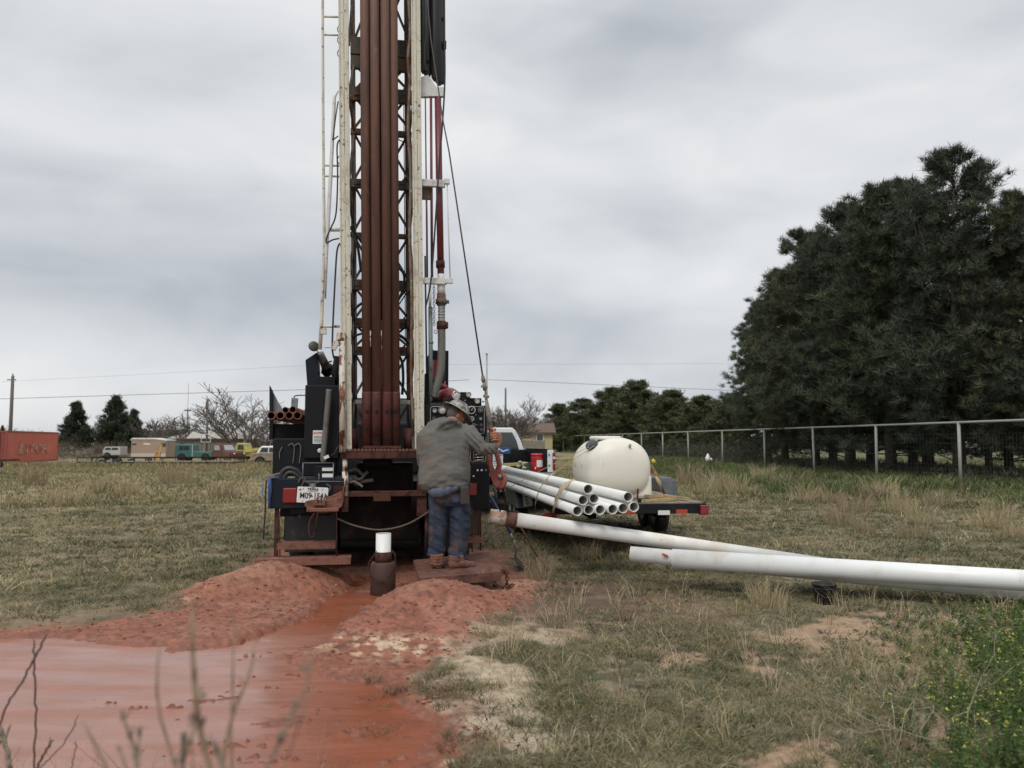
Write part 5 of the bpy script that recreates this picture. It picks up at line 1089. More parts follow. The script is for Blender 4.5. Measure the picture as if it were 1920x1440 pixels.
m = MB(); rline(m, smooth([(743, 250), (748, 262), (760, 266)]), 1.1, .4, 6); m.build('mast_hose', hose, rig)
m = MB(); rline(m, smooth([(742, 205), (752, 180), (760, 160)]), 1.2, .4, 6); m.build('mast_hose', hose, rig)
for x, y0, y1 in ((658.5, 350, 850), (663, 350, 850), (757, 190, 640), (759.5, -200, 700), (768, 600, 840)): m = MB(); rline(m, [(x, y0), (x + 3, y1)], .9, .3, 5); m.build('mast_cable', dark, rig)
m = MB(); rline(m, smooth([(766, 0), (769, 60), (765, 110), (768, 160), (765, 240), (770, 330), (768, 440), (772, 560), (771, 700), (775, 790)]), [3] * 55, .06, 7); m.build('rusty_conduit', M('flaking_conduit', (.20, .155, .11), .8, layers=[(RUSTC, 5, .45, .6), ((.42, .38, .30), 12, .6, .66)]), rig)
# right flank
m = MB()
for k, (x, yb, r_) in enumerate([(793, 138, 6), (801, 148, 6.5), (808, 140, 5), (815, 152, 7), (823, 160, 7.5), (829, 158, 5.5), (799, 120, 7), (820, 120, 8)]):
    rline(m, [(x, -330), (x, -100), (x + .5, 40), (x + .5, yb - 6), (x + .8, yb)], [r_, r_, r_ * 1.02, r_, r_ * .45], .12 + .03 * (k % 3), 10)
m.build('hose_bundle', hose, rig)
m = MB(); rline(m, smooth([(801, 0), (799, 60), (796, 100), (800, 135)]), 1.2, .02, 6); rline(m, smooth([(833, -50), (833.5, 60), (834, 150), (830, 225), (822, 330), (812, 480), (806, 540), (798, 575)]), 1.7, -.02, 7); m.build('hose_bundle', hose, rig)
m = MB(); rbox(m, 832, 76, 837, 90, .1, .04); rbox(m, 832, 30, 835, 36, .1, .04); m.build('bolt', dark, rig)
wb = MB(); q = [p(x, y, .1) for x, y in [(787, 145), (803, 140), (818, 163), (832, 163), (832, 180), (787, 181)]]; wb.prism([(v.x, v.z) for v in q], .1, .16); wb.build('top_bracket', white_steel, rig, bevel=.004)
m = MB(); rline(m, [(797.5, 182), (799, 335)], 1.3, .1, 7); m.build('small_pipe', redp, rig); m = MB(); rline(m, [(799.5, 372), (800, 400), (801, 520)], 1.9, .1, 7); m.build('small_pipe', redp, rig)
m = MB(); rline(m, [(808, 182), (809, 345), (810, 520)], 2.5, .12, 8); m.build('small_pipe', redp, rig)
m = MB(); rline(m, [(821, 182), (823.5, 345), (826.5, 516)], 6.4, .14, 14); m.build('stand_pipe', redp, rig)
m = MB(); rline(m, [(825.5, 489), (826, 502)], 8.5, .14, 12); m.build('pipe_collar', rusty, rig)
for (x0, y0, x1, y1) in ((788, 336, 835, 349), (794, 521, 838, 532)): rb('pipe_arm', x0, y0, x1, y1, .05, .06, white_steel)
for (x0, y0, x1, y1) in ((833, 334.5, 843.5, 344), (835, 522, 849.5, 530.5)): rb('pipe_arm', x0, y0, x1, y1, .01, .05, white_steel)
rb('arm_block', 791, 350, 808, 373, .12, .05, truss)
m = MB(); rline(m, [(838.5, 345), (841, 430), (844, 523)], 1.1, .04, 6); m.build('thin_rod', white_steel, rig)
m = MB(); rline(m, [(827, 514), (827, 530)], 6.5, .12, 12); rline(m, [(827, 530), (827.5, 552)], 7.5, .12, 12); m.build('pipe_union', white_steel, rig)
m = MB(); rline(m, [(827.5, 551), (827.5, 573)], 8.5, .12, 12); rline(m, [(817, 566), (842, 566)], 3.5, .10, 8); rline(m, [(827.5, 561), (827.5, 570)], 10.5, .12, 12); m.build('union_wing', truss, rig)
m = MB(); [rline(m, [(828, 573 + k * 3), (828, 575.4 + k * 3)], 6.4 + (k % 2) * .5, .12, 12) for k in range(10)]; m.build('threaded_nipple', galv, rig)
m = MB(); rline(m, [(828, 603), (828, 617)], 9.3, .12, 12); rline(m, [(838, 604), (838, 616)], 2.5, .1, 8); m.build('pipe_clamp', rusty, rig)
m = MB(); rline(m, smooth([(828, 616), (828, 660), (826, 695), (820, 720), (812, 745)]), 7.4, .12, 14); m.build('mud_hose', greyhose, rig)
m = MB(); rline(m, [(806, 535), (806.5, 576)], 2.6, .08, 10); m.build('small_pipe_cap', white_steel, rig)
m = MB(); rline(m, [(807, 576), (808, 742)], 4.0, .1, 10); rline(m, [(808, 640), (808, 644)], 4.8, .1, 10); m.build('blue_grey_pipe', greyblue, rig)
m = MB(); rline(m, [(797, 480), (800, 700)], 1.6, .08, 6); m.build('hydraulic_hose', hose, rig)
m = MB(); m.chain([p(813.5, 534, .02), p(814, 610, .02)], .042, .013, .005); m.torus(p(817, 622, .02), .02, .006, 'y', 14, 6); m.build('chain', galv, rig)
rb('black_cabinet', 811, 657, 841, 752, .9, .5, black, .01)
m = MB(); rline(m, smooth([(811, 655), (806, 665), (802, 680), (803, 740)]), 2.5, .5, 8); m.build('hydraulic_hose', hose, rig); m = MB(); rline(m, smooth([(833, 672), (833, 700), (831, 718)]), 2.2, .3, 8); m.build('hydraulic_hose', hose, rig)
m = MB(); c_ = p(841, 742, .45); m.ball(c_, .13, 16, (1.05, 1.1, .8)); c2 = p(832, 726, .45); m.lathe([(.04, -.02), (.045, .02), (.02, .04), (.025, .07), (.005, .08)], 14, Matrix.Translation(c2)); rbox(m, 812, 675, 820, 712, .6, .1); m.build('pressure_vessel', M('red_vessel', (.30, .03, .04), .4, layers=[((.18, .04, .04), 6, .5, .7)], coat=.3), rig)
rb('rear_column', 796, 700, 806, 960, .15, .2, black); 
# operator's control console
con = rb('control_panel', 797, 760, 913, 818, .06, .22, black, .008)
rb('console_cabinet', 798, 816, 913, 868, .10, .4, black); rb('valve_box', 868, 868, 918, 955, .02, .35, black, .008); rb('valve_box', 800, 868, 868, 950, .2, .3, dark, .008)
rb('gauge_pod', 833, 746, 903, 761, .10, .15, black, .008); rb('gauge_pod', 861, 735, 882, 748, .12, .12, black, .008)
m = MB()
def frame_loop(m, x0, y0, x1, y1, r_, ly, rp2):
    pts = []
    for (cx_, cy_, a0) in ((x1 - r_, y0 + r_, -90), (x1 - r_, y1 - r_, 0), (x0 + r_, y1 - r_, 90), (x0 + r_, y0 + r_, 180)):
        for k in range(5): a = R(a0 + k * 22.5); pts.append((cx_ + math.cos(a) * r_, cy_ + math.sin(a) * r_))
    q = [p(x, y, ly) for x, y in pts]; m.loft(q, rp2, 6, cap=False, closed=True)
frame_loop(m, 807, 762.5, 908, 813, 5, .052, .0045); frame_loop(m, 882, 817, 911, 866, 4, .09, .004); frame_loop(m, 888, 836, 907, 864, 3, .085, .003); m.build('panel_trim', M('grubby_aluminium', (.34, .32, .29), .5, .4), con)
m = MB(); rbox(m, 887, 819, 907, 829, .06, .04); rline(m, [(888, 822), (906, 823)], 1.2, .04, 6); rline(m, [(888, 829), (898, 827), (908, 829)], 1.0, .04, 6)
for y in (853, 858, 863): rline(m, [(890, y), (906, y - 1)], .8, .07, 6)
m.build('lever_bank', chrome, con)
def gauge(x, y, rpx, face, ring=None, ly=.058, parent=None):
    k_ = (9.42 + ly) / 1500; r_ = rpx * k_; c_ = p(x, y, ly); T = Matrix.Translation(c_) @ Matrix.Rotation(math.pi / 2, 4, 'X'); par = parent or con
    g_ = MB().lathe([(r_, -.01), (r_, .026), (r_ * .86, .03), (r_ * .84, .018)], 20, T, cap=False).build('gauge', ring or greymetal, par)
    MB().lathe([(r_ * .85, .012), (r_ * .85, .019), (.001, .019)], 20, T).build('dial', face, g_)
    if rpx > 3.5:
        m = MB(); m.box(-r_ * .05, -.0225, -r_ * .12, r_ * .05, -.020, r_ * .62, Matrix.Translation(c_) @ Matrix.Rotation(R(x * 7 % 160 - 80), 4, 'Y'))
        for a in range(-120, 130, 30): m.box(-r_ * .03, -.0215, r_ * .66, r_ * .03, -.020, r_ * .78, Matrix.Translation(c_) @ Matrix.Rotation(R(a), 4, 'Y'))
        m.build('needle', inkb if face is gface else gface, g_)
gauge(815, 770, 4.6, gface); gauge(829, 769, 7.5, gface); gauge(884, 769, 7.4, black, gface); gauge(900.5, 769, 4.8, gface_d); gauge(884, 785.5, 4.8, gface_d, gface)
gauge(901, 785, 3.0, gface); gauge(814, 785, 3.4, gface_d); gauge(888, 797, 3.6, M('orange_knob', (.22, .10, .06), .5)); gauge(902, 797, 2.6, gface_d); gauge(894, 806, 2.6, gface_d); gauge(885, 806, 2.0, gface_d); gauge(903, 806, 3, gface_d)
gauge(855, 741, 8.2, gface, chrome, .04); gauge(878.5, 740, 5.2, M('cream_dial', (.60, .52, .38), .5), chrome, .08); gauge(894.5, 752, 5, gface, chrome, .06)
m = MB()
for x, y, r_ in ((892, 778, 1.3), (872, 751, 1.6), (894, 797, 1.2), (815, 797, 2), (822, 797, 1.6)):
    c_ = p(x, y, .03); m.ball(c_, r_ * .0063, 8)
rline(m, [(904, 753), (908, 753)], 1.6, .1, 8); m.build('knob', greymetal, con)
for x, y in ((895.5, 882), (903, 882), (911, 882), (888, 893)):
    m = MB(); c_ = p(x, y, -.03); m.ball(c_, .013, 10); m.tube(c_, c_ + Vector((0, .06, -.01)), .004, 6); m.build('lever_knob', gface if x != 911 else gface_d, con)
rb('tail_light', 880, 906, 894, 929, -.005, .03, redlens, .008)
rb('mud_flap', 872, 955, 900, 1004, .15, .02, M('brown_flap', (.10, .07, .05), .8, layers=[((.05, .035, .028), 3, .5, .7)]), .003)
m = MB(); rline(m, [(884.5, 940), (885.5, 1036)], 1.0, -.03, 6); m.build('step_hanger', rusty, rig); m = MB(); rline(m, [(901, 955), (901, 1032)], 1.6, -.02, 6); m.build('step_hanger', rusty, rig); m = MB(); rline(m, [(897, 955), (897, 1005)], .8, -.03, 6); m.build('step_hanger', rusty, rig); m = MB(); rline(m, [(799, 955), (801, 1045)], 3, .1, 8); m.build('step_hanger', rusty, rig)
toothed(872, 907, 1009, 1018, -.1, .2); rb('step_bracket', 876, 1018, 880, 1040, -.05, .03, rusty); 
m = MB(); rline(m, [(912.8, 664), (913, 830)], [1.5, 1.7], .18, 8); rline(m, [(912.5, 662), (912.5, 665)], 1.9, .18, 8); m.build('antenna_pipe', galv, rig)
# folding platform the driller stands on
m = MB(); tp_ = [P(775, 1049, 9.35), P(917, 1034, 9.5), P(949, 1070, 8.62), P(786, 1083, 8.42)]; tp_ = [RF.i @ v for v in tp_]; th = Vector((0, 0, -.05))
m.add([v + th * .15 for v in tp_] + [v + th for v in tp_], [(0, 3, 2, 1), (4, 5, 6, 7), (0, 1, 5, 4), (1, 2, 6, 5), (2, 3, 7, 6), (3, 0, 4, 7)])
NG = 36; gv = []
for i in range(NG + 1):
    for j_ in range(NG + 1):
        u_, v_ = i / NG, j_ / NG; pt = tp_[0].lerp(tp_[1], u_).lerp(tp_[3].lerp(tp_[2], u_), v_); ed_ = min(u_, 1 - u_, v_, 1 - v_)
        hgt = (float(fbm(pt.x, pt.y, 6, 81, 3)) - .45) * .030 + (float(fbm(pt.x, pt.y, 26, 82, 3)) - .5) * .018
        gv.append(pt + Vector(((float(vnoise(pt.x, pt.y, 17, 3)) - .5) * .02 if ed_ == 0 else 0, (float(vnoise(pt.x, pt.y, 15, 4)) - .5) * .03 if ed_ == 0 else 0, -.012 if ed_ == 0 else max(-.006, hgt))))
m.add(gv, [(i * (NG + 1) + j_, i * (NG + 1) + j_ + 1, (i + 1) * (NG + 1) + j_ + 1, (i + 1) * (NG + 1) + j_) for i in range(NG) for j_ in range(NG)], True)
m.beam(tp_[3] + Vector((.05, .02, -.075)), tp_[2] + Vector((-.05, .02, -.075)), .04, .05); m.build('platform', M('mud_caked_platform', (.135, .060, .042), .85, layers=[((.075, .034, .025), 5, .45, .62), ((.20, .11, .08), 14, .60, .72)], bump=.9, bscale=50), rig)
m = MB(); m.chain([RF.i @ P(941, 1068, 8.62), RF.i @ P(950, 1072, 8.6), RF.i @ P(951, 1108, 8.6)], .05, .016, .007); m.chain([RF.i @ P(926, 1092, 8.6), RF.i @ P(936, 1100, 8.6), RF.i @ P(951, 1104, 8.6), RF.i @ P(962, 1096, 8.6)], .05, .016, .007); m.build('chain', rusty, rig)
rb('platform_leg', 925, 1070, 931, 1100, -.7, .05, rusty)

# drill rods in the side rack
rods = [(508.5, 779, 'leftmost rusty drill rod of the four in the rack'), (525.5, 779, 'second rusty drill rod from the left in the rack'), (542, 779, 'third rusty drill rod from the left in the rack'), (557.5, 779, 'rightmost rusty drill rod of the four in the rack')]
rodin = M('rod_inside', (.03, .015, .012), .8); rodend = M('rusty_rod', (.24, .10, .062), .7, layers=[((.13, .05, .03), 9, .45, .64)], bump=.3)
for x, y, lb in rods:
    a_ = p(x, y, .55); root = thing('drill_rod', lb, 'drill rod', RF.m @ a_, R(9), 'rusty drill rods in the side rack')
    m = MB(); m.hollow((0, 0, 0), (0, 5.6, 0), .048, .009, 20); m.cur = 0; m.build('pipe', [rodend, rodin], root)
    m = MB(); m.loft([(0, .10, 0), (0, .14, 0)], .052, 16, cap=False); m.build('collar', rodend, root)
for x, y, lb in ((535, 768.5, 'short rusty rod on top of the rack, left one'), (549, 767, 'short rusty rod on top of the rack, right one')):
    a_ = p(x, y + 1, 1.3); root = thing('drill_rod', lb, 'drill rod', RF.m @ a_, R(9), 'rusty rods laid on top')
    MB().hollow((0, 0, 0), (0, 3.6, 0), .045, .009, 20).build('pipe', [rodend, rodin], root)

# well casing with chain
wc = Vector((P(718, 1100, 8.75).x, 8.75, -.1)); t = thing('well_casing', 'white plastic well casing standing in a brown steel sleeve with a chain', 'well casing', wc)
def zz(y, Y=8.75): return P(718, y, Y).z - wc.z
MB().hollow((0, 0, .02), (0, 0, zz(1000)), .081, .008, 28).build('inner_casing', [M('casing_white', (.74, .74, .72), .45, layers=[((.5, .38, .3), 18, .68, .75)]), pvcin], t)
MB().lathe([(.083, zz(1054)), (.090, zz(1054)), (.090, zz(1034)), (.084, zz(1034))], 24, cap=False).build('steel_sleeve', rusty, t)
MB().lathe([(.092, -.1), (.135, -.1), (.135, zz(1057)), (.12, zz(1053)), (.092, zz(1053))], 28, cap=False).build('surface_casing', M('muddy_casing', (.058, .030, .023), .7, layers=[((.12, .052, .035), 5, .5, .7)], bump=.3), t)
m = MB(); cz = lambda x, y, dy=-.16: P(x, y, 8.75 + dy) - wc
m.chain([cz(735, 1033, -.1), cz(741, 1040), cz(741, 1060), cz(733, 1078), cz(720, 1092), cz(706, 1090), cz(694, 1080), cz(689, 1066), cz(693, 1052), cz(702, 1040), cz(706, 1034, -.1)], .036, .010, .0032); m.build('chain', rusty, t)
# ------------------------------------------------------------------ the driller
def fuse(name, mb, mat, voxel, parent, disp=None, smooth_it=2, label=None):
    """join overlapping lofts into one continuous skin"""
    me = bpy.data.meshes.new(name); me.from_pydata(mb.v, [], mb.f); me.update(); o = bpy.data.objects.new(name, me); COL.objects.link(o)
    md = o.modifiers.new('r', 'REMESH'); md.mode = 'VOXEL'; md.voxel_size = voxel; md.use_smooth_shade = True
    if smooth_it:
        s_ = o.modifiers.new('s', 'SMOOTH'); s_.iterations = smooth_it; s_.factor = .5
    dg = bpy.context.evaluated_depsgraph_get(); m2 = bpy.data.meshes.new_from_object(o.evaluated_get(dg)); bpy.data.objects.remove(o)
    n = len(m2.vertices)
    if disp and n:
        co = np.zeros(n * 3, np.float32); m2.vertices.foreach_get('co', co); co = co.reshape(-1, 3); no = np.zeros(n * 3, np.float32); m2.vertices.foreach_get('normal', no); no = no.reshape(-1, 3)
        co = co + no * disp(co)[:, None]; m2.vertices.foreach_set('co', co.astype(np.float32).ravel()); m2.update()
    m2.materials.clear(); m2.materials.append(mat); m2.polygons.foreach_set('use_smooth', [True] * len(m2.polygons))
    o = bpy.data.objects.new(name, m2); COL.objects.link(o); o.parent = parent
    if label: o['label'] = label
    return o
FEET = P(842, 1067, 8.86)
PF = Frame(FEET, R(4)); q_ = PF.p
man = thing('person', 'worker in a grey hoodie, jeans and hard hat standing at the rig controls', 'person', FEET, R(4))
KP = 8.92 / 1500
skin = M('sunburnt_skin', (.40, .165, .105), .6, layers=[((.30, .11, .07), 12, .48, .66)]); hoodm = M('grey_hoodie_fleece', (.142, .138, .124), .95, layers=[((.115, .113, .103), 2.4, .45, .6), ((.215, .20, .17), 5, .58, .72), ((.19, .115, .08), 3.4, .585, .68), ((.10, .095, .085), 9, .60, .72)], bump=.25, bscale=120)
jeanm = M('muddy_denim', (.020, .029, .052), .9, layers=[((.040, .056, .092), 7, .48, .66, (1, 1, .6)), ((.12, .065, .045), 3.5, .52, .68), ((.17, .18, .20), 18, .68, .76, (1, 1, 2))], bump=.3, bscale=90)
bootm = M('muddy_boot_leather', (.18, .078, .048), .85, layers=[((.11, .048, .032), 8, .45, .62), ((.30, .16, .10), 18, .60, .72)], bump=.8, bscale=70)
b = MB()
def L3(mb, pts, n=14, cap=True):
    """pts: (px, py, local y, rx px[, ry px])"""
    mb.loft([q_(x, y, l) for x, y, l, *r in pts], [(r[0] * KP, (r[1] if len(r) > 1 else r[0]) * KP) for x, y, l, *r in pts], n, cap)
# body: torso, neck, legs, arms, hands, head as one skin
L3(b, [(843, 930, 0, 26, 20), (838, 900, -.01, 34, 22), (836, 860, -.02, 33, 22), (838, 825, -.02, 34, 20), (842, 803, 0, 30, 16), (848, 793, .02, 14, 12), (850, 784, .04, 10, 11), (855, 772, .06, 10, 11)])
for (pts) in ([(826, 925, 0, 18), (822, 985, .0, 14), (818, 1045, -.02, 9), (818, 1062, -.02, 9)], [(858, 925, 0, 19), (862, 985, .02, 14), (858, 1045, 0, 9), (858, 1062, 0, 9)],
            [(870, 806, 0, 12), (888, 826, -.01, 11), (903, 845, -.01, 9), (920, 842, .05, 7.5), (933, 833, .10, 5.6)], [(803, 808, .0, 12), (793, 850, .0, 9), (797, 878, .25, 6), (799, 880, .32, 5.2)]): L3(b, pts)
# right hand: palm, four fingers closed round the hook bail, thumb from the side of the palm
L3(b, [(932.5, 834, .10, 5.4, 4), (934.5, 828, .10, 6.6, 4.2), (935, 820, .09, 7, 4.2), (933.5, 813, .08, 6.0, 3.8)])
FB = 1.62
for i, (yy, ln) in enumerate([(811, .92), (815.5, 1.0), (820, .96), (824.5, .80)]):
    L3(b, [(934, yy + 1, .06, FB * 1.12), (929, yy, .025, FB * 1.08), (929 - 5.4 * ln, yy + .3, .012, FB), (929 - 9.6 * ln, yy + 1.6, .03, FB * .95), (929 - 11 * ln, yy + 2.6, .055, FB * .85)], 8)
L3(b, [(934, 825, .07, 2.6), (930, 813, .04, 2.1), (925.5, 806, .05, 1.9), (920.5, 803, .075, 1.6)], 8)
# left hand reaching to a valve handle
L3(b, [(799, 880, .32, 5), (801, 880, .38, 6.2, 3.6), (803, 880, .43, 6.2, 3.4)])
for i, (dz, ln) in enumerate([(-5, .9), (-1.8, 1.0), (1.6, .95), (4.8, .8)]):
    L3(b, [(803, 880 + dz, .43, FB * 1.1), (806, 880 + dz, .43 + .035 * ln, FB), (809, 881 + dz, .44 + .05 * ln, FB * .95), (811, 883 + dz, .42 + .05 * ln, FB * .85)], 8)
L3(b, [(801, 875, .36, 2.4), (804, 870, .39, 2.0), (808, 868, .42, 1.7)], 8)
HC = q_(855.5, 779, .06); HM = Matrix.Translation(HC) @ Matrix.Rotation(R(-62), 4, 'Z') @ Matrix.Rotation(R(-30), 4, 'X')
def hb(mb, c, r, sc=(1, 1, 1)):
    mb.lathe([(max(.0004, math.sin(math.pi * i / 8) * r), -math.cos(math.pi * i / 8) * r) for i in range(9)], 14, HM @ Matrix.Translation(c) @ Matrix.Diagonal((*sc, 1)))
hb(b, (0, -.005, .015), .098, (.80, .98, 1.12)); hb(b, (0, .035, -.055), .068, (.85, .9, .95)); hb(b, (0, .062, -.03), .05, (.9, .6, 1.1)); hb(b, (0, .093, -.018), .016, (.8, 1.3, 1.5)); hb(b, (0, .072, -.095), .026, (1.1, .8, .8))
hb(b, (0, .085, -.055), .018, (1.5, .6, .5)); hb(b, (0, .088, .015), .03, (1.9, .4, .35)); hb(b, (.079, -.012, -.012), .03, (.35, .7, 1.05)); hb(b, (-.079, -.012, -.012), .03, (.35, .7, 1.05))
b.loft([HM @ Vector((0, -.03, -.04)), q_(850, 790, .02)], [.056, .062], 12)
fuse('body', b, skin, .0052, man, smooth_it=2)
e = MB()
for sx in (-1, 1): hb(e, (sx * .031, .080, -.004), .0125)
e.build('eye', M('eye_white', (.5, .48, .45), .3), man); e = MB()
for sx in (-1, 1): hb(e, (sx * .031, .0915, -.004), .0042)
e.build('pupil', inkb, man)
e = MB(); hb(e, (0, -.028, .012), .097, (.84, .95, 1.02)); fuse('hair', e, M('greying_hair', (.10, .085, .07), .9), .008, man, lambda c: (np.sin(c[:, 2] * 400) * .0008), 1)
# hoodie
h = MB()
L3(h, [(833, 914, 0, 43, 30), (833, 908, -.005, 46, 33), (833.5, 896, -.01, 48.5, 36), (834, 870, -.015, 47, 35), (834, 840, -.015, 46.5, 32), (836, 818, -.01, 45.5, 29), (840, 803, 0, 39, 23), (845, 793, .01, 25, 18), (847, 786, .02, 17, 14)], 24)
L3(h, [(866, 806, 0, 15), (876, 811, -.01, 16.5), (890, 828, -.02, 15.5), (903, 842, -.02, 14), (912, 843, .02, 12), (924, 839, .07, 10), (930.5, 835, .09, 8.2)], 16)
L3(h, [(806, 808, 0, 14), (797, 818, 0, 14.5), (792.5, 850, .0, 12.5), (793, 868, .08, 11), (797, 879, .26, 8.5), (799, 880, .31, 7.5)], 16)
# hood lying on the shoulders
ring = [q_(828, 797, -.12), q_(822, 800, -.06), q_(832, 792, .02), q_(846, 787, .08), q_(860, 789, .07), q_(866, 796, .0), q_(858, 795, -.10), q_(846, 789, -.14), q_(836, 790, -.15)]
h.loft(ring, [5.2 * KP, 5 * KP, 5 * KP, 5 * KP, 5 * KP, 4.6 * KP, 5 * KP, 5.6 * KP, 5.8 * KP], 10, cap=False, closed=True)
L3(h, [(857, 790, -.12, 5), (843, 787, -.155, 7, 6), (829, 794, -.15, 8, 6), (820, 804, -.12, 6.5, 5), (816, 808, -.10, 3)], 12); L3(h, [(850, 797, -.11, 6), (836, 800, -.14, 7.5), (824, 806, -.13, 5)], 12)
def folds(c):
    x, y, z = c[:, 0], c[:, 1], c[:, 2]
    lo = np.exp(-((z - .93) / .09) ** 2); arm = sstep(.14, .26, x) * sstep(1.0, 1.2, z)
    f = (fbm(x * 1.1 + z * .9, z * 1.6 - x * .7 + y, 4.0, 51, 3) - .5) * .034 - .006 * np.exp(-((np.abs(x + .01) - .205 - (z - 1.45) * .08) / .008) ** 2) * sstep(1.22, 1.3, z) * (y < .05) + (fbm(x * 3 + y, z * 7 + y * 2, 2.0, 52, 3) - .5) * (.035 * lo + .012)
    return f + arm * np.sin(z * 75 + x * 95 + fbm(x, z, 9, 3) * 7) * .0065
fuse('hoodie', h, hoodm, .0085, man, folds, 2)
m = MB()
L3(m, [(833, 915, 0, 42, 30), (833, 910, -.005, 45, 33)], 24); L3(m, [(931, 834.5, .093, 6.8, 6.4), (928, 836, .085, 7.6, 7.4)], 14)
fuse('ribbed_cuff', m, M('hoodie_rib', (.12, .112, .098), .95), .008, man, lambda c: np.sin(np.arctan2(c[:, 1], c[:, 0] + .05) * 90) * .0015, 1)
# jeans
j = MB()
L3(j, [(843, 905, 0, 36, 26), (842, 920, 0, 38, 28), (842, 936, 0, 38, 27), (842, 948, 0, 33, 22)], 20)
L3(j, [(825, 935, -.005, 20.5, 20), (822, 960, 0, 19, 19), (821, 985, .005, 17.5, 17.5), (820, 1012, .0, 16, 16), (819, 1036, -.01, 16, 15.5), (818, 1043, -.01, 15.5, 15)], 18)
L3(j, [(860, 935, 0, 21.5, 21), (862, 960, .0, 20.5, 20), (863, 985, .01, 19, 18.5), (859.5, 1012, .0, 17.5, 17), (857, 1040, -.01, 17, 16.5), (856, 1046, -.01, 16.5, 16)], 18)
L3(j, [(855, 925, -.08, 15, 12), (857, 938, -.09, 17, 12), (858, 948, -.06, 12, 10)], 12); L3(j, [(830, 925, -.08, 15, 12), (828, 938, -.09, 16, 12), (826, 948, -.06, 12, 10)], 12)
def jf(c):
    x, y, z = c[:, 0], c[:, 1], c[:, 2]; lo = np.exp(-((z - .12) / .16) ** 2) + .6 * np.exp(-((z - .52) / .1) ** 2) + .35
    return (fbm(x * 2 + y, z * 5 + x * 2.5, 3.2, 61, 3) - .5) * .040 * lo + (fbm(x, z * 1.2 + y, 6, 62, 3) - .5) * .014
fuse('jeans', j, jeanm, .0085, man, jf, 2)
c_ = q_(871, 929, -.17); MB().box(-.047, -.03, -.10, .047, .03, .10, Matrix.Translation(c_) @ Matrix.Rotation(R(12), 4, 'Z')).build('belt_pouch', M('dark_leather', (.045, .035, .028), .7, layers=[((.11, .07, .05), 12, .55, .7)]), man, bevel=.02)
# shirt tail
sv_, sf_ = [], []; n = 18
for i in range(n + 1):
    t = i / n; px_ = 800 + 72 * t; bot = 932 - 20 * max(0, (t - .35) / .65) ** 1.1 - 12 * max(0, (.18 - t) / .18) ** 1.6; dx_ = (px_ - 836) / 42; ly_ = -.192 * math.sqrt(max(.03, 1 - dx_ * dx_ * .9)) - .006 + .006 * math.sin(i * 1.7)
    for y in (900, (900 + bot) / 2, bot): sv_.append(q_(px_, y, ly_ + (.012 if y == 900 else 0)))
m = MB(); fs = [(i * 3 + k, i * 3 + 3 + k, i * 3 + 4 + k, i * 3 + 1 + k) for i in range(n) for k in (0, 1)]; m.add(sv_, fs, True); so = m.build('shirt_tail', M('pale_blue_shirt', (.12, .155, .225), .85, layers=[((.17, .20, .27), 5, .5, .7)]), man)
sd_ = so.modifiers.new('thick', 'SOLIDIFY'); sd_.thickness = .004
# boots
bt_ = MB()
L3(bt_, [(818, 1040, -.01, 12), (819, 1052, -.02, 11.5), (820, 1060, -.03, 11, 13)], 14); A_ = q_(822, 1066, -.09); B_ = q_(815, 1062, .17)
bt_.loft([A_ + Vector((0, 0, .035)), A_.lerp(B_, .3) + Vector((0, 0, .045)), A_.lerp(B_, .7) + Vector((0, 0, .04)), B_ + Vector((0, 0, .03))], [(.046, .04), (.052, .05), (.056, .044), (.04, .03)], 14)
for k in range(4): L3(bt_, [(806, 1040 + k * 5.5, -.08, 2.2), (818, 1043 + k * 5.5, -.105, 2.6), (831, 1040 + k * 5.5, -.08, 2.2)], 8)
fuse('boot', bt_, bootm, .008, man, lambda c: (fbm(c[:, 0] * 3 + c[:, 1], c[:, 2] * 3, 9, 71) - .5) * .012)
bt_ = MB(); L3(bt_, [(856, 1042, -.01, 12.5), (854, 1052, -.02, 12), (852, 1060, -.03, 12, 13)], 14); A_ = q_(842, 1067, -.10); B_ = q_(890, 1065, -.02)
bt_.loft([A_ + Vector((0, 0, .036)), A_.lerp(B_, .3) + Vector((0, 0, .05)), A_.lerp(B_, .7) + Vector((0, 0, .042)), B_ + Vector((0, 0, .030))], [(.045, .04), (.05, .05), (.052, .046), (.036, .034)], 14)
for k in range(4): L3(bt_, [(841, 1042 + k * 5.2, -.09, 2.2), (855, 1045 + k * 5.2, -.115, 2.6), (869, 1043 + k * 5.2, -.08, 2.2)], 8)
fuse('boot', bt_, bootm, .008, man, lambda c: (fbm(c[:, 0] * 3 + c[:, 1], c[:, 2] * 3, 9, 72) - .5) * .012)
for A0, B0 in ((q_(822, 1067.5, -.10), q_(815, 1063, .19)), (q_(841, 1068.5, -.10), q_(892, 1066.5, -.02))):
    d = (B0 - A0).normalized(); s_ = Vector((d.y, -d.x, 0)); m = MB(); pts = []
    for t, wd in ((-.02, .02), (0, .04), (.2, .045), (.5, .042), (.75, .052), (.95, .045), (1.03, .02)): pts.append((A0.lerp(B0, t) + s_ * wd))
    pts += [(A0.lerp(B0, t) - s_ * wd) for t, wd in ((1.03, .02), (.95, .045), (.75, .052), (.5, .042), (.2, .045), (0, .04), (-.02, .02))]
    zb = min(A0.z, B0.z) - .002
    m.prism([(v.x, v.y) for v in pts], zb, zb + .022, 'z'); m.build('boot_sole', bootm, man)
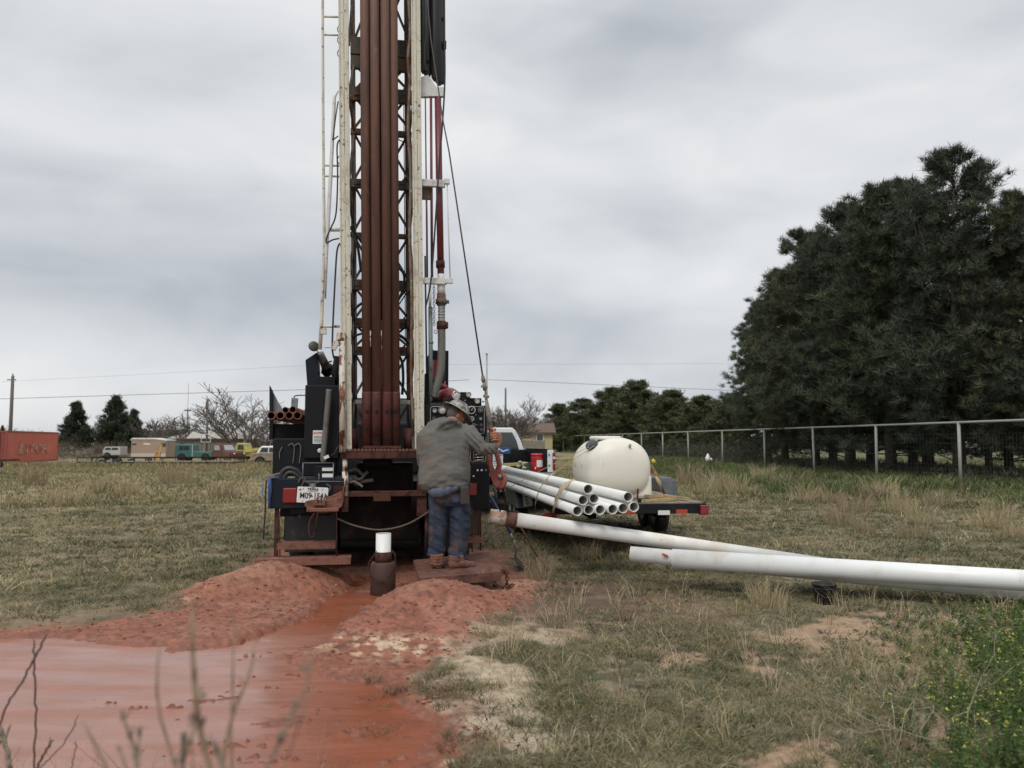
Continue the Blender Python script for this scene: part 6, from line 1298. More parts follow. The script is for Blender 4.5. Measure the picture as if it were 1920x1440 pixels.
# hard hat with a full brim
hatm = M('scuffed_aluminium_hat', (.36, .345, .31), .5, .35, layers=[((.13, .10, .08), 14, .50, .58), ((.10, .085, .075), 5, .55, .66)], bump=.3)
HH = HM @ Matrix.Translation((0, -.008, .055)) @ Matrix.Rotation(R(-4), 4, 'X') @ Matrix.Diagonal((.94, 1.12, 1, 1))
prof = [(.172, -.018), (.174, -.014), (.168, -.008), (.145, .0), (.122, .006), (.118, .02), (.112, .05), (.096, .082), (.07, .104), (.035, .114), (.001, .116)]
m = MB(); m.lathe(prof, 36, HH, cap=False); m.lathe([(.172, -.018), (.165, -.012), (.14, -.005), (.116, .0), (.110, .02), (.104, .05), (.088, .078), (.06, .098), (.001, .108)], 36, HH, cap=False)
for a in (-.022, 0, .022):
    m.loft([HH @ Vector((a * (1 if k not in (0, 8) else .8), math.cos(math.pi * k / 8) * .112, .012 + math.sin(math.pi * k / 8) * (.106 - abs(a) * .15))) for k in range(9)], .0045, 6)
m.build('hard_hat', hatm, man)
# ------------------------------------------------------------------ winch line, hook block and slung pipe
hk0 = P(930, 905, 9.15); hook = thing('hook_block', 'muddy red hook block on a steel winch cable beside the driller', 'hook', hk0)
def hp(x, y, Y=9.15): return P(x, y, Y) - hk0
def hl(mb, pts, rpx, Y=9.15, n=10):
    Ys = Y if isinstance(Y, (list, tuple)) else [Y] * len(pts); r = rpx if isinstance(rpx, (list, tuple)) else [rpx] * len(pts)
    mb.loft([hp(x, y, yy) for (x, y), yy in zip(pts, Ys)], [a * yy / 1500 for a, yy in zip(r, Ys)], n)
m = MB(); hl(m, [(790, -330), (803, 20), (808, 75), (831, 228), (842, 285), (905, 706)], [1.1, 1.2, 1.2, 1.3, 1.5, 1.6], [9.25, 9.2, 9.2, 9.2, 9.2, 9.15], 7); m.build('winch_cable', wire, hook)
m = MB(); hl(m, [(905, 704), (907, 716)], [3, 4.2]); hl(m, [(902, 724), (914, 726)], 2.6); hl(m, [(908, 716), (909, 732)], [3.4, 3.6]); hl(m, [(910, 732), (911, 740)], 2.2); hl(m, [(906, 742), (917, 744)], 2.8); hl(m, [(911, 740), (912, 752)], [3.2, 2.4]); m.build('swivel', sling, hook)
m = MB(); hl(m, [(912, 750), (914, 765), (917, 780), (919, 797)], [2.8, 4.4, 5.0, 4.4], 9.15, 10); m.build('cable_socket', sling, hook)
m = MB(); hl(m, [(919, 796), (921, 812), (923, 838)], [5.2, 4.4, 5.0], 9.12)
m.add([], [])
hl(m, [(912, 803), (930, 806)], 2.0, 9.1, 8)
m.build('hook_bail', M('dark_red_bail', (.13, .04, .032), .6, layers=[((.06, .03, .025), 9, .5, .64)]), hook)
m = MB(); ring = [(922, 836), (917.5, 848), (918, 868), (924, 888), (932, 886), (936.5, 872), (932, 852), (927, 838)]
m.loft([hp(x, y) for x, y in ring], [.026, .028, .030, .036, .034, .030, .028, .026], 10, cap=False, closed=True)
m.prism([(hp(x, y).x, hp(x, y).z) for x, y in [(918, 836), (930, 836), (935, 848), (928, 851), (922, 848), (915, 850)]], -.03, .03)
m.prism([(hp(x, y).x, hp(x, y).z) for x, y in [(918, 878), (926, 882), (937, 878), (946, 889), (949, 902), (944, 916), (934, 919), (925, 909), (919, 893)]], -.035, .035)
m.build('hook_body', redsteel, hook, bevel=.008)
m = MB(); pts = [(940, 887), (946, 893), (947, 903), (943, 912), (936, 916)]; hl(m, pts, [3, 4, 4.4, 4, 3], 9.10, 8); m.build('hook_tip', redsteel, hook)
m = MB(); c_ = hp(938, 893, 9.10); m.ball(c_, .032, 12, (1, .35, .8)); m.build('safety_latch', M('worn_latch', (.32, .26, .21), .5, .4), hook)
m = MB(); c_ = hp(937.5, 900, 9.08); m.ball(c_, .011, 8, (.7, .4, 1.6)); m.build('latch_gap', inkb, hook)
m = MB(); m.chain([hp(934, 915, 9.1), hp(935, 938, 9.2), hp(938, 958, 9.3)], .045, .014, .0055); m.build('chain', dark, hook)
m = MB(); m.chain([hp(942, 912, 9.1), hp(946, 934, 9.2), hp(953, 958, 9.3)], .045, .014, .0055); m.build('chain', dark, hook)
m = MB(); hl(m, [(925, 915), (930, 930), (936, 944)], 2.4, 9.2, 8); m.build('chain_shackle', M('dark_blue_steel', (.03, .035, .06), .5), hook)

SA, SB = P(930 - 12, 967, 9.4), P(1574, 1062.5, 9.95); sd_ = (SB - SA).normalized()
t = thing('sling_pipe', 'long white plastic casing pipe hanging from the hook chain at its muddy end', 'pipe', SA)
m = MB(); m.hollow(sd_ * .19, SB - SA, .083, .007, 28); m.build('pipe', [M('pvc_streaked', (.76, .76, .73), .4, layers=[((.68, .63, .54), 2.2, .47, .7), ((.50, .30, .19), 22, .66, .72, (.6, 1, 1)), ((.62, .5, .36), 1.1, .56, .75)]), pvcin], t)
m = MB(); m.hollow(Vector((0, 0, 0)), sd_ * .19, .0835, .007, 28); m.build('pipe_end', [pvcmud, pvcin], t)
cm = MB(); cm.loft([sd_ * .19, sd_ * .315], .0885, 28, cap=True); cl_ = cm.build('pipe_clamp', None or M('rusty_clamp', (.15, .072, .05), .75, layers=[((.07, .035, .026), 8, .48, .64), ((.28, .16, .11), 12, .6, .72)], bump=.4), t)
m = MB(); a_ = sd_ * .20 + Vector((0, -.02, .093)); m.beam(a_, sd_ * .345 + Vector((0, -.02, .093)), .03, .014); m.tube(sd_ * .33 + Vector((0, -.02, .075)), sd_ * .33 + Vector((0, -.02, .105)), .009, 8); m.build('clamp_lug', rusty, cl_)

# front loose pipes
def loose_pipe(a, b, r, label, mat=pvc):
    t = thing('plastic_pipe', label, 'pipe', a, 0, 'loose white pipes lying at the right'); MB().hollow((0, 0, 0), b - a, r, .008, 28).build('pipe', [mat, pvcin], t); return t
C0, C1 = P(1260, 1047, 8.57), P(1920, 1088.4, 7.72); dC = (C1 - C0).normalized(); C2 = C0 + dC * 6.1
pc = M('pvc_dusty', (.77, .78, .77), .4, layers=[((.66, .64, .58), 3, .5, .7), ((.40, .36, .30), 14, .66, .74, (.5, 1, 1))])
loose_pipe(C0, C2, .100, 'front and thickest of the three white pipes lying at the right', pc)
A0 = P(1182, 1038.3, 9.05); B0 = P(1222, 1042, 8.86)
loose_pipe(A0, A0 + dC * 5.6 + Vector((0, .0, -.16)), .084, 'rearmost of the three white pipes at the right, its end sticking out furthest left', pc)
bp_ = loose_pipe(B0, B0 + dC * 5.6 + Vector((0, 0, -.2)), .082, 'middle of the three white pipes at the right, with a red scuff near its end', pc)
m = MB(); v = P(1247, 1041, 8.72) - B0; m.ball(v, .026, 10, (1.6, .25, .6), Matrix.Rotation(R(25), 3, 'Y')); m.build('red_scuff', M('red_scuff', (.48, .10, .05), .6), bp_)
# black bucket under them
bk = P(1546, 1131, 7.95); bk.z = gz(bk.x, 7.95) - .01; t = thing('bucket', 'small black bucket propping up the front white pipe', 'bucket', bk)
hb_ = .205
MB().lathe([(.085, 0), (.092, .004), (.112, hb_ - .015), (.120, hb_ - .012), (.120, hb_), (.106, hb_), (.088, .012), (.001, .012)], 28, cap=False).build('pail', rubber, t); MB().torus((0, 0, .165), .112, .004, 'z', 28, 6).build('rib', rubber, t)
m = MB(); m.loft([(.112 * math.cos(R(a)), -.112 * math.sin(R(a)) - .0, .185 - .10 * math.sin(R(a))) for a in range(0, 181, 12)], .003, 6); m.build('handle', wire, t)
# timber sleeper under the far end of the pipes
tl = C0 + dC * 5.2; t = thing('timber_block', 'weathered timber block holding up the far end of the loose pipes', 'timber', (tl.x, tl.y + .15, 0), R(0)); MB().box(-.06, -.3, -.03, .06, .45, tl.z - .105).build('block', wood, t, bevel=.006)

# ------------------------------------------------------------------ trailer with tank and pipe bundle
TO = (1.65, 11.26, 0); TF = Frame(TO, R(5.5)); HW = 1.075
tr = thing('utility_trailer', 'black utility trailer with a plank deck carrying the tank and pipes', 'trailer', TO, R(5.5))
for k in range(12):
    x0 = -HW + .02 + k * (2 * HW - .04) / 12; MB().box(x0 + .004, .0, .70, x0 + (2 * HW - .04) / 12 - .004, 4.9, .742 + .003 * (k % 3)).build('deck_plank', wood, tr)
m = MB(); m.box(-HW, -.07, .60, HW, -.005, .735); m.build('rear_beam', black, tr, bevel=.006)
m = MB(); m.box(-HW, -.005, .60, -HW + .03, 4.9, .745); m.box(HW - .03, -.005, .60, HW, 4.9, .745); m.box(-HW, 4.9, .60, HW, 4.96, .77); m.build('side_rail', black, tr)
m = MB()
for y in (1, 2, 3, 4): m.box(-HW + .03, y, .60, HW - .03, y + .06, .695)
m.beam((-.5, .1, .56), (-.5, 4.9, .56), .08, .08); m.beam((.5, .1, .56), (.5, 4.9, .56), .08, .08); m.beam((-.6, 4.9, .58), (0, 6.3, .55), .08, .1); m.beam((.6, 4.9, .58), (0, 6.3, .55), .08, .1); m.build('frame', dark, tr)
for s_ in (-1, 1):
    xa = s_ * (HW + .03); xb = s_ * (HW + (.33 if s_ > 0 else .30)); top = .97 if s_ > 0 else .90
    f = MB().prism([(2.2, .50), (2.42, top - .05), (2.5, top), (4.1, top), (4.2, top - .05), (4.4, .50)], min(xa, xb), max(xa, xb), 'x').build('fender', M('grey_black_fender', (.045, .05, .056), .5, layers=[((.10, .09, .08), 4, .5, .7)]), tr, bevel=.012)
    for y in (2.95, 3.75): wheel(tr, (s_ * (HW + .16), y, .36), .36, .21, 'x', rimm=white_steel)
def tq(x, y, ly): return TF.p(x, y, ly)
def trect(name, x0, y0, x1, y1, ly, mat, d=.006, parent=None):
    a = tq(x0, y1, ly); b_ = tq(x1, y0, ly); return MB().box(a.x, ly, a.z, b_.x, ly + d, b_.z).build(name, mat, parent or tr)
trect('reflector', 1268, 955, 1289, 963, -.078, amber); trect('reflector', 1168, 957, 1192, 963, -.078, amber); trect('reflector', 1234, 957, 1256, 965.5, -.078, paper)
m = MB(); a = tq(1313, 966, -.10); b_ = tq(1327, 947, -.10); m.box(a.x, -.12, a.z, b_.x + .01, -.0, b_.z); m.build('tail_light', redlens, tr, bevel=.012)
m = MB(); a = tq(1017, 971, -.12); b_ = tq(1044, 962, -.12); m.box(a.x, -.16, a.z, b_.x, -.07, b_.z); m.build('tail_light', redlens, tr, bevel=.012)
fp = Vector((-HW - .14, 2.19, .665)); lp = platebuild(fp + Vector((.02, -.012, .02)), .30, .15, tr, rot=(0, R(84), 0)); lp.name = 'license_plate'
text(None, 'plate_number', '539R 610', .078, inkb, lp, (0, -.0025, -.012), sx=.8, bold=.0012); text(None, 'plate_state', 'TEXAS', .026, inkb, lp, (0, -.0025, .05), sx=1.1)
# tank
tk = thing('water_tank', 'big cream plastic water tank strapped on the trailer', 'tank', TF.m @ Vector((.03, .62, .745)), R(5.5))
def tank_mesh():
    m = MB(); n = 40; secs = [(-.02, .40), (.02, .68), (.07, .86), (.14, .95), (.24, 1.0), (1.35, 1.0), (1.46, .95), (1.53, .86), (1.58, .68), (1.62, .40)]; vs = []
    for y, s_ in secs:
        for k in range(n):
            a = 2 * math.pi * k / n; c_, s2 = math.cos(a), math.sin(a); e1 = 2 / 2.15 if s2 > 0 else 2 / 2.7
            x = .50 * s_ * math.copysign(abs(c_) ** e1, c_); z = .46 + (.45 if s2 > 0 else .455) * s_ * math.copysign(abs(s2) ** e1, s2); vs.append((x, y, max(.0, z)))
    fs = [(i * n + k, i * n + (k + 1) % n, (i + 1) * n + (k + 1) % n, (i + 1) * n + k) for i in range(len(secs) - 1) for k in range(n)]
    m.add(vs, fs, True); m.f += [tuple(range(n))[::-1], tuple((len(secs) - 1) * n + k for k in range(n))]; m.sm += [True, True]; m.mi += [0, 0]; return m
tank_mesh().build('shell', tankm, tk)
m = MB(); m.box(.05, .10, 0, .49, 1.5, .36); m.box(-.50, .12, 0, -.1, 1.5, .20); m.build('saddle', tankm, tk, bevel=.05)
for y_ in (.5, 1.1):
    m = MB(); m.loft([(.505 * math.copysign(abs(math.cos(R(a))) ** .93, math.cos(R(a))), y_, .46 + .455 * abs(math.sin(R(a))) ** .93) for a in range(0, 181, 10)], .012, 6); m.build('moulded_rib', tankm, tk)
m = MB(); m.lathe([(.25, .895), (.25, .935), (.22, .95), (.001, .952)], 24, Matrix.Translation((-.12, .55, -.01))); m.build('filler_neck', tankm, tk, bevel=.01)
T_ = Matrix.Translation((-.385, .30, .80)) @ Matrix.Rotation(R(-42), 4, 'Y') @ Matrix.Rotation(R(18), 4, 'X')
MB().lathe([(.135, -.02), (.135, .02), (.12, .032), (.001, .034)], 24, T_ @ Matrix.Diagonal((.7, 1, 1, 1))).build('lid', M('black_lid', (.02, .024, .035), .35), tk)
m = MB(); c_ = Vector((.13, -.0, .80)); m.tube(c_, c_ + Vector((0, .1, -.06)), .018, 10); m.ball(c_, .024, 10); m.build('vent', galv, tk)
MB().box(-.14, .005, .225, -.03, .012, .245).build('red_label', M('faded_red_label', (.50, .16, .10), .6), tk)
MB().tube((-.02, -.05, .07), (-.02, .1, .07), .035, 14).build('drain_valve', dark, tk)
# straps over the tank and bundle
def ribbon(name, pts, wd, mat, label, cat='strap', r2=.003, group=None):
    m = MB(); m.loft([P(*q) for q in pts], [(wd, r2)] * len(pts) if r2 else wd, 8); o = m.build(name, mat); return tag(o, label, cat, group)
ribbon('yellow_rope', [(1104, 838, 11.75), (1052, 863, 12.1), (1012, 883, 12.3), (985, 898, 12.5), (957, 913, 12.7)], .0045, M('yellow_rope', (.42, .40, .16), .8), 'thin yellow rope from the tank lid to the left side of the trailer', 'rope', None)
ribbon('yellow_rope', [(1114, 836, 11.72), (1075, 862, 11.9), (1036, 888, 12.0), (1021, 899, 12.0)], .0045, MATS['yellow_rope'], 'thin yellow rope from the tank to the top of the pipe bundle', 'rope', None)
# pipe bundle
bundle = [('A', 1103, 917.5, 'top white pipe of the bundle, alone on the third layer at left'), ('B', 1093.5, 938, 'white pipe in the second layer, left of its neighbour'), ('C', 1114, 935, 'white pipe in the second layer, right of its neighbour'),
          ('D', 1178, 932, 'white pipe resting on top at the right end of the bundle'), ('E', 1083, 958, 'leftmost white pipe in the bottom layer of the bundle'), ('F', 1104.5, 956, 'second white pipe from the left in the bottom layer'),
          ('G', 1125.5, 956, 'third white pipe from the left in the bottom layer'), ('H', 1149, 955, 'fourth white pipe from the left in the bottom layer'), ('I', 1168.5, 953, 'fifth white pipe from the left in the bottom layer'), ('J', 1189, 950.5, 'rightmost white pipe in the bottom layer of the bundle')]
BD = (P(945, 878.5, 15.3) - P(1103, 917.5, 9.3)).normalized()
for i, (k, x, y, lb) in enumerate(bundle):
    a = P(x, y, 9.3 + .03 * (i % 3)); d = (BD + Vector((.004 * ((i * 5) % 3 - 1), 0, 0))).normalized()
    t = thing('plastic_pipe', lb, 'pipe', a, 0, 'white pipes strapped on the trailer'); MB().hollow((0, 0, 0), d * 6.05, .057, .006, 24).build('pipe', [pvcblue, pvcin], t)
    if k in 'A': m = MB(); m.loft([d * 5.6, d * 6.06], .062, 20); m.build('bell_end', pvcblue, t)
def over(name, x0, y0, pts, wd, label):
    ribbon(name, pts, wd, strapt, label, 'strap', .004, 'tan straps round the pipe bundle')
over('strap', 0, 0, [(1077, 899, 10.05), (1068, 903, 9.95), (1058, 914, 9.98), (1052, 921, 9.98), (1047, 932, 10.05), (1042, 943, 10.1), (1036, 961, 10.15)], .022, 'left one of two tan straps wrapped together round the pipes')
over('strap', 0, 0, [(1071, 901, 10.2), (1061, 905, 10.08), (1050, 917, 10.1), (1046, 926, 10.12), (1041, 937, 10.2), (1040, 948, 10.25), (1038, 960, 10.25)], .016, 'right one of two tan straps wrapped together round the pipes')
over('strap', 0, 0, [(1040, 888, 11.3), (1031, 891, 11.2), (1024, 899, 11.2), (1018, 907, 11.25), (1012, 917, 11.3), (1007, 929, 11.35), (1004, 944, 11.4), (1004, 958, 11.5)], .009, 'narrow tan strap round the pipes further up the bundle')
over('strap', 0, 0, [(955, 874, 14.8), (952, 878, 14.72), (952.5, 884, 14.7), (953, 887, 14.75)], .02, 'grey band near the far bell end of the top pipe')
# odds and ends on the trailer
t0 = TF.m @ Vector((.62, .9, .75)); t = thing('wooden_pole', 'brown pole with a yellow cap leaning against the right side of the tank', 'pole', P(1246, 926, 12.2))
b0 = P(1246, 926, 12.2); m = MB(); m.loft([Vector((0, 0, 0)), P(1232, 896, 12.15) - b0, P(1220, 872, 12.1) - b0], [.018, .03, .022], 8); m.build('shaft', M('brown_pole', (.17, .10, .05), .8, layers=[((.36, .24, .09), 9, .5, .64)]), t)
m = MB(); c_ = P(1225, 864.5, 12.1) - b0; m.lathe([(.022, -.03), (.028, -.025), (.024, .03), (.001, .031)], 12, Matrix.Translation(c_) @ Matrix.Rotation(R(-40), 4, 'Y')); m.build('cap', yellowp, t)
m = MB(); m.loft([P(1229, 893, 12.05) - b0, P(1236, 905, 12.05) - b0, P(1240, 918, 12.08) - b0], [.018, .03, .01], 8); m.build('rag', M('pale_rag', (.42, .33, .20), .9, bump=.5), t)
for i, (x0, y0, x1, y1, Y0, Y1, lb) in enumerate([(1207, 941, 1262, 937, 11.35, 11.6, 'short yellow plank lying near the rear edge of the trailer'), (1232, 931, 1290, 937, 12.2, 11.6, 'thin pale lath lying crosswise on the trailer deck'), (1209, 931, 1270, 934, 12.0, 11.7, 'brown stick lying behind the yellow plank on the trailer')]):
    a = P(x0, y0, Y0); b_ = P(x1, y1, Y1); a.z = b_.z = .775 + .012 * i; t = thing('plank', lb, 'plank', a); MB().beam((0, 0, 0), b_ - a, .05, .03).build('board', M('yellow_plank%d' % 0, (.42, .30, .13), .8, layers=[((.25, .17, .08), 5, .5, .65)]), t)
a = P(1199, 941, 11.3); a.z = .75; t = thing('small_box', 'tiny black box beside the rightmost bottom pipe on the trailer', 'box', a); MB().box(-.025, -.025, 0, .025, .025, .05).build('case', black, t, bevel=.004)
a = P(1195, 930, 11.9); a.z = .745; t = thing('steel_stake', 'rusty stake standing upright in front of the tank', 'stake', a); MB().beam((0, 0, 0), (.01, 0, .16), .025, .012).build('stake', rusty, t)

# ------------------------------------------------------------------ shovels
def tool(name, label, cat, pts, rad, mats, extra):
    o = P(*pts[-1]); t = thing(name, label, cat, o)
    for i, (k0, k1, mt, nm) in enumerate(mats):
        m = MB(); m.loft([P(*q) - o for q in pts[k0:k1 + 1]], rad, 8); m.build(nm, mt, t)
    extra(t, o); return t
def blade1(t, o):
    m = MB(); v = [P(966, 1045, 10.1), P(972, 1049, 10.25), P(1000, 1066, 10.25), P(985, 1066, 10.0), P(972, 1058, 9.95), P(964, 1050, 10.0)]; v = [q - o for q in v]; m.add(v, [(0, 1, 2, 3), (0, 3, 4, 5)]); b_ = m.build('blade', M('dark_blade', (.05, .04, .03), .6, .4), t); s = b_.modifiers.new('t', 'SOLIDIFY'); s.thickness = .006
tool('shovel', 'shovel with a blue handle leaning behind the slung pipe', 'shovel', [(919, 930, 9.75), (938, 962, 9.85), (957, 1000, 9.95), (962, 1012, 9.98), (967, 1027, 10.02), (967, 1038, 10.06), (966, 1047, 10.1)], .014, [(0, 2, bluep, 'handle'), (2, 3, galv, 'ferrule'), (3, 6, greymetal, 'socket')], blade1)
def blade2(t, o):
    m = MB(); m.beam(P(1018, 1058, 10.0) - o, P(1030, 1070, 9.95) - o, .05, .012); m.build('blade', rusty, t)
tool('digging_bar', 'long brown-handled digging tool standing behind the slung pipe', 'tool', [(968, 975, 9.75), (985, 1003, 9.85), (1003, 1036, 9.95), (1020, 1060, 10.0)], .013, [(0, 3, M('brown_handle', (.15, .075, .05), .7, layers=[((.08, .05, .04), 8, .5, .65)]), 'handle')], blade2)

# ------------------------------------------------------------------ pickup in front of the trailer
KO = (-.06, 17.4, 0); KF = Frame(KO, R(12)); pk = thing('pickup_truck', 'white and black pickup with its tailgate down in front of the trailer', 'pickup truck', KO, R(12))
def kq(x, y, ly): return KF.p(x, y, ly)
for x in (.93, -1.0): MB().box(x, .02, .55, x + .07, 2.3, 1.40).build('bed_side', whitep, pk, bevel=.02)
m = MB(); m.box(.90, .05, .93, .928, 2.3, 1.425); m.box(-.928, .05, .93, -.90, 2.3, 1.425); m.box(-.90, .02, .88, .90, 2.3, .93); m.box(.90, .04, 1.4, 1.0, 2.3, 1.435); m.box(-.90, 2.28, .93, .90, 2.32, 1.40); m.build('bed_liner', black, pk)
for x in (.86, -.99): MB().box(x, -.01, .93, x + .13, .05, 1.42).build('bed_corner', whitep, pk, bevel=.01)
for z in (1.05, 1.28): MB().box(.875, -.018, z, .90, -.011, z + .05).build('tailgate_latch', dark, pk)
MB().box(.965, -.035, .98, 1.03, .09, 1.36).build('tail_light', redlens, pk, bevel=.015); MB().box(.968, -.04, 1.22, 1.02, -.034, 1.27).build('reverse_lamp', gface, pk); MB().box(-1.03, -.035, .98, -.965, .09, 1.36).build('tail_light', redlens, pk, bevel=.015)
MB().box(-.85, -.56, .87, .85, -.02, .93).build('tailgate', greymetal, pk, bevel=.01); MB().box(-.95, -.18, .52, .95, 0, .68).build('rear_bumper', chrome, pk, bevel=.02)
m = MB(); sec = [(-.88, 1.38), (.88, 1.38), (.80, 1.62), (.66, 1.88), (.58, 1.945), (-.58, 1.945), (-.66, 1.88), (-.80, 1.62)]
m.prism(sec, 2.40, 4.4, 'y'); m.build('cab_roof', whitep, pk, bevel=.03); m = MB(); m.prism([(-.96, .55), (.96, .55), (.96, 1.25), (.88, 1.378), (-.88, 1.378), (-.96, 1.25)], 2.38, 5.0, 'y'); m.build('cab_body', black, pk, bevel=.02)
MB().prism([(-.74, 1.41), (.74, 1.41), (.68, 1.62), (.57, 1.83), (-.57, 1.83), (-.68, 1.62)], 2.375, 2.398, 'y').build('rear_window', glass, pk)
for s_ in (-1, 1): MB().prism([(2.6, 1.40), (4.1, 1.40), (3.7, 1.80), (2.7, 1.80)], s_ * .80, s_ * .845, 'x').build('side_window', glass, pk)
MB().box(-.95, 5.0, .55, .95, 6.2, 1.30).build('hood', whitep, pk, bevel=.08)
for y in (.95, 5.2):
    for s_ in (-1, 1): wheel(pk, (s_ * .86, y, .40), .40, .26, 'x')
tb_ = thing('truck_toolbox', 'black toolbox with blue and white labels in the pickup bed', 'toolbox', KF.m @ Vector((-.2, 1.75, .935)), R(12)); bx_ = KF.m.inverted() @ tb_.location
MB().box(-.68, 0, 0, .60, .45, .50).build('case', black, tb_, bevel=.02)
def tlabel(x0, y0, x1, y1, mat, nm):
    F2 = Frame(tb_.location, R(12)); a = F2.p(x0, y1, -.006); b_ = F2.p(x1, y0, -.006); return MB().box(a.x, -.006, a.z, b_.x, -.001, b_.z).build(nm, mat, tb_), a, b_
lo, a, b_ = tlabel(923, 838, 957, 850.5, M('blue_label', (.03, .08, .22), .5), 'blue_label'); m = MB(); m.prism([(a.x + .03, b_.z - .02), (a.x + .09, b_.z - .08), (a.x + .17, b_.z - .03), (a.x + .25, b_.z - .09), (b_.x - .04, b_.z - .05), (b_.x - .05, b_.z - .075), (a.x + .25, b_.z - .12), (a.x + .17, b_.z - .06), (a.x + .09, b_.z - .11)], -.009, -.0065); m.build('label_graphic', paper, lo)
lo, a, b_ = tlabel(924, 852, 943, 880, paper, 'white_label'); m = MB()
for k in range(6): z = b_.z - .04 - k * .045; m.box(a.x + .015, -.009, z, b_.x - .02 - .02 * (k % 2), -.0065, z + (.022 if k in (0, 3) else .008))
m.build('label_print', M('grey_print', (.12, .12, .14), .6), lo)
j0 = P(1007, 882, 17.75); j0.z = .935; t = thing('water_jug', 'red round drink cooler with a white label in the pickup bed', 'cooler', j0, R(0)); jr = 11.3 / 1500 * 17.75
MB().lathe([(jr * .88, 0), (jr, .03), (jr, .20), (jr * .97, .215), (jr, .23), (jr, .33), (jr * .96, .35)], 28).build('body', redjug, t); MB().lathe([(jr * 1.02, .345), (jr * 1.02, .385), (jr * .9, .40), (.001, .405)], 28).build('lid', redjug, t)
m = MB(); rr = jr + .002; n = 8; vs = [(rr * math.sin(R(a)), -rr * math.cos(R(a)), z) for z in (.11, .26) for a in np.linspace(-5, 62, n)]; m.add(vs, [(k, k + 1, n + k + 1, n + k) for k in range(n - 1)], True); m.build('label', paper, t)
m = MB(); m.loft([(-jr * .3, -jr, .10), (-jr * .3, -jr - .03, .09), (-jr * .3, -jr - .03, .05)], .012, 8); m.build('spigot', paper, t)
t = thing('coiled_rope', 'dark green hose heap beside the red cooler in the pickup', 'hose', P(990, 884, 17.9)); m = MB()
for k in range(5): m.torus((.0, 0, .04 + k * .035), .13 - k * .012, .018, 'z', 20, 6)
m.build('coil', M('green_hose', (.04, .07, .05), .6), t)
t = thing('yellow_board', 'yellow board lying across the trailer front below the pickup bed', 'board', P(944, 872, 16.6)); m = MB(); m.beam((0, 0, 0), P(974, 870, 16.7) - P(944, 872, 16.6), .12, .06); m.build('board', M('dull_yellow', (.42, .36, .14), .7), t)
t = thing('rag_heap', 'crumpled pale rags at the right end of the yellow board', 'rags', P(978, 872, 16.5)); m = MB(); rg = random.Random(5)
for k in range(9): m.ball((rg.uniform(-.07, .12), rg.uniform(-.05, .05), rg.uniform(-.06, .06)), rg.uniform(.02, .045), 8, (1.3, 1, .8))
fuse('cloth', m, M('pale_rags', (.38, .36, .26), .9, layers=[((.2, .22, .12), 9, .5, .62)]), .012, t)
# white plastic bag caught at the fence
b0 = P(1327, 863, 52); t = thing('plastic_bag', 'white plastic bag caught in the weeds by the fence', 'bag', b0); m = MB(); m.loft([(0, 0, -.05), (.0, 0, .12), (.02, 0, .32), (.0, 0, .45)], [.12, .17, .10, .02], 10); m.ball((.22, 0, .06), .10, 8); fuse('film', m, M('bag_white', (.75, .75, .74), .5), .03, t)

# ------------------------------------------------------------------ weeds in the foreground
stemm = M('dry_stem', (.30, .215, .14), .85, layers=[((.15, .10, .065), 30, .45, .62)]); stemg = M('grey_stem', (.25, .20, .155), .85, layers=[((.12, .085, .06), 30, .45, .62)]); twig = M('dark_twig', (.10, .06, .05), .85)
_wn = [0]
def weed(px, Y, rpx, mat, label, buds=(), twigs=(), group='blurred dry weed stalks close to the camera', name='weed_stalk', jag=0):
    """stalk through photo points at distance Y, carried down to the ground"""
    pts = [P(x, y, Y) for x, y in px]; end = pts[-1]; base = Vector((end.x + (end.x - pts[-2].x) * .6, Y, -.03)); pts += [end.lerp(base, .5), base]
    t = thing(name, label, 'weed', base, 0, group)
    if jag:
        q = []; rg = random.Random(jag)
        for i in range(len(pts) - 1):
            for k in range(5): v = pts[i].lerp(pts[i + 1], k / 5); q.append(v + Vector((rg.uniform(-1, 1), rg.uniform(-1, 1), 0)) * Y * .0011)
        pts = q + [pts[-1]]
    k = Y / 1500 * (.88 if Y < 2 else 1); n = len(pts); m = MB(); m.loft([v - base for v in pts], [rpx * k * (.55 + .45 * min(1, i / 3)) for i in range(n)], 7); m.build('stem', mat, t)
    if twigs:
        m = MB()
        for tw in twigs: m.loft([P(x, y, Y + .01 * i) - base for i, (x, y) in enumerate(tw)], [rpx * k * .6 * (1 - .5 * i / len(tw)) for i in range(len(tw))], 6)
        m.build('side_twig', mat, t)
    if buds:
        m = MB(); rg = random.Random(int(px[0][0]))
        for (x, y, r_) in buds:
            for j in range(11):
                c_ = P(x + rg.gauss(0, r_ * .45), y + rg.gauss(0, r_ * .6), Y + rg.gauss(0, .008)) - base; m.ball(c_, r_ * k * rg.uniform(.15, .34), 6, (1, 1, 1.6))
        m.build('seed_head', stemg, t)
    return t
weed([(301, 1190), (295, 1250), (294, 1300), (302, 1350), (318, 1400), (330, 1440)], 1.35, 3.4, stemm, 'plain blurred dry stalk rising highest at the left of the group')
weed([(362, 1130), (360, 1180), (362, 1240), (368, 1320), (378, 1380), (393, 1440)], 1.25, 6.2, stemm, 'thick blurred dry stalk with dark buds along it', buds=[(366, 1262, 9), (380, 1300, 10), (362, 1350, 11), (383, 1352, 8), (356, 1390, 9)], twigs=[[(366, 1360), (352, 1400), (345, 1430)]])
weed([(441, 1160), (437, 1230), (436, 1300), (433, 1370), (435, 1440)], 1.4, 2.8, stemm, 'thin straight blurred dry stalk right of the thick budded one')
weed([(476, 1195), (474, 1240), (462, 1280), (443, 1320), (428, 1370), (416, 1440)], 1.35, 3.6, stemm, 'blurred dry stalk bending left with a short fork', twigs=[[(460, 1284), (446, 1270)]])
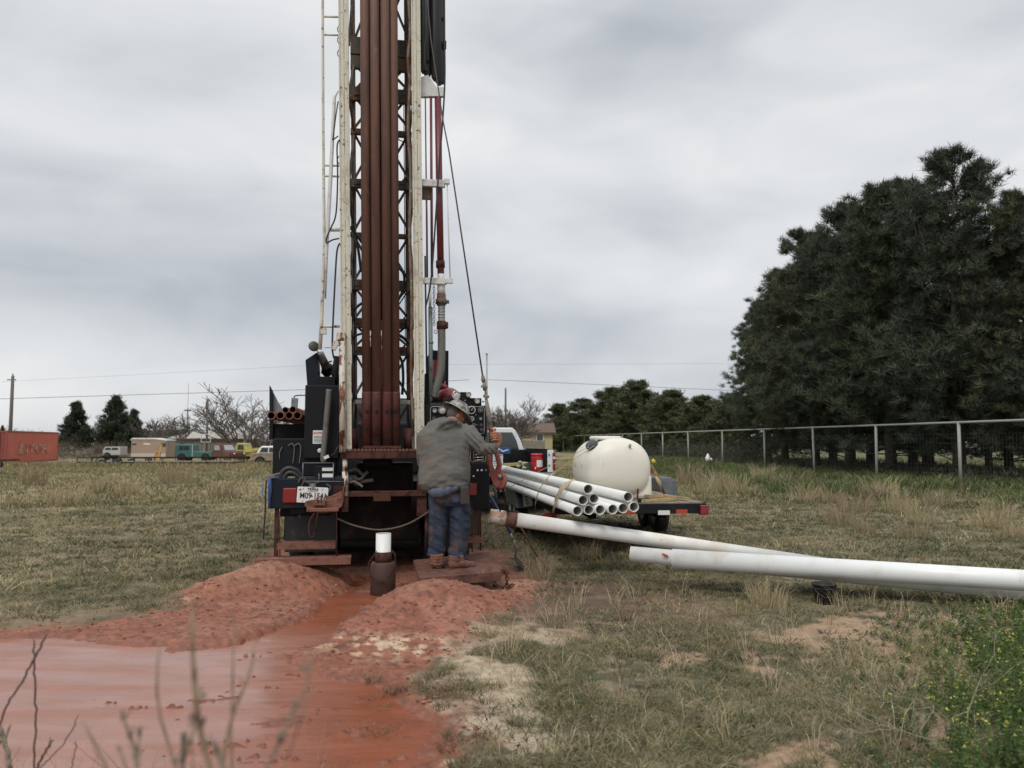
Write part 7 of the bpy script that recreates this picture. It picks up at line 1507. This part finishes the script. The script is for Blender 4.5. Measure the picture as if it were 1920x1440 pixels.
weed([(582, 1225), (580, 1270), (560, 1320), (535, 1370), (510, 1420), (500, 1440)], 1.15, 3.4, stemg, 'blurred dry stalk leaning right with feathery seed heads', buds=[(570, 1250, 9), (556, 1320, 11), (525, 1385, 13), (540, 1345, 10)], twigs=[[(583, 1290), (565, 1345), (540, 1420)]])
weed([(155, 1350), (170, 1380), (185, 1410), (200, 1440)], 1.3, 4.2, stemm, 'short leaning blurred dry stalk without buds')
weed([(230, 1338), (238, 1365), (248, 1390), (256, 1420), (258, 1450)], 1.3, 4.2, stemg, 'short blurred dry stalk topped with a dark seed cluster', buds=[(232, 1345, 10), (243, 1372, 10), (262, 1370, 9), (255, 1410, 11)], twigs=[[(255, 1408), (262, 1385), (263, 1365)]])
weed([(219, 1400), (230, 1420), (238, 1445)], 1.3, 3.8, stemm, 'very short blurred stump of a dry stalk at the bottom edge', buds=[(222, 1404, 7)])
weed([(330, 1432), (345, 1418), (362, 1405)], 1.3, 1.2, stemm, 'tiny thin twig beside the thick budded stalk'); weed([(345, 1415), (352, 1400), (343, 1375)], 1.28, 5, stemg, 'clump of dark seed heads left of the thick stalk', buds=[(343, 1425, 16), (352, 1395, 8), (348, 1378, 7)])
weed([(400, 1385), (406, 1400), (414, 1425), (422, 1450)], 1.25, 6, stemg, 'short thick blurred budded stalk beside the tall thick one', buds=[(400, 1390, 9), (408, 1410, 9)])
g2 = 'sharp thin weed twigs at lower left'
weed([(89, 1188), (76, 1212), (60, 1242), (40, 1280), (15, 1318), (3, 1345), (-4, 1372)], 2.7, 1.9, twig, 'thin dark twig slanting from lower left up to the grass edge', group=g2, name='weed_twig', jag=3)
weed([(62, 1198), (64, 1235), (66, 1280), (67, 1330), (66, 1380), (65, 1440)], 2.8, 1.8, twig, 'upright thin reddish twig standing in the muddy water', group=g2, name='weed_twig', jag=5)
weed([(-5, 1350), (5, 1380), (14, 1410), (20, 1440)], 2.6, 4.2, stemg, 'grey branched weed stem at the left edge', group=g2, name='weed_twig', jag=6, twigs=[[(8, 1392), (17, 1365), (20, 1358)], [(5, 1385), (-6, 1402)]])
weed([(148, 1340), (135, 1370), (118, 1398), (95, 1420), (75, 1440)], 2.8, 1.1, twig, 'fine slanting twig rising to the right from the bottom edge', group=g2, name='weed_twig', jag=8)
weed([(100, 1387), (88, 1405), (76, 1425), (68, 1445)], 2.8, 2.2, twig, 'short dark forked twig at the bottom left', group=g2, name='weed_twig', jag=9, twigs=[[(84, 1412), (92, 1395), (95, 1382)]])
weed([(142, 1388), (143, 1402), (140, 1414), (134, 1440)], 2.8, 1.0, twig, 'fine short bent twig beside the slanting twig', group=g2, name='weed_twig', jag=12)
# tangled dry branch by the wildflowers
rg = random.Random(17); t = thing('dry_branch', 'tangled pale dry branch lying in the weeds at lower right', 'branch', G(1800, 1420)); o = t.location.copy(); m = MB()
def twist(a, d, L, r_, lv):
    pts = [a]; v = a.copy()
    for k in range(4): d = (d + Vector((rg.gauss(0, .2), rg.gauss(0, .2), rg.gauss(0, .15)))).normalized(); v = v + d * L / 4; pts.append(v.copy())
    m.loft(pts, [r_ * (1 - .15 * i) for i in range(5)], 5)
    if lv < 3:
        for k in range(3): twist(pts[rg.choice([1, 2, 3, 4])], (d + Vector((rg.gauss(0, .6), rg.gauss(0, .6), rg.gauss(0, .5)))).normalized(), L * .62, r_ * .65, lv + 1)
for d in ((-.9, .3, .45), (.3, .4, .6), (.8, .1, .5), (-.2, -.2, .7)): twist(Vector((0, 0, .03)), Vector(d).normalized(), .42, .004, 0)
m.build('branches', M('pale_twig', (.30, .25, .19), .85), t)
